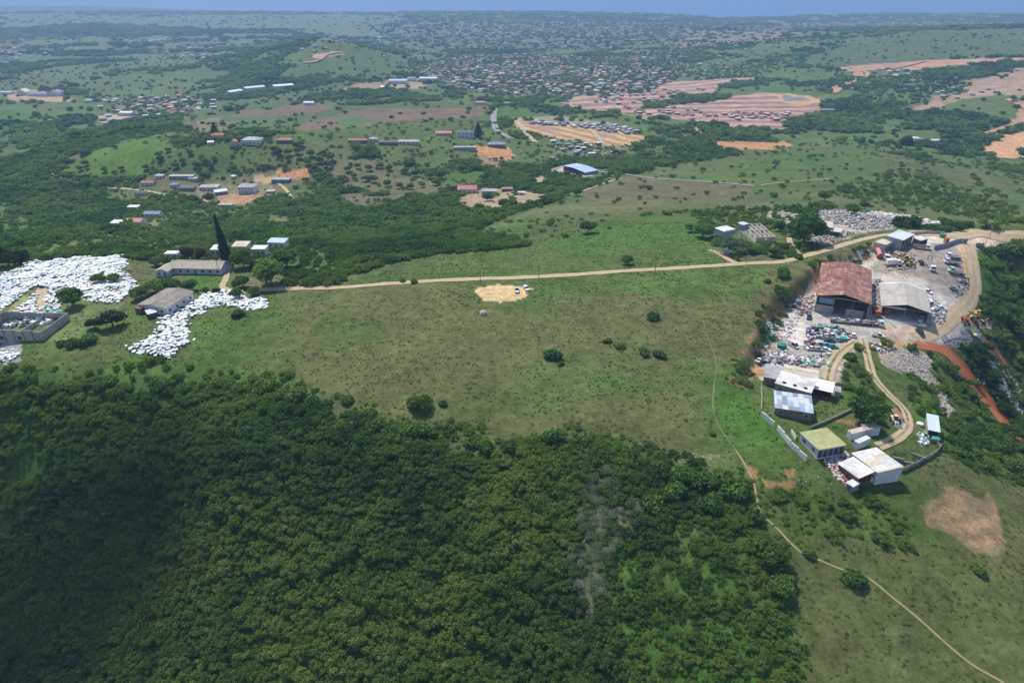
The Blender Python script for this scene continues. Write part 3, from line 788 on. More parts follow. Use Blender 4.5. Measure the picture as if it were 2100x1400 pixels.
# ------------------------------------------------------------------ mesh builder
class MB:
    def __init__(s): s.v = []; s.f = []; s.m = []
    def add(s, vs, fs, m=0):
        o = len(s.v); s.v += [tuple(v) for v in vs]; s.f += [tuple(i + o for i in f) for f in fs]; s.m += [m] * len(fs)
    def box(s, cx, cy, z0, sx, sy, sz, rz=0, m=0, taper=1.0, ty=None):
        c, n = math.cos(rz), math.sin(rz); ty = taper if ty is None else ty
        vs = []
        for z, tx, tyy in ((z0, 1, 1), (z0 + sz, taper, ty)):
            for x, y in ((-1, -1), (1, -1), (1, 1), (-1, 1)):
                X = x * sx / 2 * tx; Y = y * sy / 2 * tyy
                vs.append((cx + X * c - Y * n, cy + X * n + Y * c, z))
        s.add(vs, [(0, 3, 2, 1), (4, 5, 6, 7), (0, 1, 5, 4), (1, 2, 6, 5), (2, 3, 7, 6), (3, 0, 4, 7)], m)
    def prof(s, pts, x0, x1, m=0, ins=0.0, insz=None):
        """profile of (y, z) points extruded along x; points above insz are drawn in by ins (tumblehome)"""
        n = len(pts); L = []; Rr = []
        for y, z in pts:
            k = ins if (insz is not None and z > insz) else 0
            L.append((x0 + k, y, z)); Rr.append((x1 - k, y, z))
        fs = [tuple(range(n))[::-1], tuple(range(n, 2 * n))]
        fs += [(i, (i + 1) % n, n + (i + 1) % n, n + i) for i in range(n)]
        s.add(L + Rr, fs, m)
    def tube(s, p0, p1, r, n=6, m=0, r1=None, caps=True):
        p0 = Vector(p0); p1 = Vector(p1); d = (p1 - p0)
        if d.length < 1e-6: return
        q = d.to_track_quat('Z', 'Y'); r1 = r if r1 is None else r1; vs = []
        for p, rr in ((p0, r), (p1, r1)):
            for i in range(n):
                a = 2 * math.pi * i / n; vs.append(p + q @ Vector((math.cos(a) * rr, math.sin(a) * rr, 0)))
        fs = [(i, (i + 1) % n, n + (i + 1) % n, n + i) for i in range(n)]
        if caps: fs += [tuple(range(n))[::-1], tuple(range(n, 2 * n))]
        s.add(vs, fs, m)
    def slab(s, a, b, c, d, t, m=0):
        """sheet with corners a,b,c,d (upper face, counter-clockwise) and thickness t downwards"""
        vs = [Vector(p) for p in (a, b, c, d)]; lo = [p - Vector((0, 0, t)) for p in vs]
        s.add(vs + lo, [(0, 1, 2, 3), (7, 6, 5, 4), (0, 4, 5, 1), (1, 5, 6, 2), (2, 6, 7, 3), (3, 7, 4, 0)], m)
    def build(s, name, mats, parent=None, smooth=False):
        me = bpy.data.meshes.new(name); me.from_pydata(s.v, [], s.f)
        for mm in (mats if isinstance(mats, (list, tuple)) else [mats]): me.materials.append(mm)
        if any(s.m): me.polygons.foreach_set('material_index', s.m)
        if smooth: me.polygons.foreach_set('use_smooth', [True] * len(s.f))
        me.update()
        o = bpy.data.objects.new(name, me); COL.objects.link(o)
        if parent is not None: o.parent = parent
        return o

def empty(name, loc, rz=0.0):
    o = bpy.data.objects.new(name, None); COL.objects.link(o); o.location = loc; o.rotation_euler = (0, 0, rz); o.empty_display_size = .5
    return o

def copy_tree(o, parent=None):
    c = o.copy(); COL.objects.link(c)
    if parent is not None: c.parent = parent
    for ch in list(o.children): copy_tree(ch, c)
    return c

# ------------------------------------------------------------------ surfaces of made things
MATS = {}
def surf(name, a, b_=None, scale=1.0, rough=.8, metal=0.0, bump=0.0, dirt=None, dirtf=.5, spec=.3, corr=None, streak=None, sheets=None):
    """procedural surface: two tones by noise, optional grime patches, optional corrugation (axis) and streaks down the slope (axis)"""
    if name in MATS: return MATS[name]
    m, nt, b = new_mat(name)
    tc = N(nt, "ShaderNodeTexCoord"); oi = N(nt, "ShaderNodeObjectInfo")
    v = N(nt, "ShaderNodeVectorMath", operation='ADD'); nt.links.new(tc.outputs["Object"], v.inputs[0])
    sc = N(nt, "ShaderNodeVectorMath", operation='SCALE'); nt.links.new(oi.outputs["Location"], sc.inputs[0]); sc.inputs[3].default_value = 1.37
    nt.links.new(sc.outputs[0], v.inputs[1]); vec = v.outputs[0]
    col = mixc(nt, 'MIX', remap(nt, noise(nt, scale, vec, 4), .35, .65, 0, 1), a, b_ or a)
    if streak is not None:
        mp = N(nt, "ShaderNodeMapping"); nt.links.new(tc.outputs["Object"], mp.inputs[0]); mp.inputs["Scale"].default_value = (.25, 1.6, 1) if streak == 'x' else (1.6, .25, 1)
        col = mixc(nt, 'MULTIPLY', .8, col, mixc(nt, 'MIX', remap(nt, noise(nt, 1.3, mp.outputs[0], 4), .35, .65, 0, 1), (.62, .60, .58), (1.25, 1.22, 1.2)))
    if sheets is not None:      # single roofing sheets differ in age: (width, length, strength)
        dv = N(nt, "ShaderNodeVectorMath", operation='DIVIDE'); nt.links.new(tc.outputs["Object"], dv.inputs[0]); dv.inputs[1].default_value = (sheets[0], sheets[1], 1e6)
        fl = N(nt, "ShaderNodeVectorMath", operation='FLOOR'); nt.links.new(dv.outputs[0], fl.inputs[0])
        wn_ = N(nt, "ShaderNodeTexWhiteNoise"); nt.links.new(fl.outputs[0], wn_.inputs["Vector"])
        fr = N(nt, "ShaderNodeVectorMath", operation='FRACTION'); nt.links.new(dv.outputs[0], fr.inputs[0]); sx_ = N(nt, "ShaderNodeSeparateXYZ"); nt.links.new(fr.outputs[0], sx_.inputs[0])
        k = math_(nt, 'MULTIPLY', remap(nt, wn_.outputs["Value"], 0, 1, 1 - sheets[2], 1 + sheets[2]), remap(nt, sx_.outputs[1], 0, .09, .72, 1))
        vs = N(nt, "ShaderNodeVectorMath", operation='SCALE'); nt.links.new(col, vs.inputs[0]); nt.links.new(k, vs.inputs[3]); col = vs.outputs[0]
    if dirt is not None:
        col = mixc(nt, 'MIX', math_(nt, 'MULTIPLY', remap(nt, noise(nt, scale * .37, vec, 5, .7), .48, .64, 0, 1), dirtf), col, dirt)
    nt.links.new(col, b.inputs["Base Color"]); b.inputs["Roughness"].default_value = rough; b.inputs["Metallic"].default_value = metal; b.inputs["Specular IOR Level"].default_value = spec
    h = None
    if corr is not None:
        sx = N(nt, "ShaderNodeSeparateXYZ"); nt.links.new(tc.outputs["Object"], sx.inputs[0])
        h = math_(nt, 'SINE', math_(nt, 'MULTIPLY', sx.outputs[0 if corr == 'x' else 1], 14.0))
    elif bump > 0: h = noise(nt, scale * 4, vec, 3)
    if h is not None:
        bp = N(nt, "ShaderNodeBump"); bp.inputs["Strength"].default_value = max(bump, .35); bp.inputs["Distance"].default_value = .04
        nt.links.new(h, bp.inputs["Height"]); nt.links.new(bp.outputs[0], b.inputs["Normal"])
    MATS[name] = m
    return m

def patchwork(name, cols, bw, bh):
    m, nt, b = new_mat(name); tc = N(nt, "ShaderNodeTexCoord")
    v = N(nt, "ShaderNodeVectorMath", operation='DIVIDE'); nt.links.new(tc.outputs["Object"], v.inputs[0]); v.inputs[1].default_value = (bw, bh, 1e6)
    fl = N(nt, "ShaderNodeVectorMath", operation='FLOOR'); nt.links.new(v.outputs[0], fl.inputs[0])
    wn_ = N(nt, "ShaderNodeTexWhiteNoise"); nt.links.new(fl.outputs[0], wn_.inputs["Vector"])
    cr = N(nt, "ShaderNodeValToRGB"); cr.color_ramp.interpolation = 'CONSTANT'; e = cr.color_ramp.elements
    e[0].position = 0; e[0].color = cols[0] + (1,); e[1].position = 1 / len(cols); e[1].color = cols[1] + (1,)
    for i, c in enumerate(cols[2:]):
        el = e.new((i + 2) / len(cols)); el.color = c + (1,)
    nt.links.new(wn_.outputs["Value"], cr.inputs[0])
    c2 = mixc(nt, 'MULTIPLY', .7, cr.outputs[0], mixc(nt, 'MIX', remap(nt, noise(nt, .9, tc.outputs["Object"], 5), .35, .65, 0, 1), (.7, .7, .72), (1.15, 1.12, 1.1)))
    nt.links.new(c2, b.inputs["Base Color"]); b.inputs["Roughness"].default_value = .55
    return m

S_RUST = surf("rusted_sheet", (.25, .115, .085), (.40, .235, .18), .45, .85, dirt=(.13, .045, .04), dirtf=.9, streak='x', sheets=(.9, 4.2, .28))
S_CEMENT = surf("fibre_cement", (.42, .38, .33), (.50, .46, .41), .6, .9, dirt=(.30, .27, .24), dirtf=.6, corr='x', sheets=(1.1, 3.5, .08))
S_TILEGREY = surf("grey_roof", (.24, .215, .185), (.31, .28, .24), .5, .9, dirt=(.16, .15, .12), corr='x', sheets=(1.0, 2.8, .10))
S_WHITE = surf("white_sheet", (.78, .78, .76), (.66, .66, .65), .5, .5, dirt=(.40, .36, .31), dirtf=.8, corr='x', sheets=(1.6, 3.0, .14))
S_CREAM = surf("cream_sheet", (.66, .60, .48), (.56, .50, .41), .5, .7, dirt=(.34, .26, .19), dirtf=.7, corr='x', sheets=(1.6, 3.0, .12))
S_BLUEW = surf("pale_blue_sheet", (.50, .60, .66), (.62, .70, .74), .3, .5, dirt=(.4, .44, .46), corr='y')
S_BLUE = surf("blue_sheet", (.33, .46, .68), (.42, .54, .72), .2, .45, corr='y')
S_GREYM = surf("weathered_zinc", (.34, .34, .35), (.45, .45, .46), .5, .6, dirt=(.22, .19, .16), dirtf=.7, corr='x', sheets=(1.4, 3.0, .16))
S_MOSS = surf("mossy_roof", (.33, .34, .15), (.44, .43, .23), .5, .95, dirt=(.28, .31, .10), dirtf=.7)
S_PATCH = patchwork("patchwork_sheets", [(.36, .42, .52), (.55, .62, .70), (.25, .30, .38), (.62, .60, .62), (.44, .56, .64), (.30, .36, .44)], 1.65, 2.7)
S_BLOCK = surf("grey_blockwork", (.27, .24, .22), (.35, .32, .30), 1.2, .95, dirt=(.18, .15, .13))
S_BLOCKD = surf("bare_blockwork", (.36, .32, .30), (.46, .42, .40), 1.4, .95, dirt=(.24, .20, .19))
S_PLASTER = surf("pale_plaster", (.62, .60, .60), (.70, .68, .68), .7, .9, dirt=(.42, .38, .34))
S_LILAC = surf("lilac_plaster", (.52, .52, .64), (.60, .60, .70), .6, .9, dirt=(.4, .38, .42))
S_CREAMW = surf("cream_plaster", (.58, .52, .42), (.66, .60, .50), .7, .9, dirt=(.38, .32, .26))
S_BRICK = surf("red_brickwork", (.34, .12, .08), (.26, .09, .06), 1.5, .9, dirt=(.15, .07, .05))
S_BROWNW = surf("brown_wall", (.17, .13, .12), (.24, .19, .17), 1.2, .9, dirt=(.11, .09, .08))
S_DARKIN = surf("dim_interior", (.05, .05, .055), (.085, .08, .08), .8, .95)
S_CONC = surf("concrete", (.44, .41, .38), (.52, .49, .46), .9, .95, dirt=(.30, .27, .24))
S_PINKR = surf("pink_red_roof", (.52, .17, .17), (.60, .26, .24), .4, .8, dirt=(.55, .36, .34))
S_ORANGER = surf("terracotta_roof", (.46, .20, .12), (.38, .15, .09), .6, .9)
S_REDR = surf("faded_red_roof", (.36, .15, .13), (.44, .22, .19), .6, .9)
S_DARKR = surf("dark_roof", (.11, .105, .115), (.16, .15, .16), .6, .8)
S_SLATE = surf("slate_blue_roof", (.17, .22, .32), (.22, .27, .38), .5, .7)
S_TEAL = surf("teal_plastic", (.04, .30, .22), (.06, .38, .29), 1, .5)
S_DKGREEN = surf("green_tank", (.02, .22, .14), (.03, .27, .17), 1, .45)
S_STEEL = surf("steel", (.36, .37, .39), (.46, .47, .49), 2, .45, .5)
S_POLE = surf("weathered_pole", (.12, .10, .085), (.18, .155, .13), 2, .95)
S_PAINTW = surf("white_paint", (.80, .80, .80), (.74, .74, .75), 1, .3, spec=.5)
S_PAINTS = surf("silver_paint", (.46, .47, .49), (.52, .53, .55), 1, .3, .3, spec=.5)
S_PAINTD = surf("dark_paint", (.035, .04, .05), (.05, .055, .07), 1, .3, spec=.5)
S_PAINTB = surf("navy_paint", (.03, .045, .11), (.05, .07, .15), 1, .3, spec=.5)
S_PAINTR = surf("red_paint", (.40, .03, .03), (.34, .05, .04), 1, .4, spec=.5)
S_PAINTO = surf("faded_orange_paint", (.48, .14, .06), (.40, .11, .05), 1, .6)
S_PAINTY = surf("yellow_machine_paint", (.58, .38, .04), (.50, .32, .06), 1, .6, dirt=(.25, .17, .08), dirtf=.6)
S_PAINTG = surf("pale_green_paint", (.50, .64, .56), (.62, .72, .66), 1, .35, spec=.5)
S_PAINTC = surf("cream_paint", (.64, .58, .46), (.58, .52, .42), 1, .5)
S_PAINTT = surf("turquoise_paint", (.10, .36, .42), (.08, .30, .36), 1, .5)
S_PINKT = surf("faded_red_tank", (.62, .20, .19), (.70, .30, .28), .8, .45)
S_GLASS = surf("dark_glass", (.02, .025, .03), (.03, .035, .045), 1, .12, spec=.6)
S_TYRE = surf("tyre_rubber", (.022, .022, .022), (.03, .03, .03), 2, .9)
S_TIMBER = surf("grey_timber", (.25, .21, .17), (.33, .29, .24), 2, .95)
S_DECK = surf("truck_deck", (.30, .27, .25), (.40, .37, .34), 1.5, .85, dirt=(.18, .15, .13))
S_BAG = surf("white_woven_plastic", (.84, .84, .86), (.76, .76, .80), 1.4, .6, dirt=(.52, .50, .50), dirtf=.55, bump=.5)
S_BAGT = surf("teal_woven_plastic", (.16, .46, .42), (.24, .56, .52), 1.4, .7)
S_STONE = surf("pinkish_stone", (.48, .40, .38), (.58, .50, .46), 1.2, .95, bump=.6)
S_RUBBLE = surf("beige_rubble", (.60, .52, .45), (.68, .61, .55), 1.2, .95)
S_RAIL = surf("yellow_rail_paint", (.62, .42, .07), (.55, .38, .1), 1, .6)
S_SCRAP = patchwork("mixed_scrap", [(.30, .27, .25), (.55, .53, .50), (.12, .11, .11), (.28, .14, .08), (.70, .69, .67), (.20, .20, .22), (.07, .28, .22), (.42, .36, .28)], 1.3, 1.3)

def roadmat(name, a, b_, rutc, grassy=False):
    """earth or tar road; darker or paler wheel tracks run along it (uv.x = 0..1 across)"""
    m, nt, b = new_mat(name); at = N(nt, "ShaderNodeAttribute", attribute_name="across"); geo = N(nt, "ShaderNodeNewGeometry")
    n_ = noise(nt, .5, geo.outputs["Position"], 5); c = mixc(nt, 'MIX', remap(nt, n_, .35, .65, 0, 1), a, b_)
    d = math_(nt, 'ABSOLUTE', math_(nt, 'SUBTRACT', math_(nt, 'ABSOLUTE', math_(nt, 'SUBTRACT', at.outputs["Fac"], .5)), .24))
    f = math_(nt, 'MULTIPLY', remap(nt, d, .04, .16, 1, 0), remap(nt, noise(nt, .15, geo.outputs["Position"], 3), .4, .6, .2, .9))
    c = mixc(nt, 'MIX', f, c, rutc)
    if grassy:
        e = math_(nt, 'ABSOLUTE', math_(nt, 'SUBTRACT', at.outputs["Fac"], .5))
        c = mixc(nt, 'MIX', math_(nt, 'MULTIPLY', remap(nt, e, .07, .15, 1, 0), remap(nt, noise(nt, .35, geo.outputs["Position"], 3), .35, .6, .2, 1)), c, (.11, .13, .045))
    nt.links.new(c, b.inputs["Base Color"]); b.inputs["Roughness"].default_value = .95
    return m
R_DIRT = roadmat("sandy_road_dirt", (.38, .285, .165), (.46, .35, .21), (.53, .43, .29))
R_TAR = roadmat("old_tar", (.27, .255, .24), (.22, .21, .20), (.31, .29, .27))
R_RED = roadmat("red_road_dirt", (.36, .19, .11), (.43, .25, .15), (.47, .31, .21))
R_TRACK = roadmat("wheel_track_dirt", (.40, .30, .175), (.47, .36, .22), (.53, .43, .29), True)
R_PATH = roadmat("foot_path_dirt", (.24, .20, .10), (.36, .28, .15), (.34, .27, .14))

def road(name, pts, width, mat, label, lift=.12, kind='structure', step=None, taper=False):
    """ribbon laid on the ground along photo-pixel points [(x, y), ...]; width in metres"""
    g = G([p[0] for p in pts], [p[1] for p in pts])
    C = [Vector((a[0], a[1])) for a in g]
    # Catmull-Rom through the points
    Q = []
    for i in range(len(C) - 1):
        p0 = C[max(i - 1, 0)]; p1 = C[i]; p2 = C[i + 1]; p3 = C[min(i + 2, len(C) - 1)]
        L = (p2 - p1).length; n = max(2, int(L / (step or max(1.2, p1.length / 160))))
        for k in range(n):
            t = k / n
            Q.append(.5 * ((2 * p1) + (p2 - p0) * t + (2 * p0 - 5 * p1 + 4 * p2 - p3) * t * t + (3 * p1 - p0 - 3 * p2 + p3) * t ** 3))
    Q.append(C[-1]); K = 5; V = []; ac = []
    for i, p in enumerate(Q):
        d = (Q[min(i + 1, len(Q) - 1)] - Q[max(i - 1, 0)]).normalized(); nn_ = Vector((-d.y, d.x))
        w = width * (1 + .22 * (float(vnoise(np.array([p.x / 7]), np.array([p.y / 7]), 5)[0]) - .5))
        if taper: w *= min(1, (i + 2) / 8, (len(Q) - i + 1) / 8)
        for k in range(K):
            q = p + nn_ * w * (k / (K - 1) - .5); V.append((q.x, q.y)); ac.append(k / (K - 1))
    V = np.array(V); z = H(V[:, 0], V[:, 1]) + lift * np.maximum(1, np.hypot(V[:, 0], V[:, 1]) / 400)
    F = [(i * K + k, i * K + k + 1, (i + 1) * K + k + 1, (i + 1) * K + k) for i in range(len(Q) - 1) for k in range(K - 1)]
    me = mesh_np(name, np.concatenate([V, z[:, None]], 1), np.array(F)[:, ::-1]); me.materials.append(mat)
    a = me.attributes.new("across", 'FLOAT', 'POINT'); a.data.foreach_set('value', np.array(ac, np.float32))
    o = bpy.data.objects.new(name, me); COL.objects.link(o); tag(o, kind=kind, label=label)
    for p in Q[::2]: KEEP.append((p.x, p.y, width * .5 + .7))
    return o

# ------------------------------------------------------------------ buildings
def plan(P1, P2, P3=None, h=3.0, depth=None, far='R', base=False):
    """corners given as photo pixels of the eaves (at height h over ground) or of the base -> origin, width, depth, angle, ground z"""
    z = None
    g0 = g1(*P1) if base else None
    zg = g0.z if base else g1(*P1).z
    for _ in range(4):
        hz = 0 if base else h
        a = Vector([float(v) for v in at_z(P1[0], P1[1], zg + hz)]); b = Vector([float(v) for v in at_z(P2[0], P2[1], zg + hz)])
        zs = H(np.array([a.x, b.x, (a.x + b.x) / 2]), np.array([a.y, b.y, (a.y + b.y) / 2])); zg = float(zs.mean())
    W = (b - a).length; ex = (b - a) / W; ey = Vector((-ex.y, ex.x))
    if P3 is not None:
        c = Vector([float(v) for v in at_z(P3[0], P3[1], zg + hz)]); s = c - (b if far == 'R' else a); depth = s.length
        err = math.atan2(ey.x * s.y - ey.y * s.x, ey.dot(s)) * .5; mid = (a + b) / 2          # share the out-of-square between both edges
        ex = Vector((ex.x * math.cos(err) - ex.y * math.sin(err), ex.x * math.sin(err) + ex.y * math.cos(err))); ey = Vector((-ex.y, ex.x))
        depth *= math.cos(err); a = mid - ex * W / 2; b = mid + ex * W / 2; q = s.normalized() * depth * .5 - ey * depth * .5; a = a + q * .5; b = b + q * .5
    cs = [a, b, a + ey * depth, b + ey * depth]
    zz = H(np.array([c.x for c in cs]), np.array([c.y for c in cs])); zz = np.append(zz, zg)
    ctr = (a + b) / 2 + ey * depth / 2
    KEEP.append((ctr.x, ctr.y, max(W, depth) * .62 + .8))
    if W > 2.2 * depth or depth > 2.2 * W:
        for t in (-.33, .33):
            q = ctr + (ex * W * t if W > depth else ey * depth * t); KEEP.append((q.x, q.y, min(W, depth) * .8))
    return ctr, W, depth, math.atan2(ex.y, ex.x), zg, zg - float(zz.min()) + .6

def building(name, label, cat, P1, P2, P3=None, h=3.0, depth=None, roof='gablex', rise=1.2, rm=None, wm=None, over=.4, wins=0, door=True, wh=1.1, ww=1.2,
             openf=None, group=None, base=False, far='R', chimney=False, sidewins=0, winm=None, trim=None, skirt=0, holes=0, doorm=None, twofl=False):
    ctr, W, D, rz, zg, drop = plan(P1, P2, P3, h, depth, far, base)
    t = empty(name, (ctr.x, ctr.y, zg), rz); tag(t, label, cat, group)
    wm = wm or S_PLASTER; rm = rm or S_TILEGREY; winm = winm or S_GLASS
    w2, d2 = W / 2, D / 2; T = .22; sk = skirt
    mb = MB()
    if openf is None:
        mb.box(0, 0, -drop, W - .02, D - .02, drop + h)
    else:
        # shell open on one side ('f' front, 'r' right): thin walls, slab, posts
        mb.box(0, d2 - T / 2, -drop, W, T, drop + h); mb.box(0, 0, -drop, W - 2 * T - .02, D - 2 * T - .02, drop + .12)
        if openf != 'l': mb.box(-w2 + T / 2, -T / 2 - .01, -drop, T, D - T - .02, drop + h)
        if openf == 'f': mb.box(w2 - T / 2, -T / 2 - .01, -drop, T, D - T - .02, drop + h)
        if openf == 'r': mb.box(-.02, -d2 + T / 2, -drop, W - 2 * T, T, drop + h)
        if openf == 'f' and sk > 0:
            mb.box(-w2 * .62, -d2 + .2, -drop, W * .34, .2, drop + sk); mb.box(w2 * .52, -d2 + .2, -drop, W * .34, .2, drop + sk)
    # gable ends
    if roof == 'gabley':
        ys = [(d2 - T, d2)] + ([] if openf == 'f' else [(-d2, -d2 + T)])
        for ya, yb in ys:
            mb.add([(-w2, ya, h), (w2, ya, h), (0, ya, h + rise), (-w2, yb, h), (w2, yb, h), (0, yb, h + rise)], [(0, 1, 2), (5, 4, 3), (0, 3, 4, 1), (1, 4, 5, 2), (2, 5, 3, 0)])
    if roof == 'gablex':
        for xa, xb in ((-w2, -w2 + T), (w2 - T, w2)):
            mb.add([(xa, -d2, h), (xa, d2, h), (xa, 0, h + rise), (xb, -d2, h), (xb, d2, h), (xb, 0, h + rise)], [(2, 1, 0), (3, 4, 5), (1, 4, 3, 0), (2, 5, 4, 1), (0, 3, 5, 2)])
    if roof in ('mono', 'monof', 'monor'):
        hb, hf = (rise, 0) if roof == 'mono' else (0, rise)
        if roof == 'monor':
            mb.add([(-w2, -d2, h), (w2, -d2, h), (w2, -d2, h + rise), (-w2, d2, h), (w2, d2, h), (w2, d2, h + rise)], [(0, 1, 2), (5, 4, 3), (1, 4, 5, 2), (2, 5, 3, 0)])
        elif hb: mb.add([(-w2, -d2, h), (-w2, d2, h), (-w2, d2, h + hb), (w2, -d2, h), (w2, d2, h), (w2, d2, h + hb)], [(2, 1, 0), (3, 4, 5), (1, 2, 5, 4), (0, 3, 5, 2)])
    mb.build('wall', wm, t)
    o = over; th = .14; rb = MB(); e = .02
    if roof == 'gabley':
        k = rise / w2
        for yy in ([(-d2 - o, d2 + o)]):
            rb.slab((-w2 - o, yy[0], h - k * o + e + th), (0, yy[0], h + rise + e + th), (0, yy[1], h + rise + e + th), (-w2 - o, yy[1], h - k * o + e + th), th)
            rb.slab((0, yy[0], h + rise + e + th), (w2 + o, yy[0], h - k * o + e + th), (w2 + o, yy[1], h - k * o + e + th), (0, yy[1], h + rise + e + th), th)
    elif roof == 'gablex':
        k = rise / d2
        rb.slab((-w2 - o, -d2 - o, h - k * o + e + th), (w2 + o, -d2 - o, h - k * o + e + th), (w2 + o, 0, h + rise + e + th), (-w2 - o, 0, h + rise + e + th), th)
        rb.slab((-w2 - o, 0, h + rise + e + th), (w2 + o, 0, h + rise + e + th), (w2 + o, d2 + o, h - k * o + e + th), (-w2 - o, d2 + o, h - k * o + e + th), th)
    elif roof == 'mono':
        rb.slab((-w2 - o, -d2 - o, h + e + th), (w2 + o, -d2 - o, h + e + th), (w2 + o, d2 + o, h + rise + e + th), (-w2 - o, d2 + o, h + rise + e + th), th)
    elif roof == 'monor':
        rb.slab((-w2 - o, -d2 - o, h + e + th), (w2 + o, -d2 - o, h + rise + e + th), (w2 + o, d2 + o, h + rise + e + th), (-w2 - o, d2 + o, h + e + th), th)
    elif roof == 'hip':
        zz = h + e + th; q = min(w2, d2)
        r0, r1 = ((-w2 + q, 0), (w2 - q, 0)) if w2 >= d2 else ((0, -d2 + q), (0, d2 - q))
        z1 = zz + rise; a, b, c, d = (-w2 - o, -d2 - o, zz), (w2 + o, -d2 - o, zz), (w2 + o, d2 + o, zz), (-w2 - o, d2 + o, zz)
        e0 = (r0[0], r0[1], z1); e1 = (r1[0] + .01, r1[1], z1)
        lo = [(p[0], p[1], p[2] - th) for p in (a, b, c, d)]
        if w2 >= d2: fs = [(0, 1, 5, 4), (1, 2, 5), (2, 3, 4, 5), (3, 0, 4)]
        else: fs = [(0, 1, 4), (1, 2, 5, 4), (2, 3, 5), (3, 0, 4, 5)]
        rb.add([a, b, c, d, e0, e1] + lo, fs + [(9, 8, 7, 6), (0, 6, 7, 1), (1, 7, 8, 2), (2, 8, 9, 3), (3, 9, 6, 0)])
    else:
        rb.box(0, 0, h + e, W + 2 * o, D + 2 * o, .18)
        if rise > .05:
            for (x, y, sx, sy) in ((0, -d2 - o + .1, W + 2 * o, .2), (0, d2 + o - .1, W + 2 * o, .2), (-w2 - o + .1, 0, .2, D + 2 * o - .42), (w2 + o - .1, 0, .2, D + 2 * o - .42)):
                rb.box(x, y, h + e + .185, sx, sy, rise)
    rf = rb.build('roof', rm, t)
    if trim is not None:
        tb = MB()
        if roof == 'gabley':
            y0, y1 = d2 + o - 1.4, d2 + o + .02; k = rise / w2; zz = e + th + .03
            tb.slab((-w2 - o, y0, h - k * o + zz), (0, y0, h + rise + zz), (0, y1, h + rise + zz), (-w2 - o, y1, h - k * o + zz), .025)
            tb.slab((0, y0, h + rise + zz), (w2 + o, y0, h - k * o + zz), (w2 + o, y1, h - k * o + zz), (0, y1, h + rise + zz), .025)
        tb.build('edge_sheet', trim, rf)
    if roof in ('gablex', 'gabley') and trim is None and W > 6:
        cb = MB()
        if roof == 'gablex': cb.box(0, 0, h + rise + .155, W + 2 * o - .1, .4, .07)
        else: cb.box(0, 0, h + rise + .155, .4, D + 2 * o - .1, .07)
        cb.build('ridge_cap', rm, rf)
    if chimney:
        c = MB(); c.box(w2 * .5, d2 * .3, h, .7, .7, rise + 1.3); c.build('chimney', S_BRICK, rf)
    if holes:
        rs = random.Random(5)
        for i in range(holes):
            x = -w2 + W * (.2 + .6 * i / max(1, holes - 1)); tb = MB(); y = -d2 + .8 + rs.uniform(0, .8)
            zr = h + e + th + rise * ((y + d2 + o) / (D + 2 * o)) if roof == 'mono' else h + .3
            tb.tube((x, y, zr + .18), (x, y, zr + .42), .38, 10); tb.tube((x + .5, y + .2, zr + .18), (x + .5, y + .2, zr + .38), .3, 10)
            tb.build('tyre', S_TYRE, rf)
    # windows and doors stand 4 cm proud of the wall, the pane inside its frame
    def win(x, y, z, face, w, hh, label_=None):
        fb = MB(); pb = MB(); k = .05
        if face == 'f':
            fb.box(x, y - .02, z - .06, w + .16, .07, .06); fb.box(x, y - .02, z + hh, w + .16, .07, .07)
            fb.box(x - w / 2 - .04, y - .02, z, .08, .07, hh); fb.box(x + w / 2 + .04, y - .02, z, .08, .07, hh); fb.box(x, y - .02, z, .05, .06, hh)
            pb.box(x, y - .005, z, w, .03, hh)
        else:
            s_ = 1 if face == 'r' else -1
            fb.box(x + s_ * .02, y, z - .06, .07, w + .16, .06); fb.box(x + s_ * .02, y, z + hh, .07, w + .16, .07)
            fb.box(x + s_ * .02, y - w / 2 - .04, z, .07, .08, hh); fb.box(x + s_ * .02, y + w / 2 + .04, z, .07, .08, hh)
            pb.box(x + s_ * .005, y, z, .03, w, hh)
        f_ = fb.build('window', S_PLASTER, t); pb.build('pane', winm, f_)
    n = wins; slots = n + (1 if door else 0)
    if slots:
        for fl in range(2 if twofl else 1):
            zb = fl * h / 2
            di = slots // 2 if door and fl == 0 else -1
            for i in range(slots):
                x = -w2 + W * (i + .5) / slots
                if i == di:
                    db = MB(); db.box(x, -d2 - .01, .05, .95, .08, min(2.1, h - .4)); db.build('door', doorm or S_BROWNW, t)
                else:
                    win(x, -d2, zb + min(1.0, h * .33), 'f', min(ww, W / slots * .7), min(wh, h * .4))
    for i in range(sidewins):
        y = -d2 + D * (i + .5) / sidewins; win(w2, y, 1.0, 'r', 1.1, 1.0); win(-w2, y, 1.0, 'l', 1.1, 1.0)
    t["_w"] = W; t["_d"] = D
    return t

def posts(t, pts, h, r=.09, m=None, name='post'):
    for x, y in pts:
        b = MB(); b.tube((x, y, -.6), (x, y, h), r, 6); b.build(name, m or S_STEEL, t)

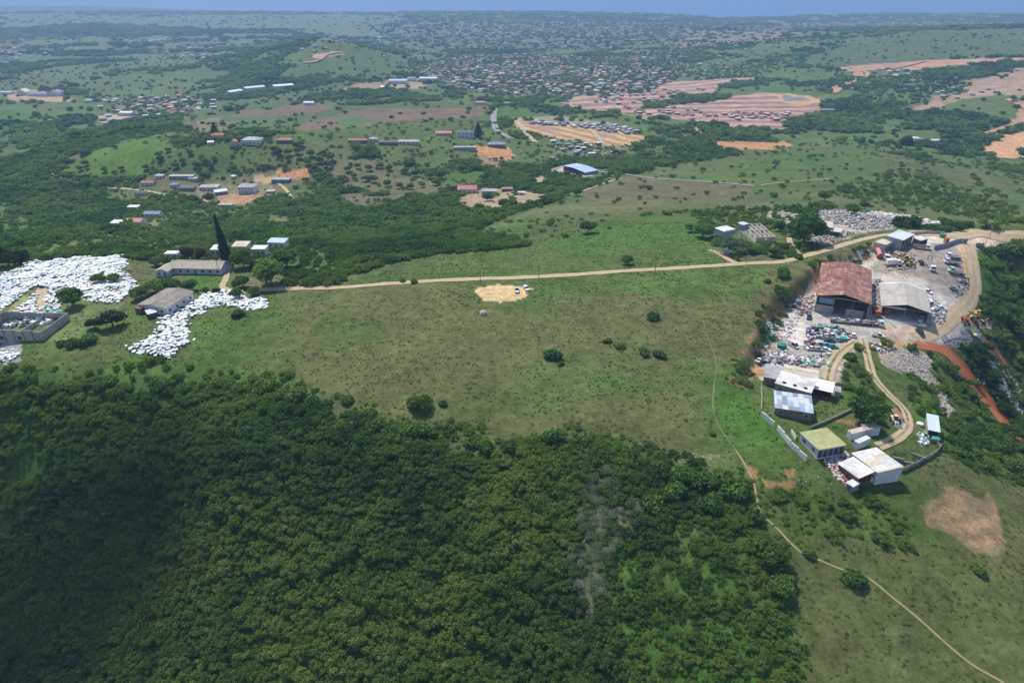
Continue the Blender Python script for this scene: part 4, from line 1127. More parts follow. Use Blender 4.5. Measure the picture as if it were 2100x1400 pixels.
# ------------------------------------------------------------------ trees
CROWN_L = None
def tree_meshes():
    global CROWN_L
    CROWN_L = {}
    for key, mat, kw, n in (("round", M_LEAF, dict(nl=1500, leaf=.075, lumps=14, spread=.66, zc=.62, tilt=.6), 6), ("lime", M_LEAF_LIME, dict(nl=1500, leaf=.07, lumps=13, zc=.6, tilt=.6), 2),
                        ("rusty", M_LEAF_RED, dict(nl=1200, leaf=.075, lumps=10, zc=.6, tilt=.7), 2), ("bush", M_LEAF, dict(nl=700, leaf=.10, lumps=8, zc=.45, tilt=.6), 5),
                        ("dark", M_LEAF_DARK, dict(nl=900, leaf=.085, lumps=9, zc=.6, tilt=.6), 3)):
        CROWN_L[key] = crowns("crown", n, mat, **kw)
    # trunk with four limbs, unit height 1
    CROWN_L["trunk"] = []
    for i in range(4):
        rs = random.Random(i); b = MB(); b.tube((0, 0, -.25), (rs.uniform(-.03, .03), rs.uniform(-.03, .03), .5), .075, 7, 0, .05)
        for k in range(4):
            a = k * 1.57 + rs.uniform(-.4, .4); b.tube((0, 0, .38 + .04 * k), (math.cos(a) * .34, math.sin(a) * .34, .85), .035, 5, 0, .012)
        me = bpy.data.meshes.new("trunk"); me.from_pydata(b.v, [], b.f); me.materials.append(M_BARK); CROWN_L["trunk"].append(me)

def tree(px, py, rpx, label, kind='round', group=None, hr=1.0, name=None, trunk=.55, cat=None, xyz=None, r=None):
    """a tree standing where the photo shows its foot; rpx = crown radius in photo pixels"""
    p = xyz or g1(px, py); d = math.sqrt(p.x ** 2 + p.y ** 2 + (CAM_Z - p.z) ** 2)
    fwd = p.y * math.cos(PITCH) - (p.z - CAM_Z) * math.sin(PITCH)
    r = r or rpx * fwd / FPX
    bush = kind == 'bush'
    t = empty(name or ('bush' if bush else 'tree'), (p.x, p.y, p.z), random.uniform(0, 6.28)); tag(t, label, cat or ('bush' if bush else 'tree'), group)
    me = random.choice(CROWN_L[kind]); o = bpy.data.objects.new('crown', me); COL.objects.link(o); o.parent = t
    s = random.uniform(.93, 1.07)
    lift = 0 if bush else r * trunk * .55
    o.location = (0, 0, lift - (.1 * r if bush else .12 * r)); o.scale = (r * s, r / s, r * hr)
    tr = bpy.data.objects.new('trunk' if not bush else 'stem', random.choice(CROWN_L["trunk"])); COL.objects.link(tr); tr.parent = t
    th = lift + r * hr * .55; tr.scale = (r * .9, r * .9, th) if not bush else (r * .6, r * .6, r * hr * .6)
    KEEP.append((p.x, p.y, r * .55))
    return t

def conifer(px, py, hpx, rpx, label, name='cypress', lean=0.0, group=None):
    p = g1(px, py); fwd = p.y * math.cos(PITCH) - (p.z - CAM_Z) * math.sin(PITCH); k = fwd / FPX
    dep_ = math.atan2(CAM_Z - p.z, p.y); hh = hpx * k / math.cos(dep_); r = rpx * k
    t = empty(name, (p.x, p.y, p.z)); tag(t, label, 'tree', group); t.rotation_euler = (0, lean, 0)
    rs = np.random.default_rng(int(px)); n = 2600; u = rs.uniform(0, 1, n) ** .8; a = rs.uniform(0, 6.283, n)
    rad = r * np.clip(1.15 * (1 - u) ** .75, .06, 1) * (.55 + .45 * np.minimum(1, u * 9)) * rs.uniform(.7, 1.2, n) * (1 + .22 * np.sin(a * 5 + u * 23)) * (1 + .12 * np.sin(u * 60))
    P = np.stack([np.cos(a) * rad, np.sin(a) * rad, hh * (.04 + .96 * u)], 1); d = np.stack([np.cos(a), np.sin(a), np.full(n, .35)], 1)
    nr = d + rs.normal(size=(n, 3)) * .5; nr /= np.linalg.norm(nr, axis=1)[:, None]; t1 = np.cross(nr, rs.normal(size=(n, 3))); t1 /= np.linalg.norm(t1, axis=1)[:, None]; t2 = np.cross(nr, t1)
    s = (.04 * hh * rs.uniform(.5, 1, n) * (1.1 - u * .6))[:, None]
    Vq = np.stack([P - t1 * s, P - t2 * s, P + t1 * s, P + t2 * s], 1).reshape(-1, 3)
    me = mixed_mesh("crown", Vq, np.arange(n * 4).reshape(n, 4), np.repeat(rs.uniform(0, 1, n), 4)); me.materials.append(M_LEAF_DARK)
    o = bpy.data.objects.new("crown", me); COL.objects.link(o); o.parent = t
    b = MB(); b.tube((0, 0, -.5), (0, 0, hh * .8), r * .28, 7, 0, r * .06); b.build('trunk', M_BARK, t)
    KEEP.append((p.x, p.y, r))
    return t

# ------------------------------------------------------------------ vehicles (front towards +Y, standing on z = 0)
def wheels(t, xs, ys, r, w=.24):
    for y in ys:
        for x in xs:
            b = MB(); b.tube((x - w / 2, y, r), (x + w / 2, y, r), r, 14); o = b.build('wheel', S_TYRE, t)
            c = MB(); s = 1 if x > 0 else -1; c.tube((x + s * w * .5, y, r), (x + s * (w * .5 + .03), y, r), r * .55, 10); c.build('rim', S_STEEL, o)

def lights(t, w, y, z, back):
    for s in (-1, 1):
        b = MB(); b.box(s * w * .36, y, z, .3, .06, .16); b.build('headlight', S_STEEL, t)
        b = MB(); b.box(s * w * .4, back, z, .2, .06, .2); b.build('tail_light', S_PAINTR, t)

def make_car(paint, style='sedan'):
    t = empty('car', (0, 0, 0)); w = 1.72; L = 4.35 if style != 'pickup' else 5.1; if_ = L / 2; b = MB()
    z0, zb = .30, .88
    b.prof([(-if_ + .05, z0), (if_ - .12, z0), (if_, .48), (if_ - .08, .72), (if_ - 1.15, zb), (-if_ + (.75 if style == 'sedan' else .1), zb + .06), (-if_ + .04, zb - .02), (-if_, .5)], -w / 2, w / 2)
    roofz = {'sedan': 1.43, 'hatch': 1.5, 'suv': 1.72, 'van': 2.0, 'pickup': 1.68}[style]
    y1 = if_ - 1.2; y0 = {'sedan': -if_ + .8, 'hatch': -if_ + .12, 'suv': -if_ + .1, 'van': -if_ + .06, 'pickup': -.35}[style]
    if style == 'van': y1 = if_ - .75
    c = MB(); rl = .62 if style != 'van' else .55; rk = {'sedan': .55, 'hatch': .35, 'suv': .22, 'van': .08, 'pickup': .12}[style]
    c.add([(-w / 2 + .04, y0, zb), (w / 2 - .04, y0, zb), (w / 2 - .04, y1, zb), (-w / 2 + .04, y1, zb), (-w / 2 + .2, y0 + rk, roofz), (w / 2 - .2, y0 + rk, roofz), (w / 2 - .2, y1 - rl, roofz), (-w / 2 + .2, y1 - rl, roofz)],
          [(0, 3, 2, 1), (4, 5, 6, 7), (0, 1, 5, 4), (1, 2, 6, 5), (2, 3, 7, 6), (3, 0, 4, 7)])
    if style == 'pickup':
        for x in (-w / 2 + .06, w / 2 - .06): b.box(x, -1.5, zb + .02, .1, 2.0, .42)
        b.box(0, -if_ + .1, zb + .02, w - .24, .08, .42)
    body = b.build('body', paint, t)
    c.build('cabin_glass', S_GLASS, t)
    r = MB(); r.box(0, (y0 + rk + y1 - rl) / 2, roofz + .005, w - .38, (y1 - rl) - (y0 + rk) + .04, .06, taper=.96)
    for s in (-1, 1):      # pillars
        for (ya, yb) in ((y0, y0 + rk), (y1, y1 - rl)): r.tube((s * (w / 2 - .035), ya, zb), (s * (w / 2 - .19), yb, roofz + .02), .05, 4)
        if style in ('van', 'suv', 'hatch'): r.add([(s * (w / 2 - .03), y0, zb), (s * (w / 2 - .03), y0 + (y1 - y0) * .42, zb), (s * (w / 2 - .185), y0 + (y1 - y0) * .42, roofz), (s * (w / 2 - .185), y0 + rk, roofz)], [(0, 1, 2, 3) if s > 0 else (3, 2, 1, 0)])
    r.build('roof', paint, t)
    wheels(t, (-w / 2 + .08, w / 2 - .08), (-L * .31, L * .31), .32, .2); lights(t, w, if_ - .02, .6, -if_ + .01)
    return t

def make_truck(cab, kind='flatbed', L=7.2, deck=None, axles=2):
    t = empty('truck', (0, 0, 0)); w = 2.35; hf = L / 2; b = MB(); cl = 1.9
    b.prof([(hf - cl, .55), (hf - .05, .55), (hf, .9), (hf - .06, 1.55), (hf - .42, 2.55), (hf - cl, 2.62)], -w / 2, w / 2, ins=.1, insz=1.8)
    b.build('cab', cab, t)
    g = MB(); g.add([(-w / 2 + .2, hf + .0, 1.62), (w / 2 - .2, hf + .0, 1.62), (w / 2 - .3, hf - .36, 2.45), (-w / 2 + .3, hf - .36, 2.45)], [(0, 1, 2, 3)]); g.build('windscreen', S_GLASS, t)
    for s in (-1, 1):
        g = MB(); g.box(s * (w / 2 - .01), hf - .95, 1.6, .06, .85, .65); g.build('side_window', S_GLASS, t)
    c = MB()
    for s in (-.42, .42): c.box(s, -cl / 2, .62, .14, L - cl, .22)
    c.build('chassis', S_PAINTD, t)
    bl = L - cl - .25; yc = -hf + bl / 2; deck = deck or S_DECK; d = MB()
    if kind == 'flatbed':
        d.box(0, yc, .9, w, bl, .16); d.box(0, yc + bl / 2 - .06, 1.065, w, .1, .9)
        for s in (-1, 1): d.box(s * (w / 2 - .04), yc - .06, 1.065, .07, bl - .16, .3)
        d.build('flat_bed', deck, t)
    elif kind == 'tipper':
        d.box(0, yc, .95, w * .92, bl, .12)
        for s in (-1, 1): d.box(s * (w * .46 - .04), yc, 1.075, .08, bl, .95)
        d.box(0, yc + bl / 2 - .05, 1.075, w * .92 - .18, .1, 1.3); d.box(0, yc - bl / 2 + .05, 1.075, w * .92 - .18, .1, .8); d.build('tipper_body', deck, t)
    elif kind == 'box':
        d.box(0, yc, .95, w, bl, 2.3); d.build('box_body', deck, t)
    elif kind == 'crane':
        d.box(0, yc, .9, w, bl, .16); d.build('flat_bed', deck, t); k = MB()
        for s in (-1, 1):
            k.tube((s * .9, yc - bl * .3, 1.0), (s * .9, yc - bl * .48, 4.2), .09, 5); k.tube((s * .9, yc + bl * .3, 1.0), (s * .9, yc - bl * .48, 4.2), .07, 5)
        k.tube((-.9, yc - bl * .48, 4.2), (.9, yc - bl * .48, 4.2), .09, 5); k.tube((-.9, yc - bl * .4, 3), (.9, yc - bl * .4, 3), .07, 5); k.build('lifting_frame', S_PAINTD, t)
    ax = [hf - 1.1, -hf + 1.3] + ([-hf + 2.4] if axles > 2 else [])
    wheels(t, (-w / 2 + .2, w / 2 - .2), ax, .48, .32); lights(t, w, hf + .0, .75, -hf + .1)
    return t

def make_artic():
    t = make_truck(S_PAINTG, 'none', 5.6); t.name = 'articulated_truck'
    def trailer(y1, L, load):
        b = MB(); b.box(0, y1 - L / 2, 1.15, 2.4, L, .22); b.box(0, y1 - .08, 1.375, 2.4, .12, 1.0); b.box(0, y1 - L + .1, 1.375, 2.3, .1, .5)
        for s in (-1, 1):
            for k in range(5): b.box(s * 1.12, y1 - .8 - k * (L - 1.6) / 4, 1.375, .1, .1, .75)
        tr = b.build('trailer', S_DECK, t)
        c = MB(); rs = random.Random(int(L * 10))
        for k in range(load): c.box(rs.uniform(-.7, .7), y1 - .7 - rs.uniform(0, L - 1.5), 1.38, rs.uniform(.5, 1.2), rs.uniform(.6, 1.8), rs.uniform(.2, .8), rs.uniform(-.3, .3))
        c.build('load', S_SCRAP, tr)
        wheels(t, (-1.0, 1.0), (y1 - L + 1.0, y1 - L + 2.2), .5, .35)
    trailer(.5, 8.4, 16); trailer(-8.4, 9.4, 10)
    return t

def make_loader(paint, kind='loader'):
    t = empty('machine', (0, 0, 0)); b = MB()
    if kind == 'loader':
        b.prof([(-2.6, .7), (.3, .7), (.3, 1.5), (-.6, 1.7), (-2.6, 1.55)], -.75, .75); b.box(0, 1.1, .75, 1.0, 1.5, .6); b.build('body', paint, t)
        wheels(t, (-.95, .95), (-1.6, 1.3), .72, .5)
        a = MB()
        for s in (-.5, .5): a.tube((s, .9, 1.5), (s, 2.7, .8), .11, 5)
        a.build('lift_arm', paint, t); k = MB(); k.add([(-1.2, 2.6, .2), (1.2, 2.6, .2), (1.2, 3.5, .25), (-1.2, 3.5, .25), (-1.2, 2.6, 1.15), (1.2, 2.6, 1.15)], [(0, 1, 2, 3), (0, 4, 5, 1), (3, 2, 5, 4), (0, 3, 4), (1, 5, 2)]); k.build('bucket', S_STEEL, t)
    else:
        for s in (-1, 1):
            k = MB(); k.prof([(-1.7, .12), (1.7, .12), (1.95, .45), (1.7, .8), (-1.7, .8), (-1.95, .45)], s * 1.05 - .25, s * 1.05 + .25); k.build('track', S_TYRE, t)
        b.box(0, -.5, .95, 2.3, 3.0, .75, taper=.95); b.build('body', paint, t)
        a = MB(); a.tube((.2, .8, 1.6), (.2, 3.2, 3.7), .2, 6); a.tube((.2, 3.2, 3.7), (.2, 5.0, 1.6), .15, 6); a.build('boom', paint, t)
        k = MB(); k.box(.2, 5.0, .7, .9, .8, .9, taper=.7); k.build('bucket', S_STEEL, t)
    c = MB(); c.box(-.35 if kind != 'loader' else 0, -.1, 1.72, 1.05, 1.3, 1.15, taper=.9); c.build('cab', [S_GLASS], t); r = MB(); r.box(-.35 if kind != 'loader' else 0, -.1, 2.875, 1.1, 1.35, .08); r.build('cab_roof', paint, t)
    return t

def place(t, px, py, head, label, cat, group=None, name=None, off=0.0):
    """head: bearing of the nose in degrees, 0 = away from the viewpoint, 90 = to the right of the photo"""
    p = g1(px, py); t.location = (p.x, p.y, p.z + off)
    d = Vector((math.sin(R(head)), math.cos(R(head)))); L = 2.0
    zf = h1(p.x + d.x * L, p.y + d.y * L); zb = h1(p.x - d.x * L, p.y - d.y * L)
    t.rotation_euler = (math.atan2(zf - zb, 2 * L), 0, -R(head)); t.location.z = (zf + zb) / 2 + off
    if name: t.name = name
    tag(t, label, cat, group); KEEP.append((p.x, p.y, 2.6)); return t

# ================================================================== roads and paths
R_REDE = roadmat("red_earth", (.34, .10, .04), (.42, .13, .05), (.46, .17, .08))
road("dirt_road", [(536, 594), (620, 591), (720, 588), (870, 577), (980, 572), (1100, 568), (1220, 560), (1330, 553), (1430, 547), (1520, 541), (1600, 537), (1640, 528), (1680, 517), (1720, 505), (1770, 491), (1800, 484), (1835, 480), (1870, 478)], 3.9, R_DIRT, "sandy dirt road along the top of the plateau")
road("dirt_road", [(1872, 478), (1900, 479), (1960, 484), (2000, 478), (2060, 484), (2140, 492), (2300, 505)], 9.0, R_DIRT, "pale dirt road entering from the right", lift=.16)
road("dirt_road", [(1455, 513), (1475, 521), (1500, 536), (1515, 541)], 3.0, R_DIRT, "short spur of dirt road to the water towers", lift=.2)
road("dirt_road", [(1618, 488), (1622, 502), (1634, 518), (1645, 524)], 2.8, R_DIRT, "short spur of dirt road beside the tall tree", lift=.2)
road("dirt_track", [(1752, 700), (1735, 712), (1715, 730), (1702, 755), (1697, 780)], 4.2, R_TRACK, "twin wheel track down past the sheds", lift=.2)
road("dirt_track", [(1768, 695), (1776, 720), (1782, 745), (1790, 770), (1812, 798), (1836, 822), (1855, 842), (1862, 865), (1856, 885), (1840, 898), (1815, 910), (1800, 916)], 3.2, R_TRACK, "curving wheel track down to the containers", lift=.2)
road("dirt_road", [(1985, 500), (1995, 540), (2000, 580), (1995, 605), (1975, 632), (1950, 655), (1920, 680), (1880, 695)], 6.0, R_DIRT, "yard road down the right side of the trucks", lift=.14)
FAINT = roadmat("faint_path", (.10, .11, .045), (.17, .16, .075), (.2, .17, .09))
road("foot_path", [(1464, 790), (1463, 840), (1478, 880), (1510, 925)], .6, FAINT, "faint upper part of the footpath by the green strip", lift=.1)
road("foot_path", [(1510, 925), (1540, 975), (1550, 1010), (1560, 1050), (1590, 1080), (1640, 1130), (1680, 1148), (1720, 1165), (1780, 1185), (1830, 1225), (1880, 1265), (1930, 1310), (1990, 1360), (2050, 1395), (2120, 1440)], .55, R_PATH, "narrow footpath winding down the grass", lift=.1)
road("foot_path", [(1438, 640), (1450, 690), (1468, 740), (1464, 790)], .4, FAINT, "faint footpath across the field", lift=.1)
road("red_road", [(1882, 708), (1915, 712), (1942, 724), (1962, 745), (1985, 778), (2010, 812), (2035, 842), (2055, 866), (2075, 888), (2100, 905), (2140, 930)], 4.6, R_REDE, "orange red earth track cut down the right slope", lift=.15)
road("red_road", [(2018, 698), (2035, 712), (2050, 730), (2066, 750)], 4.2, R_REDE, "short orange red cut above the right slope", lift=.15)
road("foot_path", [(40, 640), (70, 618), (100, 600)], 1.2, R_PATH, "path between the white bags", lift=.1)
road("dirt_track", [(92, 640), (86, 615), (88, 592)], 3.4, R_DIRT, "sandy track between the white bags", lift=.14)
road("dirt_road", [(470, 545), (463, 572), (458, 590), (500, 600), (540, 594)], 2.6, R_DIRT, "sandy drive to the long house", lift=.12)
road("tar_road", [(1018, 212), (1014, 228), (1012, 245), (1016, 262), (1030, 275), (1050, 285)], 8.5, R_TAR, "tar road running down between the fields", lift=.2)
road("tar_road", [(1130, 322), (1150, 332), (1180, 340), (1230, 352), (1290, 359), (1340, 366), (1400, 370), (1450, 373), (1500, 377), (1548, 382)], 4.5, R_TAR, "tar road past the blue shed", lift=.2)
road("dirt_road", [(1058, 248), (1075, 268), (1098, 292)], 7, R_DIRT, "earth road along the terraces", lift=.2)
road("dirt_road", [(1190, 258), (1215, 270), (1238, 296)], 5, R_DIRT, "earth road across the terraces", lift=.2)
road("dirt_road", [(1100, 358), (1150, 343), (1165, 338)], 3, R_DIRT, "dirt road joining the tar road by the shed", lift=.2)
road("dirt_road", [(1150, 402), (1195, 392), (1240, 376), (1275, 366)], 3, R_DIRT, "dirt road up to the olive hill", lift=.2)
road("dirt_road", [(1000, 388), (1050, 392), (1100, 400), (1150, 402)], 3, R_DIRT, "dirt road past the red roofed house", lift=.2)
road("dirt_road", [(108, 350), (120, 364), (180, 380), (260, 388), (330, 398), (362, 405)], 3.2, R_DIRT, "dirt road below the lime green hill", lift=.2)
road("dirt_road", [(405, 408), (450, 418), (480, 420), (500, 410), (530, 396)], 3.4, R_RED, "dirt road below the white double storey house", lift=.2)
road("dirt_road", [(565, 372), (585, 388), (600, 408)], 3, R_DIRT, "dirt drive below the grey roofed house", lift=.2)
road("dirt_road", [(1712, 192), (1740, 174), (1776, 160), (1778, 150), (1768, 147), (1800, 144), (1850, 138), (1900, 126)], 9, R_RED, "earth road climbing the far right hill", lift=.4)
road("dirt_road", [(1150, 212), (1240, 232), (1300, 240), (1400, 262), (1420, 258)], 6, R_DIRT, "earth road below the building site", lift=.4)
road("dirt_road", [(625, 130), (645, 128), (660, 122), (670, 114), (700, 108)], 8, R_RED, "earth road on the dark hill", lift=.5)
road("dirt_road", [(2065, 205), (2090, 216), (2110, 232), (2095, 250), (2060, 262), (2010, 276)], 7, R_RED, "earth road bending on the right hillside", lift=.4)
road("tar_road", [(1890, 285), (1930, 295), (1970, 303), (2020, 316)], 6, R_TAR, "tar road past the parked buses at the right", lift=.3)
road("dirt_road", [(1700, 368), (1760, 363), (1600, 375)][::2] + [(1560, 380)], 2, R_DIRT, "faint track over the green hill", lift=.2)
road("dirt_road", [(1425, 262), (1440, 280), (1455, 288)], 6, R_RED, "earth road to the orange terrace", lift=.3)

# ================================================================== the works yard
W1 = building("warehouse", "big rusty red gabled warehouse with an open dark front", "warehouse", (1673, 606), (1781, 621), (1794, 554), 7.4, roof='gabley', rise=2.3, rm=S_RUST, wm=S_BLOCKD, openf='f', door=False, skirt=3.4, over=.6)
w, d = W1["_w"], W1["_d"]
posts(W1, [(-w / 2 + .2, -d / 2 + .2), (w / 2 - .2, -d / 2 + .2), (-w * .17, -d / 2 + .2), (w * .2, -d / 2 + .2)], 7.3, .16, S_RUST)
b = MB(); b.box(0, -d / 2 + 1.5, 6.8, w - .6, .14, .3); b.box(0, -d * .1, 6.8, w - .6, .14, .3); b.box(0, d * .25, 6.8, w - .6, .14, .3); b.build('roof_beam', S_STEEL, W1)
b = MB(); b.box(-w * .3, -d / 2 + .32, 4.2, w * .3, .05, 2.6); b.build('hanging_sheet', S_SLATE, W1)
W2 = building("warehouse", "grey roofed gabled warehouse with a pale strip along its back edge", "warehouse", (1806, 628), (1902, 638), (1909, 594), 4.8, roof='gabley', rise=2.0, rm=S_CEMENT, wm=S_BLOCKD, openf='f', door=False, over=.5, trim=S_WHITE)
w, d = W2["_w"], W2["_d"]
posts(W2, [(-w / 2 + .2, -d / 2 + .2), (w / 2 - .2, -d / 2 + .2), (0, -d / 2 + .2)], 4.8, .13, S_STEEL)
b = MB(); b.tube((-w / 2, -d / 2 + .1, 4.6), (w / 2, -d / 2 + .1, 4.6), .09, 5); b.build('tie_beam', S_STEEL, W2)
b = MB(); b.box(-w * .25, -d / 2 + .05, 4.2, w * .48, .08, .8); b.build('canopy_sheet', S_CREAM, W2)
b = MB(); b.box(-w * .02, -d / 2 - 1.6, -.6, w * .98, 3.2, .78); b.build('loading_slab', S_CONC, W2)
b = MB(); b.box(0, d * .3, .3, w * .8, .15, 2.4); b.build('inner_panel', S_SLATE, W2)
O1 = building("office", "workshop with a pale blue flat roof and an open dark side", "workshop", (1846, 491), (1880, 482), (1813, 485), 4.8, far='L', roof='mono', rise=.4, rm=S_BLUEW, wm=S_BLOCKD, openf='f', door=False, over=.4)
w, d = O1["_w"], O1["_d"]; b = MB(); b.box(0, -d * .1, .13, w - .5, .12, 4.3); b.build('inner_panel', S_DARKIN, O1); posts(O1, [(w * k, -d / 2 + .15) for k in (-.48, -.24, 0, .24, .48)], 4.8, .1, S_PAINTW)  # added dark sheet stands in for the shade inside the open workshop
O2 = building("office", "low flat roofed block with tall dark openings beside the red tank", "workshop", (1813, 502), (1836, 497), (1787, 497), 4.0, far='L', roof='flat', rise=.2, rm=S_CREAM, wm=S_CONC, door=False, over=.1)
w, d = O2["_w"], O2["_d"]
for k in range(4):
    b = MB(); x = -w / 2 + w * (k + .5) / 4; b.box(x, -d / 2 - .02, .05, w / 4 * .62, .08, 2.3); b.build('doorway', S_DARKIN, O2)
b = MB(); b.box(0, -d / 2 - .27, 2.55, w, .5, .38); b.build('fascia', S_SLATE, O2)
building("lean_to", "small silver lean-to roof at the right end of the workshop", "shed", (1888, 494), (1903, 490), None, 2.6, depth=4, roof='mono', rise=.3, rm=S_WHITE, wm=S_BROWNW, openf='f', door=False, over=.2)
# lower sheds
building("shed", "weathered grey roofed shed at the left end of the shed row", "shed", (1566, 773), (1600, 779), (1608, 756), 3.0, roof='mono', rise=.6, rm=S_GREYM, wm=S_BROWNW, over=.25, wins=1)
building("shed", "cream roofed shed behind the white roofed one", "shed", (1605, 770), (1675, 779), (1681, 759), 3.0, roof='gablex', rise=.7, rm=S_CREAM, wm=S_BROWNW, over=.25, wins=2)
building("shed", "long white and grey roofed shed with tyres lying on the roof", "shed", (1592, 785), (1663, 807), (1670, 783), 3.0, roof='mono', rise=.5, rm=S_WHITE, wm=S_BLOCK, over=.25, wins=2, holes=3)
b6 = building("shed", "bright white roofed shed with a red and black front", "shed", (1668, 796), (1706, 805), (1709, 787), 3.1, roof='mono', rise=.4, rm=surf("clean_white_sheet", (.86, .86, .85), (.8, .8, .8), .5, .5, corr='x'), wm=S_BRICK, openf='f', door=False, over=.3, skirt=.9)
building("shed", "brown walled shed under a patchwork of blue grey sheets", "shed", (1589, 837), (1666, 846), (1665, 814), 2.8, roof='mono', rise=.5, rm=S_PATCH, wm=S_BROWNW, over=.2, wins=2)
building("hut", "small dull stone walled hut right of the white roofed shed", "hut", (1712, 803), (1724, 805), (1725, 794), 1.8, roof='flat', rise=.0, rm=S_GREYM, wm=S_STONE, over=.1, door=False)
# compound at the bottom
building("farm_building", "flat building under a mossy yellow green roof", "outbuilding", (1641, 888), (1680, 921), (1736, 913), 3.0, roof='flat', rise=.0, rm=S_MOSS, wm=S_LILAC, over=.35, wins=2, door=False, sidewins=0)
FB = bpy.data.objects['farm_building']; w, d = FB['_w'], FB['_d']
for k in range(5): b = MB(); b.box(w / 2 + .03, -d / 2 + d * (k + .5) / 5, .05, .08, d / 5 * .8, 2.4); b.build('doorway_panel', S_PAINTB if k % 2 else S_DARKIN, FB)  # dark doorway panels, their colour carries the shade of this front
def container(label, P1, P2, P3, top, wm=S_PAINTW):
    ctr, W, D, rz, zg, drop = plan(P2, P3, P1, 2.6, far='L')
    t = empty("container", (ctr.x, ctr.y, zg), rz); tag(t, label, "container")
    b = MB(); b.box(0, 0, 0.0, W, D, 2.55)
    n = int(W / .45)
    for i in range(n):
        for s in (-1, 1): b.box(-W / 2 + W * (i + .5) / n, s * (D / 2 + .02), .15, .2, .05, 2.2)
    b.build('body', wm, t)
    r = MB(); r.box(0, 0, 2.555, W + .04, D + .04, .08); r.build('roof', top, t)
    for s in (-.27, .27):
        dd = MB(); dd.box(-W / 2 - .03, s * D * .9, .12, .05, D * .44, 2.3); dd.build('door', wm, t)
    for x in (-1, 1):
        for y in (-1, 1): f = MB(); f.box(x * (W / 2 - .05), y * (D / 2 - .05), -.35, .14, .14, 2.95); f.build('corner_post', S_STEEL, t)
S_TANTOP = surf("sandy_container_top", (.46, .38, .28), (.56, .50, .42), .8, .9, dirt=(.36, .28, .2))
S_CONTW = surf("container_white", (.60, .62, .66), (.70, .71, .74), .8, .5, dirt=(.45, .42, .40))
container("white container with a dusty tan top, left one of the joined pair", (1736, 881), (1747, 888), (1779, 883), S_TANTOP, S_CONTW)
container("white container with a streaky tan top, right one of the joined pair", (1766, 869), (1779, 881), (1806, 878), S_TANTOP, S_CONTW)
container("clean white container in front of the joined pair", (1747, 901), (1758, 906), (1790, 900), S_WHITE, S_CONTW)
D1 = building("shed", "white roofed open shed at the lower left of the compound", "shed", (1720, 951), (1761, 980), (1791, 969), 2.9, roof='mono', rise=.4, rm=S_WHITE, wm=S_BRICK, openf='r', door=False, over=.3)
w, d = D1["_w"], D1["_d"]; posts(D1, [(w / 2 - .1, y * d / 2 * .9) for y in (-1, -.3, .4, 1)], 2.9, .09, S_TIMBER)
for k in range(5):
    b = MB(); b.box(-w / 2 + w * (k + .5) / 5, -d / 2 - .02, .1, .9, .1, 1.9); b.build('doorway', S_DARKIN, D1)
building("long_shed", "long shed with streaked white and cream roof sheets", "shed", (1750, 930), (1798, 973), (1846, 958), 2.9, roof='monor', rise=.5, rm=patchwork("streaked_sheets", [(.68, .66, .60), (.62, .54, .38), (.66, .68, .68), (.58, .60, .60), (.70, .68, .62), (.60, .56, .46)], 2.2, 9.0), wm=S_CONTW, over=.2, wins=3)
building("hut", "tiny white roofed hut at the lowest corner of the compound", "hut", (1736, 990), (1749, 998), (1763, 991), 2.1, roof='flat', rise=0, rm=S_WHITE, wm=S_BLOCK, over=.2)
G1 = building("lean_to", "narrow white sloping roof standing on posts above the slope", "shelter", (1906, 881), (1929, 887), (1917, 855), 2.4, roof='mono', rise=.5, rm=S_BLUEW, wm=S_BLOCK, openf='f', door=False, over=.2)

def wall_run(name, pts, h, th, mat, label, cat='wall', base=.8, cap=None, panels=None):
    g = G([p[0] for p in pts], [p[1] for p in pts]); o0 = Vector(g[0]); t = empty(name, o0); tag(t, label, cat)
    Q = []
    for i in range(len(g) - 1):
        a = Vector(g[i]); b_ = Vector(g[i + 1]); n = max(1, int((b_ - a).length / 2.5))
        for k in range(n): Q.append(a + (b_ - a) * k / n)
    Q.append(Vector(g[-1])); b = MB(); p = MB(); c = MB()
    for i in range(len(Q) - 1):
        a, e = Q[i], Q[i + 1]; m = (a + e) / 2; L = (e - a).length; rz = math.atan2(e.y - a.y, e.x - a.x); z = h1(m.x, m.y) - o0.z
        b.box(m.x - o0.x, m.y - o0.y, z - base, L + th * .3, th, base + h, rz)
        if cap: c.box(m.x - o0.x, m.y - o0.y, z + h + .003, L + th * .2, th + .1, .08, rz)
    b.build('wall_panel', mat, t)
    if cap: c.build('coping', cap, t)
    if panels:
        for q in Q:
            p = MB(); p.box(q.x - o0.x, q.y - o0.y, h1(q.x, q.y) - o0.z - base, .2, .2, base + h + .15); p.build('post', panels, t)
    for q in Q: KEEP.append((q.x, q.y, 1.0))
    return t
S_SLABW = surf("pale_concrete_slab", (.54, .54, .55), (.62, .62, .62), 1.2, .9, dirt=(.36, .35, .32))
wall_run("boundary_wall", [(1561, 852), (1586, 874)], 1.7, .35, S_SLABW, "short length of pale concrete wall above the long one")
wall_run("boundary_wall", [(1594, 881), (1620, 914), (1652, 946)], 1.7, .35, S_SLABW, "long pale concrete wall on the left of the compound")
wall_run("boundary_wall", [(1662, 879), (1690, 868), (1720, 855), (1745, 843)], 1.0, .25, S_BLOCK, "low dark wall between the patchwork shed and the mossy building")
wall_run("low_wall", [(1622, 886), (1631, 903)], 1.3, .2, S_PLASTER, "short white wall beside the mossy building")
wall_run("pen_wall", [(1832, 940), (1870, 957)], 1.1, .35, S_BLOCK, "grey pen wall nearest the long shed")
wall_run("pen_wall", [(1868, 931), (1896, 947)], 1.1, .35, S_BLOCK, "grey pen wall in the right half of the pen")
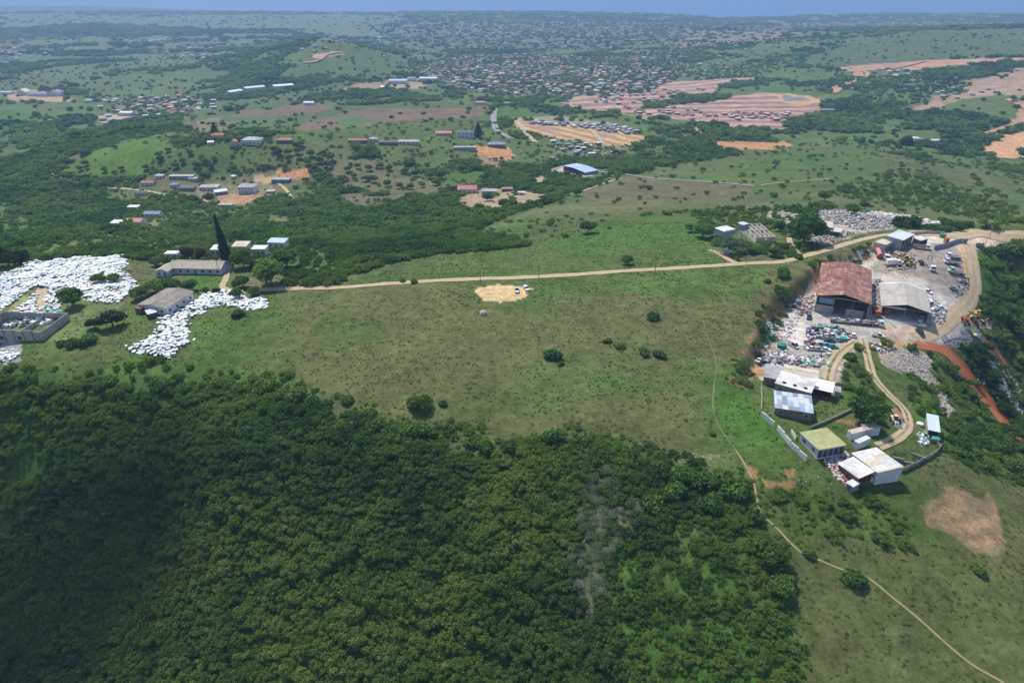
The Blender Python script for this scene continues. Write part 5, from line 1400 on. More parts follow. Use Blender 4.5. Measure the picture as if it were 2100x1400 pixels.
wall_run("boundary_fence", [(1848, 968), (1880, 953), (1905, 940), (1922, 928), (1928, 920), (1918, 910), (1902, 904)], 1.4, .12, S_BLOCK, "curved grey slab fence round the pen", 'fence', panels=S_CONC)
def rail_fence(name, pts, h, label, mat=S_TIMBER, sp=3.0, cat='fence', rails=2, r=.06):
    g = G([p[0] for p in pts], [p[1] for p in pts]); o0 = Vector(g[0]); t = empty(name, o0); tag(t, label, cat); Q = []
    for i in range(len(g) - 1):
        a = Vector(g[i]); b_ = Vector(g[i + 1]); n = max(1, int((b_ - a).length / sp))
        for k in range(n): Q.append(a + (b_ - a) * k / n)
    Q.append(Vector(g[-1]))
    for q in Q: q.z = h1(q.x, q.y)
    rb = MB()
    for i, q in enumerate(Q):
        b = MB(); p = q - o0; b.tube((p.x, p.y, p.z - .5), (p.x, p.y, p.z + h), r * 1.4, 5); b.build('post', mat, t)
        if i < len(Q) - 1:
            e = Q[i + 1] - o0
            for k in range(rails): z = h * (k + 1) / rails - .1; rb.tube((p.x, p.y, p.z + z), (e.x, e.y, e.z + z), r, 4)
    rb.build('rail', mat, t); return t
rail_fence("pole_fence", [(1815, 936), (1835, 928), (1856, 925), (1880, 920)], 1.5, "timber pole fence along the top of the pen")
rail_fence("wire_fence", [(1560, 845), (1562, 820), (1560, 795)], 1.5, "thin pale fence left of the patchwork shed", S_CONC, 4)
rail_fence("guard_rail", [(1971, 510), (1977, 540), (1982, 570), (1983, 592)], .9, "yellow guard rail beside the parked trucks", S_RAIL, 3, rails=2, r=.10)
wall_run("gate_wall", [(1915, 512), (1940, 507), (1972, 497)], 2.2, .15, S_SLATE, "blue grey sheet wall beside the yard gate", panels=S_STEEL)
wall_run("gate", [(2000, 506), (2016, 507)], 2.2, .12, S_STEEL, "short grey sheet gate at the road end", 'gate', panels=S_STEEL)
wall_run("gate", [(1973, 499), (1982, 500)], 2.6, .2, S_SLATE, "grey blue gate leaf at the end of the sheet wall", 'gate')
wall_run("low_fence", [(1868, 482), (1900, 479), (1935, 481)], 1.6, .1, S_CONC, "low green grey fence behind the workshop", 'fence', panels=S_CONC)

# ---- vehicles
C_W = make_car(S_PAINTW, 'hatch'); C_S = make_car(S_PAINTS, 'sedan'); C_D = make_car(S_PAINTD, 'suv'); C_N = make_car(S_PAINTB, 'sedan'); C_P = make_car(S_PAINTW, 'pickup'); C_V = make_car(S_PAINTW, 'van')
USED = set()
def veh(proto, px, py, head, label, cat='car', name='car', group=None, off=0.03):
    t = proto if id(proto) not in USED else copy_tree(proto)
    USED.add(id(proto)); return place(t, px, py, head, label, cat, group, name, off)
veh(C_P, 1060, 597, 178, "white car facing the camera, left of the two on the sand patch", 'car', 'pickup')
veh(C_W, 1079, 594, 160, "white hatchback standing askew, right of the two on the sand patch")
veh(C_N, 1659, 652, 205, "navy sedan in front of the rusty warehouse")
veh(C_W, 1749, 689, 20, "white hatchback where the two tracks part")
veh(C_P, 1800, 690, 105, "white pickup parked below the long truck", 'pickup', 'pickup')
veh(C_D, 1886, 684, 165, "black car driving on the yard road")
veh(C_P, 1889, 657, 40, "white pickup in front of the grey warehouse", 'pickup', 'pickup')
veh(C_W, 1913, 638, 60, "white car at the right wall of the grey warehouse, nearer the building")
veh(C_W, 1929, 634, 100, "white car at the right wall of the grey warehouse, farther out")
veh(C_V, 1905, 622, 5, "white van close to the right wall of the grey warehouse", 'van', 'van')
veh(C_P, 2004, 693, 75, "white pickup on the gravel heap at the right", 'pickup', 'pickup')
veh(C_V, 1627, 711, 150, "white van in the middle of the scrap yard", 'van', 'van')
veh(C_S, 1953, 593, 95, "silver sedan below the parked trucks")
veh(C_S, 1975, 578, 95, "silver sedan beside the yellow rail")
veh(C_V, 1740, 583, 90, "x") if False else None
veh(C_D, 1888, 540, 10, "dark car behind the crane truck")
veh(C_W, 1902, 600, 150, "white car at the far right corner of the grey warehouse")
T_F = make_truck(S_PAINTW, 'flatbed'); T_C = make_truck(S_PAINTW, 'crane', 8.0); T_T = make_truck(S_PAINTW, 'tipper', 7.5); T_B = make_truck(S_PAINTW, 'box', 6.5, S_PAINTW)
tr_ = "white trucks parked in a row"
veh(T_F, 1954, 530, 278, "white flatbed truck, farthest of the row by the yellow rail", 'truck', 'truck', tr_)
veh(T_F, 1950, 541, 277, "white flatbed truck, middle of the row by the yellow rail", 'truck', 'truck', tr_)
veh(make_truck(S_PAINTG, 'flatbed', 8.0, S_STEEL), 1960, 561, 277, "pale truck with a grey load bed, nearest of the row by the yellow rail", 'truck', 'truck', tr_)
veh(T_C, 1907, 549, 190, "truck with a dark lifting frame in mid yard", 'truck', 'truck')
veh(T_T, 1889, 510, 120, "white tipper truck beside the open workshop", 'truck', 'truck')
veh(T_B, 1832, 544, 95, "white lorry parked behind the rusty warehouse", 'truck', 'truck')
veh(T_T, 1817, 528, 200, "white tipper truck between the red tank and the workshop", 'truck', 'truck')
veh(make_truck(S_PAINTR, 'none', 4.5), 1814, 641, 185, "red truck cab under the grey warehouse roof", 'truck', 'truck')
veh(make_truck(S_PAINTO, 'tipper', 5.5, S_PAINTO), 1796, 645, 185, "faded orange truck between the two warehouses", 'truck', 'truck')
A_T = make_artic(); place(A_T, 1796, 668, 104, "long articulated flatbed truck with pale green cab across the yard", 'truck', None, 'articulated_truck')
ld = make_loader(S_PAINTY, 'loader'); ex = make_loader(S_PAINTY, 'excavator')
veh(ld, 1995, 658, 100, "yellow loader, left one of the machines on the right bank", 'machine', 'loader')
veh(ex, 2012, 664, 60, "yellow digger, nearest machine on the right bank", 'machine', 'excavator')
veh(ex, 2002, 648, 200, "yellow digger, farthest machine on the right bank", 'machine', 'excavator')
veh(ld, 1858, 536, 250, "yellow loader among the clutter below the workshop", 'machine', 'loader')
veh(ex, 1866, 545, 290, "yellow digger among the clutter below the workshop", 'machine', 'excavator')
veh(make_loader(S_PAINTO, 'loader'), 1978, 662, 180, "rust red loader at the edge of the yard road", 'machine', 'loader')
veh(make_loader(S_PAINTC, 'loader'), 1834, 868, 190, "cream tractor at the end of the brown trailer", 'tractor', 'tractor')
# brown flat trailer
def flat_trailer(px, py, head, L, label, mat):
    t = empty('trailer', (0, 0, 0)); b = MB(); b.box(0, 0, .75, 2.3, L, .2); b.build('deck', mat, t); b = MB(); b.tube((0, L / 2, .8), (0, L / 2 + 1.6, .6), .08, 5); b.build('drawbar', S_STEEL, t)
    wheels(t, (-.95, .95), (-L * .3, -L * .3 + 1.1), .42, .3); place(t, px, py, head, label, 'trailer'); return t
flat_trailer(1838, 852, 188, 7.5, "rusty brown flat trailer on the inside of the curving track", surf("rusty_brown_deck", (.24, .12, .09), (.30, .17, .13), 1.2, .9))
# red tank trailer
t = empty('tank_trailer', (0, 0, 0)); b = MB(); b.tube((0, -4.2, 1.9), (0, 4.2, 1.9), 1.15, 18); b.build('tank', S_PINKT, t)
b = MB(); b.box(0, -4.25, .9, 1.6, .12, 1.9); b.build('end_plate', S_PAINTR, t); wheels(t, (-.95, .95), (-3, -1.9, 2.6), .5, .35); b = MB(); b.box(0, 0, .62, .9, 8, .16); b.build('chassis', S_PAINTD, t)
place(t, 1801, 524, 16, "faded red cylindrical tank trailer by the cut bank", 'tank trailer', None, 'tank_trailer')
# scrap cars: one of each paint, copied
SC = [make_car(p, s) for p, s in ((S_PAINTW, 'sedan'), (S_PAINTS, 'hatch'), (S_PAINTD, 'sedan'), (S_PAINTT, 'hatch'), (S_PAINTO, 'sedan'), (S_PAINTC, 'suv'))]
nm_ = ["white", "silver", "dark", "turquoise", "rusty orange", "cream"]
spots = [(1672, 678, 60, 2, 'purple'), (1716, 676, 30, 2, ''), (1726, 679, 110, 1, ''), (1706, 690, 80, 0, ''), (1700, 700, 95, 2, ''), (1716, 697, 20, 1, ''), (1728, 695, 70, 0, ''), (1666, 708, 85, 4, ''), (1680, 709, 90, 5, ''), (1694, 710, 85, 3, ''),
         (1664, 717, 88, 0, ''), (1692, 719, 95, 0, ''), (1678, 718, 92, 1, ''), (1707, 713, 100, 3, ''), (1662, 690, 10, 2, ''), (1556, 742, 40, 0, ''), (1566, 747, 80, 2, ''), (1690, 685, 160, 4, '')]
for i, (x, y, h_, k, _) in enumerate(spots):
    t = SC[k] if id(SC[k]) not in USED else copy_tree(SC[k]); USED.add(id(SC[k]))
    tl = ["near the green heaps", "in the row by the wheel track", "beside the white van", "behind the row of wrecks"][(0 if y < 690 else 3 if y < 703 else 2 if x < 1670 else 1)] if x > 1600 else "at the left foot of the cut bank"
    place(t, x, y, h_, "%s scrap car %s" % (nm_[k], tl), 'scrap car', 'scrap cars in the yard', 'scrap_car', .03)

# ---- heaps: loose matter nobody could count
def heap(name, poly, n, size, mats, label, hump=.0, flat=.5, seed=1, round_=False):
    rs = np.random.default_rng(seed); P = wpoly(poly); x0, y0 = P.min(0); x1, y1 = P.max(0); b = MB(); c = 0; pts = []
    while c < n:
        x = rs.uniform(x0, x1, n * 3); y = rs.uniform(y0, y1, n * 3); m_ = inpoly(x, y, P); x = x[m_]; y = y[m_]
        for i in range(min(len(x), n - c)): pts.append((x[i], y[i]))
        c = len(pts)
    z = H(np.array([p[0] for p in pts]), np.array([p[1] for p in pts])); cxm, cym = P.mean(0); rad = max(x1 - x0, y1 - y0) / 2
    o0 = Vector((float(cxm), float(cym), float(z.min())))
    for (x, y), zz in zip(pts, z):
        s = rs.uniform(size[0], size[1]); hh = s * rs.uniform(flat * .5, flat * 1.4); up = hump * max(0, 1 - math.hypot(x - cxm, y - cym) / rad) * rs.uniform(0, 1)
        mi = int(rs.integers(0, len(mats)))
        if round_:
            v = ICO1[0] * np.array([s * rs.uniform(.7, 1.2), s * rs.uniform(.7, 1.2), hh]) * (1 + rs.normal(0, .13, (len(ICO1[0]), 1))) * .6 + np.array([x - o0.x, y - o0.y, zz - o0.z + up + hh * .25])
            b.add(v.tolist(), ICO1[1].tolist(), mi)
        else: b.box(x - o0.x, y - o0.y, zz - o0.z - .1 + up, s, s * rs.uniform(.3, 1.1), hh + .1, rs.uniform(0, 3.14), mi, taper=rs.uniform(.6, 1))
    o = b.build(name, mats); o.location = o0; tag(o, label, kind='stuff'); return o
heap("scrap_heap", "1690 668,1730 674,1745 690,1738 702,1712 702,1690 696", 285, (0.38, 1.42), [S_SCRAP, S_TEAL, S_STEEL, S_BROWNW, S_PAINTW, S_PAINTD], "loose scrap metal and plastic right of the yard", .9)
heap("scrap_heap", "1655 672,1682 664,1688 690,1672 712,1648 715", 180, (0.45, 1.65), [S_STEEL, S_SCRAP, S_PAINTD, S_PAINTW, S_SLATE], "stacked pipes and scrap in mid yard", .6)
heap("scrap_heap", "1572 665,1585 655,1590 680,1576 712,1565 720,1562 695", 165, (0.30, 1.05), [S_TEAL, S_PAINTW, S_SCRAP, S_CONC, S_BAGT], "teal and white rubbish along the cut bank", .4)
heap("rubble_heap", "1590 655,1640 650,1622 690,1600 700,1582 690", 70, (.3, 1.3), [S_CONC, S_PAINTW, S_STONE, S_BAG], "pale broken concrete in the yard", .3)
heap("rubble_heap", "1548 725,1590 718,1640 730,1650 742,1600 760,1560 752", 330, (.3, 1.6), [S_CONC, S_STONE, S_SCRAP, S_BROWNW, S_PAINTW, S_STEEL], "rubble and junk behind the lower sheds", .7)
heap("rubble_heap", "1640 735,1700 725,1700 752,1640 752", 200, (.3, 1.5), [S_CONC, S_TEAL, S_SCRAP, S_PAINTW, S_CREAM], "junk behind the cream roofed shed", .4)
heap("scrap_heap", "1786 572,1808 572,1806 640,1784 640", 315, (0.22, 1.12), [S_CONC, S_SCRAP, S_PAINTW, S_STONE, S_BROWNW], "junk packed between the two warehouses", .7)
heap("scrap_heap", "1635 610,1668 605,1670 640,1640 648,1622 640", 255, (0.30, 1.35), [S_CONC, S_PAINTW, S_SCRAP, S_BRICK, S_STONE], "junk left of the rusty warehouse", .7)
heap("scrap_heap", "1903 615,1925 620,1940 640,1935 665,1905 668", 255, (0.30, 1.20), [S_PAINTW, S_CONC, S_SCRAP, S_PAINTG, S_STEEL], "white and grey junk right of the grey warehouse", .7)
heap("scrap_heap", "1835 520,1875 522,1880 550,1820 556,1815 535", 255, (0.30, 1.42), [S_PAINTY, S_SCRAP, S_PAINTC, S_STEEL, S_PAINTD, S_BRICK], "machinery clutter below the workshop", .7)
heap("scrap_heap", "1985 640,2030 645,2040 672,2010 676,1985 668", 135, (0.30, 1.20), [S_PAINTY, S_SCRAP, S_BROWNW, S_CONC], "clutter around the yellow machines", .4)
heap("scrap_heap", "1990 560,1950 600,1960 610,1985 600", 60, (0.38, 1.50), [S_STEEL, S_SCRAP, S_PAINTD], "steel lengths lying in the yard", .1, .2)
heap("rubble_heap", "1805 730,1850 718,1900 730,1918 748,1905 760,1935 800,1955 845,1935 850,1910 800,1880 772,1840 760,1810 748", 2600, (.12, .5), [S_RUBBLE, S_CONC, S_RUBBLE, S_STONE], "pink grey rubble tipped down the bank", .8, .6, round_=True)
heap("rubble_heap", "2030 740,2050 760,2095 830,2130 880,2110 900,2070 840,2035 770", 700, (.2, .8), [S_RUBBLE, S_CONC, S_PAINTW], "pale rubble strip on the right slope", .3, .6, round_=True)
heap("rubble_heap", "1985 745,2040 740,2110 810,2110 850,2060 830,2010 790", 260, (.25, .9), [S_CONC, S_STONE, S_PAINTW], "scattered pale stones among the right slope bushes", .0, .6, round_=True)
heap("rubble_heap", "2025 665,2050 672,2065 700,2050 705,2030 690", 110, (.4, 1.5), [S_CONC, S_PAINTW, S_TIMBER], "slabs and planks beside the digger", .3, .4)
heap("scrap_heap", "1682 430,1740 432,1850 455,1830 468,1760 474,1730 462,1680 455", 1350, (0.30, 1.42), [S_CONC, S_PAINTW, S_STONE, S_SCRAP, S_BROWNW, S_CONC, S_GREYM], "dense junk of the scrapyard behind the plateau", .9)
heap("scrap_heap", "1668 475,1700 470,1755 478,1700 500,1660 496", 345, (0.30, 1.35), [S_CONC, S_STONE, S_SCRAP, S_PAINTW, S_BROWNW], "junk below the two small scrapyard sheds", .6)
heap("rubble_heap", "1776 432,1860 442,1930 458,1922 464,1850 454,1780 440", 500, (.5, 1.9), [S_CONC, S_PAINTW, S_STONE], "long bank of pale rubble behind the scrapyard", .8, .6, round_=True)
heap("rubble_heap", "1560 436,1600 432,1650 445,1660 460,1600 455", 80, (.5, 1.8), [S_CONC, S_STONE], "pale stones behind the ruined building", .3, .6, round_=True)
heap("rubble_heap", "1690 945,1722 930,1735 950,1722 960,1740 990,1760 1003,1735 1000,1710 975", 300, (.25, 1.1), [S_CONC, S_PAINTW, S_STONE, S_BRICK], "builders rubble around the compound sheds", .4)
heap("rubble_heap", "1690 928,1735 925,1745 942,1700 950", 130, (.25, 1.1), [S_BRICK, S_STONE, S_PAINTW, S_CONC], "pinkish rubble below the mossy building", .3)
heap("rubble_heap", "1880 888,1902 885,1905 912,1885 916", 110, (.3, 1.2), [S_CONC, S_PAINTW, S_TIMBER, S_TEAL], "stacked junk at the top of the pen", .5)
heap("rubble_heap", "1325 935,1420 930,1480 932,1475 945,1400 948,1330 946", 45, (.2, .6), [S_CONC, S_STONE], "scattered pale rubbish on the grass above the thicket", .0, .5, round_=True)
heap("rubble_heap", "1780 700,1800 705,1840 715,1810 722,1785 716", 70, (.3, 1.3), [S_CONC, S_PINKR, S_PAINTW, S_SCRAP], "small tip of rubbish below the white pickup", .3)
# gravel mounds
def mound(name, px, py, r, h, mat, label, sx=1.0, rz=0):
    p = g1(px, py); V, F = ICO2; V = V.copy(); rs = np.random.default_rng(int(px)); m_ = V[:, 2] < -.2; V = V * (1 + rs.normal(0, .04, (len(V), 1)))
    V[:, 0] *= r * sx; V[:, 1] *= r; V[:, 2] = np.where(m_, -.2, V[:, 2]) * h
    me = mesh_np(name, V, F, True); me.materials.append(mat); o = bpy.data.objects.new(name, me); COL.objects.link(o); o.location = p; o.rotation_euler.z = rz; tag(o, label, 'mound'); KEEP.append((p.x, p.y, r)); return o
S_GRAV = surf("grey_gravel", (.24, .235, .25), (.32, .31, .33), 3, .95, bump=.8)
heap("gravel_heap", "1935 697,1975 690,2008 694,2016 706,1985 716,1955 714,1940 706", 500, (.2, .6), [S_GRAV], "grey gravel spread on the yard edge", .6, .4, round_=True)
o = mound("boulder", 991, 644, 1.5, 1.7, S_STONE, "pinkish pale boulder below the sand patch"); o["category"] = "boulder"
mound("soil_mound", 1560, 765, 3.0, .7, surf("orange_soil", (.42, .26, .13), (.36, .21, .1), 1, .95), "bare orange soil mound left of the shed row", 1.7)
# plastic tanks and drums
def tank(px, py, r, h, mat, label, stand=0.0, name='water_tank'):
    p = g1(px, py); t = empty(name, p); tag(t, label, 'water tank'); b = MB(); b.tube((0, 0, stand - .05), (0, 0, stand + h * .85), r, 16); b.tube((0, 0, stand + h * .85), (0, 0, stand + h), r, 16, 0, r * .35)
    for k in range(4): b.tube((0, 0, stand + h * (.15 + k * .2)), (0, 0, stand + h * (.15 + k * .2) + .06), r + .04, 16)
    b.build('tank', mat, t); c = MB(); c.tube((0, 0, stand + h), (0, 0, stand + h + .12), r * .3, 10); c.build('lid', mat, t)
    if stand > 0:
        for x in (-1, 1):
            for y in (-1, 1): c = MB(); c.tube((x * r * .7, y * r * .7, -.3), (x * r * .7, y * r * .7, stand - .02), .09, 5); c.build('leg', S_STEEL, t)
    KEEP.append((p.x, p.y, r + .5)); return t
tank(1603, 713, 1.7, 1.9, S_DKGREEN, "dark green tank left of the white van")
tank(1727, 697, 1.5, 1.5, S_TEAL, "bright teal tank at the right of the scrap heaps")
tank(1681, 674, 1.0, 1.4, S_TEAL, "small teal tank at the near end of the long truck")
tank(1635, 625, 1.4, 2.6, S_SLATE, "blue grey tank beside the cut bank and the rusty warehouse")
tank(1918, 903, 1.2, 1.2, S_TEAL, "small teal tank below the sloping white shelter")
tank(1682, 781, .9, 1.3, S_TEAL, "small teal tank beside the cream roofed shed")
tank(101, 636, 1.3, 2.0, S_DKGREEN, "green tank standing at the block ruin")
tank(1932, 487, 1.4, 2.2, S_DKGREEN, "green tank beside the road at the gate")
tank(1779, 436, 1.3, 2.2, S_DKGREEN, "green tank at the back of the scrapyard")
tank(1886, 871, 1.0, .9, S_PAINTW, "small white tank left of the sloping white shelter")
# people far off in the yard are specks only: none is clearly shown

# ================================================================== water towers, ruin, scrapyard
def water_tower(px, py, h, tw, td_, th, label, cyl=False):
    p = g1(px, py); t = empty('water_tower', p, .5 if not cyl else .2); tag(t, label, 'water tower'); k = tw / 2 - .2
    for x in (-1, 1):
        for y in (-1, 1):
            b = MB(); b.tube((x * k, y * td_ / 2 * .88, -.5), (x * k, y * td_ / 2 * .88, h), .17, 6); b.build('leg', S_STEEL, t)
    br = MB()
    for z0 in (0.2, h * .36, h * .7):
        z1 = min(z0 + h * .3, h - .1)
        for y in (-1, 1): br.tube((-k, y * td_ / 2 * .88, z0), (k, y * td_ / 2 * .88, z1), .06, 4); br.tube((-k, y * td_ / 2 * .88, z1), (k, y * td_ / 2 * .88, z0), .06, 4)
        for x in (-1, 1): br.tube((x * k, -td_ / 2 * .88, z0), (x * k, td_ / 2 * .88, z1), .06, 4)
    br.build('bracing', S_STEEL, t)
    b = MB()
    if cyl: b.tube((0, 0, h), (0, 0, h + th), tw / 2, 16)
    else:
        b.box(0, 0, h, tw, td_, th)
        for i in range(5): b.box(-tw / 2 + tw * (i + .5) / 5, -td_ / 2 - .03, h + .05, .08, .08, th - .1)
        for i in range(4): b.box(tw / 2 + .03, -td_ / 2 + td_ * (i + .5) / 4, h + .05, .08, .08, th - .1)
    b.build('tank', surf("grey_panel_tank", (.24, .25, .30), (.31, .32, .37), .8, .6, dirt=(.25, .25, .28)), t)
    r = MB()
    if cyl: r.tube((0, 0, h + th), (0, 0, h + th + .15), tw / 2 + .05, 16)
    else: r.box(0, 0, h + th + .003, tw + .1, td_ + .1, .22, taper=.9)
    r.build('lid', S_CONTW, t); l = MB()
    for s in (-.2, .2): l.tube((k + .35 + s * 0, s, 0), (k + .35, s, h + th), .035, 4)
    for i in range(int(h)): l.tube((k + .35, -.2, i + .5), (k + .35, .2, i + .5), .02, 4)
    l.build('ladder', S_STEEL, t); KEEP.append((p.x, p.y, tw)); return t
water_tower(1480, 517, 9.5, 7.6, 6.5, 2.6, "larger square grey tank on tall steel legs")
water_tower(1516, 512, 10.5, 3.9, 3.9, 3.0, "smaller grey tank on thin legs, right of the larger tower")
building("pump_house", "tiny green roofed pump hut at the foot of the large water tower", "hut", (1485, 517), (1495, 518), None, 2.0, depth=2.2, roof='flat', rise=0, rm=S_TEAL, wm=S_BLOCK, over=.15)
# roofless white ruin
def ruin(label, P1, P2, P3, h, mat, parts_x=2, parts_y=1, name='ruin', holes_=4, cat='ruin', base=False, far='R'):
    ctr, W, D, rz, zg, drop = plan(P1, P2, P3, h, base=base, far=far); t = empty(name, (ctr.x, ctr.y, zg), rz); tag(t, label, cat); T = .25
    def segwall(x0, y0, x1, y1, nm):
        L = math.hypot(x1 - x0, y1 - y0); n = max(1, int(L / 3)); a = math.atan2(y1 - y0, x1 - x0); b = MB()
        for i in range(n):
            q = (i + .5) / n; cx_, cy_ = x0 + (x1 - x0) * q, y0 + (y1 - y0) * q; l = L / n; hh = h * random.uniform(.9, 1.0)
            if holes_ and i % 2 == 1:
                gap = l * .4
                for s in (-1, 1): b.box(cx_ + math.cos(a) * s * (l / 2 - (l - gap) / 4), cy_ + math.sin(a) * s * (l / 2 - (l - gap) / 4), -drop, (l - gap) / 2, T, drop + hh, a)
                b.box(cx_, cy_, -drop, gap - .01, T - .02, drop + h * .38, a); b.box(cx_, cy_, h * .76, gap - .01, T - .02, hh - h * .76, a)
            else: b.box(cx_, cy_, -drop, l, T, drop + hh, a)
        b.build(nm, mat, t)
    w2, d2 = W / 2, D / 2
    segwall(-w2, -d2, w2, -d2, 'front_wall'); segwall(-w2, d2, w2, d2, 'back_wall'); segwall(-w2, -d2 + T, -w2, d2 - T, 'side_wall'); segwall(w2, -d2 + T, w2, d2 - T, 'side_wall')
    for i in range(1, parts_x): segwall(-w2 + W * i / parts_x, -d2 + T, -w2 + W * i / parts_x, d2 - T, 'inner_wall')
    if parts_y > 1: segwall(-w2 + T, 0, w2 - T, 0, 'inner_wall')
    return t
ruin("roofless white walled ruin with empty window holes near the water towers", (1549, 487), (1583, 483), (1540, 459), 3.2, S_CREAMW, 4, 2, far='L')
building("shed", "cream roofed shed at the near side of the far scrapyard", "shed", (1677, 464), (1706, 467), (1709, 457), 4.6, roof='mono', rise=.3, rm=S_CREAM, wm=S_BROWNW, over=.2, wins=1)
building("shed", "bright white flat roofed shed right of the cream one in the far scrapyard", "shed", (1703, 474), (1723, 477), (1726, 470), 2.8, roof='flat', rise=0, rm=S_WHITE, wm=S_DARKIN, over=.2, door=False)

# ================================================================== left hand group
RB = ruin("large roofless grey block building filled with rubbish", (-62, 676), (86, 675), (148, 639), 5.4, S_BLOCKD, 1, 1, holes_=0)
w = bpy.data.objects['ruin'].copy() if False else None
_, RW, RD, _, _, _ = plan((-62, 676), (86, 675), (148, 639), 5.4)
for x in (-.42, -.3, -.18, -.06, .08, .22, .36): b = MB(); b.box(RW * x, -RD / 2 - .16, -1.5, .3, .3, 6.7); b.build('pier', S_BROWNW, RB)
for x, z in ((.15, 1.4), (-.12, 1.2)): b = MB(); b.box(RW * x, -RD / 2 - .02, z, 1.6, .32, 1.5); b.build('opening', S_DARKIN, RB)
for y in (-.28, 0, .28): b = MB(); b.box(RW / 2 + .16, RD * y, -1.5, .3, .3, 6.6); b.build('pier', S_CONC, RB)
b = MB(); b.box(RW * .1, 0, -1, .25, RD * .9, 4.6); b.build('inner_wall', S_BLOCKD, RB)
heap("rubbish", "0 655,60 640,120 640,140 645,90 668,0 672", 260, (.5, 2.2), [S_PAINTW, S_BAG, S_SCRAP, S_PAINTW, S_BROWNW, S_TEAL], "rubbish filling the grey block ruin", 1.6, seed=4)
building("house", "squat house with a big grey slab roof among the white bags", "house", (287, 624), (339, 633), (390, 599), 3.2, roof='gabley', rise=.8, rm=S_TILEGREY, wm=S_PLASTER, over=.5, wins=2, sidewins=4)
building("lean_to", "small brick red outbuilding at the left corner of the grey slab roof", "outbuilding", (276, 632), (288, 634), None, 2.2, depth=4, roof='flat', rise=.1, rm=S_REDR, wm=S_BRICK, over=.1, door=False)
building("lean_to", "blue grey sheet lean-to in front of the grey slab roof", "lean-to", (303, 645), (322, 640), None, 2.0, depth=3.5, roof='mono', rise=.4, rm=S_BLUEW, wm=S_DARKIN, over=.1, door=False)
building("house", "long lilac walled house with a beige roof, red and dark windows", "house", (346, 549), (452, 551), None, 3.0, depth=9.5, roof='gablex', rise=1.7, rm=surf("beige_roof", (.47, .42, .33), (.40, .36, .28), .6, .9, dirt=(.30, .27, .21), corr='x'), wm=S_LILAC, over=.5, wins=6)
building("house", "beige roofed wing at the left end of the long lilac house", "house", (318, 556), (343, 557), None, 2.6, depth=8, roof='gabley', rise=1.1, rm=MATS["beige_roof"], wm=S_LILAC, over=.3, wins=1)
building("outbuilding", "small white cube outbuilding behind the long lilac house", "outbuilding", (336, 521), (364, 521), None, 2.8, depth=4, roof='flat', rise=0, rm=S_WHITE, wm=S_PLASTER, over=.1, wins=1)
building("house", "white walled flat house just left of the cypress", "house", (431, 513), (458, 513), None, 3.0, depth=6, roof='mono', rise=.3, rm=S_WHITE, wm=S_PLASTER, over=.2, wins=2)
building("house", "pale flat roofed house just right of the cypress", "house", (475, 508), (505, 508), None, 2.8, depth=7, roof='mono', rise=.3, rm=S_CREAM, wm=S_CREAMW, over=.2, wins=2)
building("house", "white house with a dark doorway right of the round trees", "house", (514, 513), (543, 513), None, 3.0, depth=6, roof='flat', rise=.2, rm=S_WHITE, wm=S_CREAMW, over=.15, wins=2)
building("house", "long pale blue roofed house farthest right behind the round trees", "house", (548, 499), (583, 500), None, 3.0, depth=6, roof='mono', rise=.4, rm=S_BLUE, wm=S_PLASTER, over=.2, wins=2)

# utility poles
def pole(px, py, h, label, arm=True):
    p = g1(px, py); t = empty('utility_pole', p); tag(t, label, 'pole', "utility poles"); b = MB(); b.tube((0, 0, -.8), (0, 0, h), .16, 6, 0, .11); b.build('mast', S_POLE, t)
    if arm:
        b = MB(); b.box(0, 0, h - .7, 2.0, .12, .12); b.build('crossarm', S_POLE, t)
        for x in (-.85, 0, .85): c = MB(); c.tube((x, 0, h - .58), (x, 0, h - .35), .06, 6); c.build('insulator', S_STEEL, t)
for (x, y, h_, l) in [(583, 588, 8, "wooden pole right of the round trees at the road start"), (449, 560, 8.5, "wooden pole in front of the right end of the long lilac house"), (1105, 577, 7.5, "wooden pole beside the road right of the two white cars"),
                      (1530, 540, 7.5, "wooden pole at the road below the water towers"), (985, 580, 6, "short wooden pole at the road above the sand patch"), (1343, 560, 7, "wooden pole at the road in the middle of its straight length"),
                      (1938, 492, 8, "tall pole at the yard gate"), (2017, 512, 7, "pole at the right side of the yard gate"), (2028, 489, 5, "short post beside the pale road")]: pole(x, y, h_, l)
building("kiosk", "small orange roadside stall by the yard gate", "stall", (1941, 491), (1948, 491), None, 2.2, depth=2, roof='flat', rise=.1, rm=S_PAINTO, wm=S_PAINTO, over=.1, door=False)

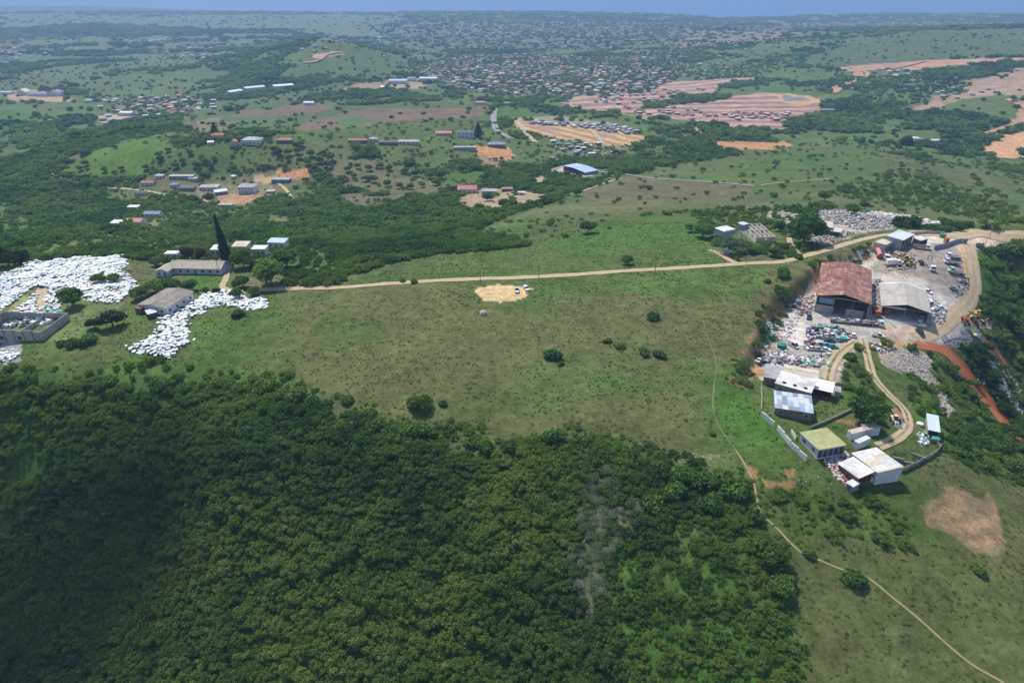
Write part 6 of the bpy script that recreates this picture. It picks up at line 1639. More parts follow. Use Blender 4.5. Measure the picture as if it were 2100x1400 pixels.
# ================================================================== white bags
def bag_mesh(seed, mat):
    rs = np.random.default_rng(seed); V = ICO2[0].copy(); V = np.sign(V) * np.abs(V) ** .62
    V *= np.array([1, .86, .62]); V *= 1 + rs.normal(0, .07, (len(V), 1)); V[:, 2] += .5; V[:, 2] = np.maximum(V[:, 2], -.05)
    k = V[:, 2] > .95; V[k, :2] *= .72; V[k, 2] += rs.uniform(-.15, .2)
    me = mesh_np("bulk_bag", V * .95, ICO2[1], True); me.materials.append(mat); return me
BAGS = [bag_mesh(i, S_BAG) for i in range(7)] + [bag_mesh(20, S_BAGT)]
areas = [("0 566,55 552,60 541,150 531,245 526,262 540,242 560,276 574,272 602,240 622,185 618,172 600,150 592,100 590,70 590,40 606,30 622,8 636,0 640", "the big heap behind the block ruin", 1.08),
         ("100 592,125 585,120 612,128 640,96 640,94 605", "the heap beside the sandy track", 1.3), ("20 655,52 620,72 600,76 640,40 655,12 662", "the heap between path and sandy track", 1.3),
         ("415 606,470 597,545 616,550 630,500 638,462 624,430 632,400 645,385 655,386 700,350 736,300 726,262 712,320 690,330 668,318 645,345 655,366 632,395 620", "the spread right of the slab roofed house", 1.08),
         ("-200 700,40 722,26 742,-20 752,-200 790", "the heap at the left edge below the ruin", 1.4), ("-200 560,0 566,0 640,-200 690", "the heap beyond the left edge", 1.6)]
bag_pts = []
for poly, where, sp in areas:
    P = wpoly(poly); (x0, y0), (x1, y1) = P.min(0), P.max(0); gx, gy = np.meshgrid(np.arange(x0, x1, sp), np.arange(y0, y1, sp * .95)); x = gx.ravel() + rng.uniform(-.5, .5, gx.size) * sp * .8; y = gy.ravel() + rng.uniform(-.5, .5, gx.size) * sp * .8
    m_ = inpoly(x + rng.normal(0, 1.0, len(x)), y + rng.normal(0, 1.0, len(x)), P) & (rng.uniform(0, 1, len(x)) < .96); x, y = x[m_], y[m_]; z = H(x, y)
    z = z + np.maximum(0, fbm(x / 5., y / 5., 77, 3) - .42) * 3.2
    for a, b_, c in zip(x, y, z): bag_pts.append((a, b_, c, where))
trees_in_bags = [g1(150, 612), g1(205, 565), g1(232, 570)]
bag_pts = [q for q in bag_pts if all((Vector(q[:3]) - t_).length > 2.2 for t_ in trees_in_bags)]
vis = [bool(in_view(np.array([q[0]]), np.array([q[1]]), np.array([q[2]]), 0, 0)[0]) for q in bag_pts]
order = sorted(range(len(bag_pts)), key=lambda i: (not vis[i], math.hypot(bag_pts[i][0], bag_pts[i][1])))
for n_, i in enumerate(order[:300]):
    x, y, z, where = bag_pts[i]; k = random.choice(range(7)) if random.random() > .05 else 7
    o = bpy.data.objects.new("bulk_bag", BAGS[k]); COL.objects.link(o); s = random.uniform(.45, .88)
    o.location = (x, y, z); o.rotation_euler = (random.uniform(-.15, .15), random.uniform(-.15, .15), random.uniform(0, 6.28)); o.scale = (s * random.uniform(.8, 1.35), s, s * random.uniform(.38, .75))
    tag(o, ("white" if k < 7 else "teal") + " bulk bag lying in " + where, 'bulk bag', ("white" if k < 7 else "teal") + ' bulk bags in ' + where)
rest = order[300:]
bc = proto_col("bulk_bag_kind", BAGS); A3 = np.array([bag_pts[i][:3] for i in rest]); n_ = len(rest); s = rng.uniform(.45, .85, n_)
scatter("bulk_bags", A3, np.stack([s * rng.uniform(.8, 1.4, n_), s, s * rng.uniform(.38, .75, n_)], 1), rng.uniform(0, 6.28, n_), np.where(rng.uniform(0, 1, n_) < .93, rng.integers(0, 7, n_), 7), np.zeros(n_), bc, "sprawling heaps of white bulk bags farther back")
heap("rubbish", "60 541,150 531,245 526,262 540,272 602,240 622,185 618,100 590,0 600,0 570", 420, (.25, 1.3), [S_SCRAP, S_PAINTW, S_BROWNW, S_BAGT, S_CONC], "mixed rubbish lying among the white bags", .0, seed=9)
heap("rubbish", "400 645,462 624,545 616,470 597,415 606,300 726,262 712,350 736,386 700,355 655", 190, (.25, 1.1), [S_SCRAP, S_PAINTW, S_BROWNW, S_CONC], "mixed rubbish among the bags right of the slab roofed house", .0, seed=10)
for q in bag_pts[::3]: KEEP.append((q[0], q[1], 1.5))
heap("litter", "0 690,260 700,420 660,560 640,520 700,380 745,120 760,0 765", 50, (.1, .35), [S_PAINTW, S_BAG], "specks of white litter in the grass", 0)
heap("litter", "1560 790,1580 850,1640 960,1600 1000,1700 1010,1780 1040,1760 1010,1660 960,1600 880", 26, (.1, .32), [S_PAINTW, S_CONC], "specks of litter outside the compound wall", 0)
print("BAGS", len(bag_pts), "KEEP", len(KEEP))

# ================================================================== villages in the middle distance
def hs(label, x0, x1, y, depth, h, roof='hip', rise=1.4, rm=S_TILEGREY, wm=S_PLASTER, cat='house', dy=0, name=None, **k):
    return building(name or 'house', label, cat, (x0, y), (x1, y + dy), None, h, depth=depth, roof=roof, rise=rise, rm=rm, wm=wm, base=True, over=k.pop('over', .4), **k)
V_ = "houses strung along the village road"
hs("small house with a dusty pink roof at the left end of the village", 290, 314, 381, 7, 2.8, 'gablex', 1.3, S_REDR, wins=2)
hs("small white walled house with a dark roof below the village road", 276, 297, 402, 6, 2.8, 'hip', 1.3, S_DARKR, wins=2)
hs("charcoal roofed flat house in the middle of the village", 366, 396, 392, 8, 2.8, 'hip', 1.0, S_DARKR, S_BLOCK, wins=3)
hs("small blue white cottage left of the charcoal roofed house", 349, 363, 385, 6, 2.6, 'hip', 1.2, S_SLATE, wins=1)
hs("long white walled house with a grey roof in the village", 409, 446, 391, 8, 3.0, 'mono', .6, S_GREYM, wins=4)
hs("house with a pale blue roof in front of the long white one", 442, 467, 401, 6, 2.8, 'mono', .8, S_BLUEW, S_SLATE, wins=2, dy=-3)
T2 = hs("tall white double storey house with a grey hipped roof", 489, 523, 398, 10, 6.2, 'hip', 2.0, S_GREYM, surf("bright_plaster", (.66, .68, .74), (.72, .74, .78), .6, .9), wins=4, twofl=True)
w, d = T2["_w"], T2["_d"]; b = MB(); b.box(0, -d / 2 - .8, 3.0, w * .6, 1.5, .2); b.build('balcony', S_PLASTER, T2); posts(T2, [(-w * .28, -d / 2 - 1.4), (w * .28, -d / 2 - 1.4)], 3.0, .15, S_PLASTER)
hs("grey roofed house with a dark verandah on orange earth", 557, 593, 375, 8, 3.0, 'hip', 1.2, S_GREYM, S_SLATE, wins=3)
hs("unfinished block house with window gaps behind the village", 347, 396, 368, 6, 2.8, 'flat', .1, S_CONC, S_BLOCKD, wins=6, door=False)
hs("narrow white roofed shed behind the village trees", 387, 407, 372, 4, 2.4, 'flat', 0, S_WHITE, wins=1)
hs("grey shack at the upper left of the village", 319, 334, 366, 5, 2.4, 'mono', .4, S_GREYM, wins=1)
hs("tiny white hut above the double storey house", 474, 482, 367, 4, 2.4, 'hip', .8, S_WHITE, wins=1)
hs("low block foundation walls below the double storey house", 545, 562, 396, 5, 1.4, 'flat', 0, S_CONC, S_BLOCKD, door=False, cat='ruin')
hs("roofless pale block walls beside the lowest village road", 448, 476, 424, 4, 1.6, 'flat', 0, S_CONC, S_STONE, door=False, cat='ruin')
hs("white flat wing of the pink roofed house in the left trees", 228, 256, 466, 6, 3.0, 'mono', .4, S_WHITE, wins=2)
hs("pink roofed house in the trees at the left", 257, 290, 464, 9, 3.2, 'gablex', 1.4, S_PINKR, wins=3)
hs("dark blue roofed house behind the pink roofed one", 296, 328, 446, 7, 2.8, 'gablex', 1.2, S_SLATE, wins=2)
hs("white roofed hut above the blue roofed house", 262, 283, 431, 5, 2.5, 'mono', .3, S_WHITE, wins=1)
hs("orange roofed house at the left end of the ridge", 432, 458, 284, 9, 3, 'hip', 2.0, S_ORANGER, S_CREAMW, wins=3)
hs("small white hut below the orange roofed ridge house", 426, 438, 297, 5, 2.6, 'gablex', 1, S_WHITE, wins=1)
hs("tall pinkish gabled house among the ridge trees", 471, 484, 303, 8, 5.0, 'gabley', 1.8, S_REDR, S_STONE, wins=1)
hs("large grey roofed house with white walls on the left ridge", 496, 534, 299, 12, 4.6, 'hip', 2.4, S_GREYM, wins=4)
hs("dull red roofed house right of the large grey one on the ridge", 567, 597, 294, 8, 3, 'hip', 1.5, S_REDR, S_BROWNW, wins=2)
hs("low dull brown house at the left of the middle ridge", 714, 752, 294, 7, 2.8, 'hip', 1.3, S_REDR, S_BROWNW, wins=3)
hs("small grey roofed cottage between two brown houses on the ridge", 757, 773, 291, 6, 2.8, 'hip', 1.4, S_GREYM, wins=1)
hs("dark roofed house in the middle of the ridge row", 777, 813, 298, 8, 2.8, 'hip', 1.3, S_DARKR, S_BROWNW, wins=3)
hs("long cream walled house in the ridge row", 817, 859, 297, 8, 3.0, 'hip', 1.3, S_GREYM, S_CREAMW, wins=4)
hs("bright red roofed house on the ridge right of the cream one", 893, 926, 279, 9, 3.0, 'gablex', 1.7, S_PINKR, S_STONE, wins=3)
hs("pale double storey house with dark roof near the ridge conifer", 938, 971, 283, 10, 5.5, 'hip', 1.8, S_DARKR, S_BLUEW, wins=3, twofl=True)
hs("slate blue roofed house above the orange bank", 1001, 1036, 303, 10, 3.2, 'hip', 2.0, S_SLATE, S_BROWNW, wins=3)
hs("grey walled house at the end of the sandy drive", 931, 976, 309, 7, 3.0, 'flat', .2, S_GREYM, S_BLOCKD, wins=4)
hs("house with a bright pink red roof and white walls", 939, 977, 397, 9, 3.6, 'gablex', 2.2, S_PINKR, wins=3)
hs("grey flat house on the sand right of the pink red roof", 988, 1018, 399, 6, 2.6, 'mono', .4, S_GREYM, S_BLOCK, wins=2)
hs("low red roofed shed at the road behind the round trees", 1029, 1051, 393, 4, 2.2, 'mono', .3, S_REDR, S_BROWNW)
hs("tiny white kiosk at the end of the red shed", 1063, 1075, 400, 3, 2.0, 'flat', 0, S_WHITE)
building("shed", "large open sided shed with a bright blue roof at the tar road", "shed", (1159, 340), (1197, 355), (1222, 349), 4.2, roof='gabley', rise=.9, rm=S_BLUE, wm=S_BLOCK, openf='f', door=False, over=.4)
hs("long red roofed house at the top of the tar road, left side", 973, 997, 215, 9, 3.4, 'hip', 1.6, S_PINKR, wins=3)
hs("long pale house at the top of the tar road, right side", 1034, 1058, 216, 9, 3.0, 'hip', 1.4, S_REDR, wins=3)
hs("white domed shed on orange earth at the far left", 35, 54, 197, 18, 7, 'gabley', 5, S_WHITE, cat='shed')
hs("grey blue shed between the white domed one and the hangar, far left", 58, 96, 198, 14, 5, 'gablex', 2, S_SLATE, cat='shed')
hs("dark blue hangar at the right of the orange yard, far left", 100, 123, 198, 16, 7, 'gabley', 4, S_SLATE, cat='shed')
hs("low blue shed cut by the left edge of the photo", -10, 22, 194, 14, 4, 'flat', .2, S_BLUE, cat='shed')
hs("long white roofed factory hall near the middle left hill", 563, 604, 183, 24, 5, 'gablex', 2, S_WHITE, cat='factory', dy=-3)
hs("long pale factory hall left of the white one", 505, 545, 187, 20, 5, 'gablex', 2, S_BLUEW, cat='factory', dy=-4)
hs("lower pale factory hall at the foot of the two long halls", 473, 500, 195, 18, 5, 'gablex', 2, S_WHITE, cat='factory', dy=-4)
hs("small white farm shed above the brown field", 623, 643, 216, 10, 4, 'gablex', 1.5, S_WHITE, cat='shed')
hs("white roofed hall above the pale dirt yard on the left", 245, 271, 238, 12, 5, 'gablex', 1.5, S_WHITE, cat='shed')
hs("blue roofed warehouse in the centre background", 797, 834, 172, 22, 6, 'gablex', 2, S_BLUE, cat='warehouse')
hs("dark blue warehouse right of the blue roofed one in the background", 836, 851, 167, 22, 6, 'gablex', 2, S_SLATE, cat='warehouse')
hs("pale warehouse at the right end of the background group", 860, 896, 166, 20, 5, 'gablex', 2, S_BLUEW, cat='warehouse')
hs("small white shed at the left of the background group", 780, 796, 183, 16, 4, 'gablex', 2, S_WHITE, cat='shed')
hs("white hall between the trees at the right edge group of buses", 1874, 1888, 291, 9, 4, 'hip', 1.5, S_WHITE, cat='shed')
hs("long white roof beside the parked buses on the right", 1896, 1926, 295, 8, 4, 'gablex', 1, S_WHITE, cat='shed')
hs("small grey building at the corner of the pink building site", 1686, 1712, 231, 9, 4, 'flat', .2, S_GREYM, S_SLATE, cat='building')

# little far houses: shared low meshes
FM = []
def far_mesh(wall, roof, L, D, h, rise, kind):
    b = MB(); b.box(0, 0, -2.5, L, D, h + 2.5, 0, 0)
    o = .35
    if kind == 'g':
        b.add([(-L / 2 - o, -D / 2 - o, h), (L / 2 + o, -D / 2 - o, h), (L / 2 + o, D / 2 + o, h), (-L / 2 - o, D / 2 + o, h), (-L / 2 - o, 0, h + rise), (L / 2 + o, 0, h + rise)], [(0, 1, 5, 4), (2, 3, 4, 5), (0, 4, 3), (1, 2, 5), (3, 2, 1, 0)], 1)
    elif kind == 'h':
        q = D / 2 * .9; b.add([(-L / 2 - o, -D / 2 - o, h), (L / 2 + o, -D / 2 - o, h), (L / 2 + o, D / 2 + o, h), (-L / 2 - o, D / 2 + o, h), (-L / 2 + q, 0, h + rise), (L / 2 - q, 0, h + rise)], [(0, 1, 5, 4), (2, 3, 4, 5), (0, 4, 3), (1, 2, 5), (3, 2, 1, 0)], 1)
    else: b.box(0, 0, h + .01, L + .4, D + .4, .25, 0, 1)
    for x in (-L * .3, L * .28): b.box(x, -D / 2 - .03, .9, 1.3, .08, 1.2, 0, 2); b.box(x, D / 2 + .03, .9, 1.3, .08, 1.2, 0, 2)
    b.box(0, -D / 2 - .03, 0, 1.0, .08, 2.1, 0, 2)
    me = bpy.data.meshes.new('house'); me.from_pydata(b.v, [], b.f)
    for m_ in (wall, roof, S_DARKIN): me.materials.append(m_)
    me.polygons.foreach_set('material_index', b.m); me.update(); return me
def kinds(specs): return [far_mesh(*s) for s in specs]
K_TOWN = kinds([(S_PLASTER, S_GREYM, 9, 7, 3, 1.6, 'g'), (S_CREAMW, S_REDR, 10, 8, 3, 1.8, 'h'), (S_PLASTER, S_TILEGREY, 8, 7, 3, 1.5, 'g'), (S_STONE, S_DARKR, 9, 7, 3, 1.6, 'h'), (S_CREAMW, S_WHITE, 8, 6, 2.8, .1, 'f'),
                (S_PLASTER, S_ORANGER, 10, 8, 3.2, 1.9, 'h'), (S_BLOCKD, S_GREYM, 7, 6, 2.8, 1.2, 'g'), (S_PLASTER, S_CREAM, 11, 8, 4.6, 1.6, 'h'), (S_STONE, S_PINKR, 9, 7, 3, 1.6, 'g')])
K_PINK = kinds([(S_STONE, S_REDR, 7.5, 6, 2.8, 1.4, 'g'), (S_REDR, S_STONE, 8, 6, 2.6, .1, 'f'), (S_PLASTER, S_REDR, 7, 6, 2.8, 1.4, 'g')])
K_SHACK = kinds([(S_BLOCKD, S_GREYM, 6, 5, 2.5, .1, 'f'), (S_PLASTER, S_WHITE, 6.5, 5, 2.5, .1, 'f'), (S_BROWNW, S_SLATE, 6, 5, 2.5, .9, 'g'), (S_BLOCK, S_BLUEW, 5, 4.5, 2.4, .1, 'f'), (S_STONE, S_TILEGREY, 7, 5, 2.6, .9, 'g')])
def far_town(poly, sp, prob, K, label, group, ind, rot=0.3, jit=.5, seed=3):
    """houses on a loose street grid inside an area; the first `ind` of them (nearest) are objects, the rest are returned"""
    rs = np.random.default_rng(seed); P = wpoly(poly); (x0, y0), (x1, y1) = P.min(0), P.max(0); c, s = math.cos(rot), math.sin(rot)
    Rr_ = max(x1 - x0, y1 - y0); g = np.arange(-Rr_, Rr_, sp); u, v = np.meshgrid(g, g * 1.5); u = u.ravel() + rs.uniform(-.5, .5, u.size) * sp * jit; v = v.ravel() + rs.uniform(-.5, .5, v.size) * sp * jit
    x = (x0 + x1) / 2 + u * c - v * s; y = (y0 + y1) / 2 + u * s + v * c; m_ = inpoly(x, y, P); x, y = x[m_], y[m_]
    m_ = rs.uniform(0, 1, len(x)) < prob * np.clip((fbm(x / (sp * 7), y / (sp * 7), seed, 3) - .24) * 3.6, 0, 1.25); x, y = x[m_], y[m_]; z = H(x, y); m_ = in_view(x, y, z, 30, 30); x, y, z = x[m_], y[m_], z[m_]
    o_ = np.argsort(np.hypot(x, y)); x, y, z = x[o_], y[o_], z[o_]; n = len(x); a = rot + rs.integers(0, 2, n) * math.pi / 2 * (rs.uniform(0, 1, n) < .5) + rs.normal(0, .12, n)
    for i in range(min(ind, n)):
        o = bpy.data.objects.new("house", K[int(rs.integers(0, len(K)))]); COL.objects.link(o); o.location = (x[i], y[i], z[i]); o.rotation_euler.z = a[i]; sc = rs.uniform(.85, 1.2); o.scale = (sc, sc, sc)
        tag(o, label, 'house', group)
    for i in range(n): KEEP.append((x[i], y[i], 3.0 if sp > 12 else 1.5))
    return x[ind:], y[ind:], z[ind:], a[ind:]
REST = []
far_town("1080 247,1150 240,1240 252,1310 272,1290 278,1180 262,1090 256", 9.5, .95, K_SHACK, "small pale shack in the strip along the upper side of the tan terraces", "shacks above the terraces", 42, .35, seed=11)
far_town("1130 292,1200 296,1285 300,1268 318,1200 321,1140 308", 9.0, .8, K_SHACK, "small pale shack in the cluster below the tan terraces", "shacks below the terraces", 40, .2, seed=12)
far_town("1300 236,1400 218,1560 200,1680 212,1590 262,1500 264,1420 250", 15, .42, K_PINK, "small pinkish house in the rows of the nearer pink building site", "houses of the nearer building site", 46, .1, .15, seed=13)
far_town("1190 210,1300 185,1400 170,1540 158,1460 182,1400 198,1280 226", 17, .5, K_TOWN[:1] + K_PINK + K_TOWN[4:5], "small pale house on the farther pink building site", "houses of the farther building site", 40, .15, .3, seed=14)
far_town("1900 200,1940 182,2020 160,2100 138,2100 200,2040 194,1980 204", 18, .5, K_SHACK, "small grey roofed house on the pinkish slope at the right edge", "houses on the right edge slope", 32, .5, .6, seed=15)
far_town("1430 95,1500 78,1640 68,1840 58,1800 68,1640 84,1500 98", 26, .8, K_TOWN, "pale house in the row along the top of the right hand hill", "houses on the right hilltop", 40, .2, .7, seed=16)
REST.append(far_town("845 148,900 128,1000 112,1250 118,1410 98,1420 148,1330 186,1180 200,1000 198,900 170", 19, .62, K_TOWN, "small house among the many in the distant valley town", "houses of the distant town", 60, .35, .7, seed=17))
REST.append(far_town("740 110,860 60,1000 42,1250 44,1500 52,1420 80,1250 104,1000 108,860 128,780 130", 32, .6, K_TOWN, "", "", 0, .3, .8, seed=18))
REST.append(far_town("230 88,330 80,450 84,460 120,400 122,300 112", 24, .7, K_TOWN, "", "", 0, .1, .7, seed=19))
REST.append(far_town("0 92,60 88,110 98,90 140,0 145", 26, .8, K_TOWN, "", "", 0, .1, .7, seed=20))
REST.append(far_town("180 208,340 194,450 206,440 226,300 246,190 250", 20, .5, K_TOWN, "", "", 0, .4, .7, seed=21))
REST.append(far_town("560 72,720 66,860 72,800 92,600 84", 34, .6, K_TOWN, "", "", 0, .1, .8, seed=22))
REST.append(far_town("1500 46,1700 40,2100 44,2100 52,1700 56", 60, .5, K_TOWN, "", "", 0, .1, .8, seed=23))
REST.append(far_town("1600 88,1500 100,1440 120,1400 150,1430 165,1480 150,1560 128", 30, .4, K_TOWN, "", "", 0, .6, .8, seed=24))
REST.append(far_town("1700 150,1900 140,2000 175,1900 205,1760 200", 30, .35, K_SHACK, "", "", 0, .6, .8, seed=25))
REST.append(far_town("600 100,660 92,680 104,620 112", 22, .6, K_TOWN, "", "", 0, .6, .8, seed=26))
X = np.concatenate([r[0] for r in REST]); Y = np.concatenate([r[1] for r in REST]); Z = np.concatenate([r[2] for r in REST]); AA = np.concatenate([r[3] for r in REST]); n_ = len(X)
hc = proto_col("town_house", K_TOWN + K_SHACK[:2]); s = rng.uniform(.85, 1.25, n_)
scatter("distant_town", np.stack([X, Y, Z], 1), np.stack([s, s, s], 1), AA, rng.integers(0, 11, n_), np.zeros(n_), hc, "hazy mass of houses of the distant town")
print("TOWN", n_)

# buses / coaches on the right, pylons
T_BUS = make_truck(S_PAINTW, 'box', 9.5, S_PAINTB)
for x, y, h_, l in [(1935, 296, 110, "blue and white lorry, left of the two on the far right road"), (1975, 306, 110, "blue and white lorry, right of the two on the far right road")]:
    veh(T_BUS, x, y, h_, l, 'truck', 'truck')
def pylon(px, py, h, label):
    p = g1(px, py); t = empty('pylon', p, .3); tag(t, label, 'pylon', 'pylons'); b = MB(); w = h * .09
    for x in (-1, 1):
        for y in (-1, 1): b.tube((x * w, y * w, -1), (x * w * .2, y * w * .2, h), .22, 4)
    for k in range(7):
        z0 = h * k / 7; z1 = h * (k + 1) / 7; a0 = w * (1 - .8 * k / 7); a1 = w * (1 - .8 * (k + 1) / 7)
        for y in (-1, 1): b.tube((-a0, y * a0, z0), (a1, y * a1, z1), .1, 3); b.tube((a0, y * a0, z0), (-a1, y * a1, z1), .1, 3)
    b.build('mast', S_STEEL, t); c = MB()
    for z in (.68, .80, .92): c.tube((-h * .13, 0, h * z), (h * .13, 0, h * z), .16, 4)
    c.build('crossarm', S_STEEL, t)
for x, y, h_, l in [(973, 238, 28, "steel pylon left of the tar road on the brown field"), (1163, 238, 30, "steel pylon above the tan terraces"), (400, 268, 26, "pale steel pylon left of the ridge conifer"), (752, 141, 40, "steel pylon on the green hill in the left background"),
                    (957, 157, 38, "steel pylon at the near edge of the distant town"), (1175, 158, 38, "steel pylon inside the distant town")]: pylon(x, y, h_, l)

# ================================================================== trees and bushes that stand out
tree_meshes()
tree(860, 838, 27, "large bright yellow green bush alone on the lower field", 'lime', name='bush', hr=.95, trunk=.1, cat='bush')
for a in [(907, 829, 12, "small green bush right of the large bright bush"), (708, 826, 18, "dark bush at the field edge left of the large bright bush"), (1133, 734, 20, "low dark bush in the middle of the field"), (1150, 748, 8, "tiny bush below the low dark bush in mid field"),
          (1247, 702, 11, "dark round bush, left of the close pair in the field"), (1268, 713, 14, "dark round bush, right of the close pair in the field"), (1320, 726, 15, "green topped bush, left of the lower right pair in the field"), (1352, 731, 15, "dark bush, right of the lower right pair in the field"),
          (1337, 652, 17, "dark bush standing alone near the road side of the field"), (490, 646, 17, "dark bush at the right edge of the white bags"), (388, 754, 10, "small dark bush below the white bags"), (1461, 890, 9, "small dark bush beside the footpath"), (1405, 862, 5, "tiny dark bush left of the footpath"),
          (1750, 1196, 29, "broad round bush beside the footpath at the lower right"), (1652, 1133, 18, "smaller round bush where the footpath leaves the thicket"), (2002, 1172, 18, "pale green bush alone on the lower right grass"), (1082, 497, 9, "small bush below the tree belt near the centre"),
          (1157, 486, 9, "small dark bush on the green rise beyond the road"), (1250, 469, 6, "tiny dark bush right of the larger one beyond the road"), (850, 580, 10, "dark bush on the road edge at the left"), (828, 578, 9, "low bush beside the left part of the road"),
          (150, 706, 18, "dark bush in the green patch left of the slab roofed house"), (185, 702, 22, "broad dark bush in the green patch left of the slab roofed house"), (122, 708, 13, "small dark bush next to the block ruin"), (436, 612, 8, "small bush at the top of the right bag spread"), (395, 640, 8, "small bush in the right bag spread"),
          (375, 635, 8, "narrow bush at the wall of the slab roofed house"), (1757, 760, 14, "dark bush between the two wheel tracks"), (1741, 735, 16, "green bush just below the fork of the tracks"), (1720, 790, 8, "bush beside the left wheel track"), (1905, 830, 14, "dark bush below the pinkish rubble"), (1870, 800, 13, "bush left of the pinkish rubble"),
          (1605, 566, 20, "bushy growth on top of the cut bank, nearest the road"), (1598, 598, 16, "bushy growth on top of the cut bank, halfway down"), (1572, 578, 10, "small bush on the field side of the cut bank"), (1640, 530, 13, "dark bush where the road passes the cut bank"), (1665, 545, 12, "olive bush on the upper cut bank"),
          (1552, 730, 10, "bush at the low end of the cut bank"), (1700, 528, 8, "small bush behind the rusty warehouse"), (1615, 820, 0.1, "")]:
    if a[2] > 1: tree(a[0], a[1], a[2], a[3], 'bush', hr=.85)
for a in [(152, 628, 27, "big green tree between the white bags and the ruin", 'round', 1.1), (203, 580, 15, "tree in the big heap of white bags, left one", 'round', .9), (237, 578, 15, "small tree at the back right of the white bags", 'round', .9),
          (232, 668, 30, "dark brownish tree left of the slab roofed house", 'dark', .8), (195, 672, 18, "dark tree at the left of the brownish one", 'dark', .8), (290, 612, 20, "dark tree in the hedge above the slab roof, leftmost", 'round', .9), (322, 600, 22, "dark tree in the hedge above the slab roof, second from left", 'round', .9),
          (355, 597, 22, "dark tree in the hedge above the slab roof, third from left", 'round', .9), (388, 596, 18, "dark tree in the hedge above the slab roof, rightmost", 'round', .9), (500, 548, 24, "round tree right behind the cypress", 'round', 1.15), (548, 583, 38, "large round tree at the start of the road", 'round', .95),
          (588, 545, 28, "big round tree behind the large one at the road", 'round', .95), (497, 590, 18, "round tree at the end of the sandy drive", 'round', 1.0), (485, 612, 13, "smaller dark tree at the end of the bags", 'round', 1.1), (520, 605, 14, "bushy tree by the road start", 'round', .8), (422, 602, 9, "small yellow green tree by the bags", 'lime', 1),
          (445, 602, 10, "dark red leaved small tree by the bags", 'rusty', .9), (384, 533, 15, "rust brown tree behind the lilac house, left one", 'rusty', 1.4), (416, 533, 14, "rust brown tree behind the lilac house, right one", 'rusty', 1.4), (320, 545, 16, "dark tree at the far left end of the lilac house", 'round', .8),
          (18, 545, 30, "dark tree at the left edge behind the white bags", 'dark', 1.0), (50, 540, 22, "dark brown tree behind the left of the white bags", 'dark', .9), (1770, 868, 36, "tall dark green tree above the containers", 'round', 1.15), (1800, 862, 16, "greyish tree right of the tall dark one above the containers", 'round', .9),
          (1648, 496, 34, "big dark tree at the left of the far scrapyard", 'round', 1.3), (1622, 484, 12, "slim dark tree near the white ruin", 'round', 1.5), (1597, 474, 13, "dark tree above the white ruin", 'round', 1.2), (1440, 488, 24, "dark tree left of the water towers", 'round', .9), (1418, 476, 14, "low tree at the far left of the water towers", 'round', .8),
          (1585, 525, 15, "dark bushy tree right of the water towers", 'round', .9), (1605, 515, 13, "greyish tree between ruin and road", 'round', 1.0), (1572, 508, 8, "small tree in front of the white ruin", 'round', 1.0), (1500, 508, 14, "dark tree between the two water towers", 'round', 1.0), (1512, 534, 6, "tiny bushy tree at the foot of the water towers", 'round', .9),
          (2078, 540, 34, "big dark round tree at the right edge by the road", 'round', 1.0), (2040, 560, 18, "tree below the big round one at the right edge", 'round', .9), (2085, 600, 30, "dark tree on the right slope beside the yard", 'round', .9), (1287, 542, 14, "round dark tree just beyond the road at the centre right", 'round', 1.0),
          (1206, 477, 18, "round dark tree on the green rise beyond the road", 'round', 1.0), (1690, 412, 14, "round dark tree on the hillside above the far scrapyard", 'round', 1), (1745, 440, 15, "dark tree at the top of the far scrapyard", 'round', 1), (1772, 428, 11, "dark tree on the hillside, right of the far scrapyard top", 'round', 1),
          (2048, 255, 8, "dark tree above the orange cutting at the right", 'round', 1.2), (2092, 325, 14, "dark tree in front of the orange cutting", 'round', 1.2), (1262, 316, 6, "dark tree below the terraces", 'round', 1.2), (1858, 305, 14, "large brownish tree left of the white roofs on the right", 'dark', 1.4),
          (1000, 412, 11, "dark round tree right of the pink red roof, left one", 'round', 1.1), (1032, 425, 12, "dark round tree right of the pink red roof, middle one", 'round', 1.1), (1052, 427, 12, "dark round tree right of the pink red roof, right one", 'round', 1.1), (1182, 402, 12, "dark tree beside the bend of the dirt road", 'round', 1.1),
          (1253, 362, 8, "small dark tree right of the blue shed", 'round', 1.1), (372, 330, 0.1, "", 'round', 1), (430, 415, 11, "dark tree in front of the village blue roof", 'round', 1.2), (395, 418, 12, "dark tree left of the village road fork", 'round', 1.1), (415, 378, 10, "dark tree behind the long white village house", 'round', 1.0),
          (1312, 409, 7, "dark bushy tree on the olive hill", 'round', .8), (1224, 406, 6, "small bushy tree on the olive hill", 'round', .8)]:
    if a[2] > 1: tree(a[0], a[1], a[2], a[3], a[4], hr=a[5])
conifer(467, 541, 96, 8, "tall dark cypress behind the long lilac house", lean=-.06)
conifer(441, 276, 24, 7, "dark pointed conifer above the orange roofed ridge house", 'conifer')
conifer(981, 281, 28, 8, "dark pointed conifer beside the pale double storey ridge house", 'conifer')
conifer(1408 / 3 + 230, 0 + 70, 0.1, .1, "") if False else None
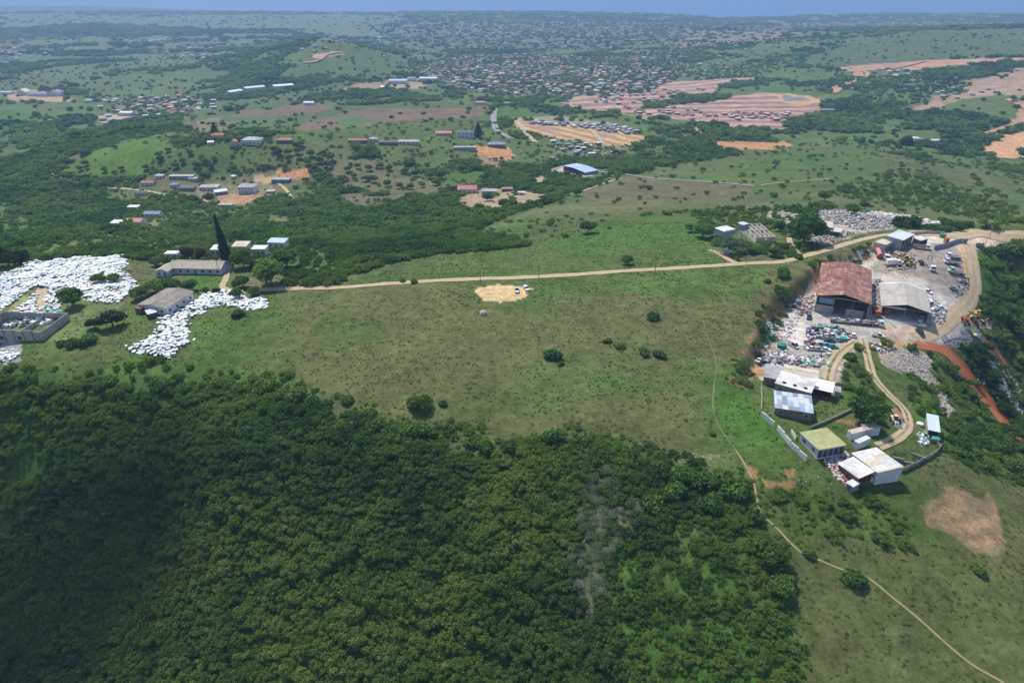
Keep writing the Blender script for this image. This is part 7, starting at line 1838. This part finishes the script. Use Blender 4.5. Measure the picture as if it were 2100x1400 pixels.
# rows of round trees on the orchard slope
ORCH = [(735, 345), (758, 350), (776, 345), (800, 350), (828, 355), (853, 362), (880, 366), (905, 366), (950, 352), (968, 348), (712, 352), (725, 365), (748, 372), (772, 374), (702, 372), (795, 382), (820, 386), (846, 388), (870, 384), (893, 380), (640, 322), (655, 335), (668, 318), (682, 330), (630, 338), (645, 350), (612, 325), (596, 318), (672, 345), (620, 300), (605, 305), (586, 330), (574, 320), (560, 312)]
for x, y in ORCH: tree(x + random.uniform(-4, 4), y, random.uniform(7, 10.5), "round dark tree in the loose rows on the pale slope below the ridge", 'round', "trees in rows on the pale slope", hr=random.uniform(.9, 1.2))
HILL = [(1380, 348), (1440, 352), (1500, 345), (1545, 362), (1590, 340), (1640, 332), (1658, 325), (1735, 340), (1764, 350), (1700, 352), (1822, 358), (1848, 345), (1862, 352), (1620, 398), (1585, 405), (1800, 372), (1450, 400), (1560, 395), (1920, 372), (1985, 395)]
for x, y in HILL: tree(x, y, random.uniform(4, 7), "small round tree dotted on the open green hillside at the right", 'round', "trees dotted on the right green hillside", hr=1.0)
LIME = [(175, 340), (165, 350), (215, 352), (235, 358), (250, 350), (330, 330), (325, 322), (345, 312), (300, 348), (390, 318), (375, 335), (402, 342), (420, 335), (432, 345), (440, 330), (360, 345), (410, 352)]
for x, y in LIME: tree(x, y, random.uniform(6, 9), "small dark tree on the bright green hill above the village", 'round', "trees on the bright green hill", hr=1.0)
EDGE = [(228, 792, 21), (205, 796, 14), (262, 800, 14), (325, 797, 24), (352, 806, 17), (385, 800, 17), (430, 795, 20), (405, 808, 14), (490, 802, 17), (540, 800, 27), (575, 812, 20), (605, 815, 28), (640, 828, 18), (520, 818, 17), (130, 800, 14), (92, 812, 18), (50, 830, 22), (12, 815, 13), (165, 822, 20), (75, 850, 20),
        (700, 882, 20), (735, 876, 16), (770, 880, 22), (805, 890, 18), (850, 893, 26), (880, 888, 20), (920, 885, 18), (960, 915, 18), (1000, 920, 24), (1045, 920, 22), (1100, 908, 20), (1135, 905, 24), (1190, 915, 22), (1240, 920, 20), (1290, 935, 22), (1350, 962, 20), (1400, 985, 30), (1440, 990, 30), (1380, 1010, 30), (1480, 985, 26), (1510, 1020, 34), (1340, 1040, 28), (1460, 1040, 30), (1545, 1065, 22)]
for x, y, r_ in EDGE: tree(x, y, r_, "rounded leafy bush on the upper edge of the near thicket", 'bush', "bushes along the thicket edge", hr=.95)
tree(1572, 1148, 40, "pale yellow green tree at the right side of the thicket", 'lime', hr=.8, trunk=.2)
tree(1600, 1205, 30, "dark green tree below the pale yellow green one", 'round', hr=.8, trunk=.2)
SLOPE = [(2020, 640, 18), (2050, 650, 22), (2035, 690, 16), (2080, 680, 26), (2062, 720, 18), (2090, 740, 24), (1930, 800, 12), (1950, 870, 15), (1975, 900, 18), (1960, 930, 16), (2010, 880, 18), (2040, 920, 20), (1990, 850, 12), (2075, 960, 22), (2020, 960, 18), (1985, 940, 16), (2000, 790, 12), (1945, 905, 14)]
for x, y, r_ in SLOPE: tree(x, y, r_, "leafy bush on the steep right hand slope below the yard", 'bush', "bushes on the right slope", hr=.95)
for x, y, r_ in [(1500, 0, 0)]: pass

# ================================================================== a small cumulus overhead, its shade falls on the near valley
def cloud(cells, alt, label, n, seed=1, rr=(7, 16)):
    rs = np.random.default_rng(seed); P = []
    for px, py, w_ in cells:
        g = g1(px, py) if 0 <= px <= 2100 else None
        if g is None: X_, Y_ = at_z(px, py, -40.0); g = Vector((float(X_), float(Y_), -40.0))
        P.append((g + SUN_DIR * (alt / SUN_DIR.z), w_))
    c = sum((p for p, _ in P), Vector()) / len(P); V = []; F = []; o = 0
    for i in range(n):
        p, w_ = P[int(rs.integers(0, len(P)))]; q = rs.normal(size=3) * np.array([w_, w_, w_ * .35]); r = rs.uniform(*rr) * math.exp(-.32 * float((q[:2] ** 2).sum()) / w_ ** 2)
        if r < 2: continue
        v = ICO2[0] * r * (1 + rs.normal(0, .09, (len(ICO2[0]), 1))) * np.array([1.15, 1.15, .8]) + q + np.array(p - c); V.append(v); F.append(ICO2[1] + o); o += len(v)
    me = mesh_np('cloud', np.concatenate(V), np.concatenate(F), True); m, nt, b = new_mat('cloud_white'); b.inputs['Base Color'].default_value = (.9, .9, .92, 1); b.inputs['Roughness'].default_value = 1
    me.materials.append(m); ob = bpy.data.objects.new('cloud', me); COL.objects.link(ob); ob.location = c; tag(ob, label, 'cloud'); return ob
cloud([(60, 1230, 13), (180, 1150, 12), (270, 1080, 11), (340, 1020, 8), (-40, 1300, 12), (180, 1280, 10), (-150, 1260, 16), (320, 1160, 8)], 2600, "small white cumulus high over the near valley", 200, 3, (4, 9))
build_woods()
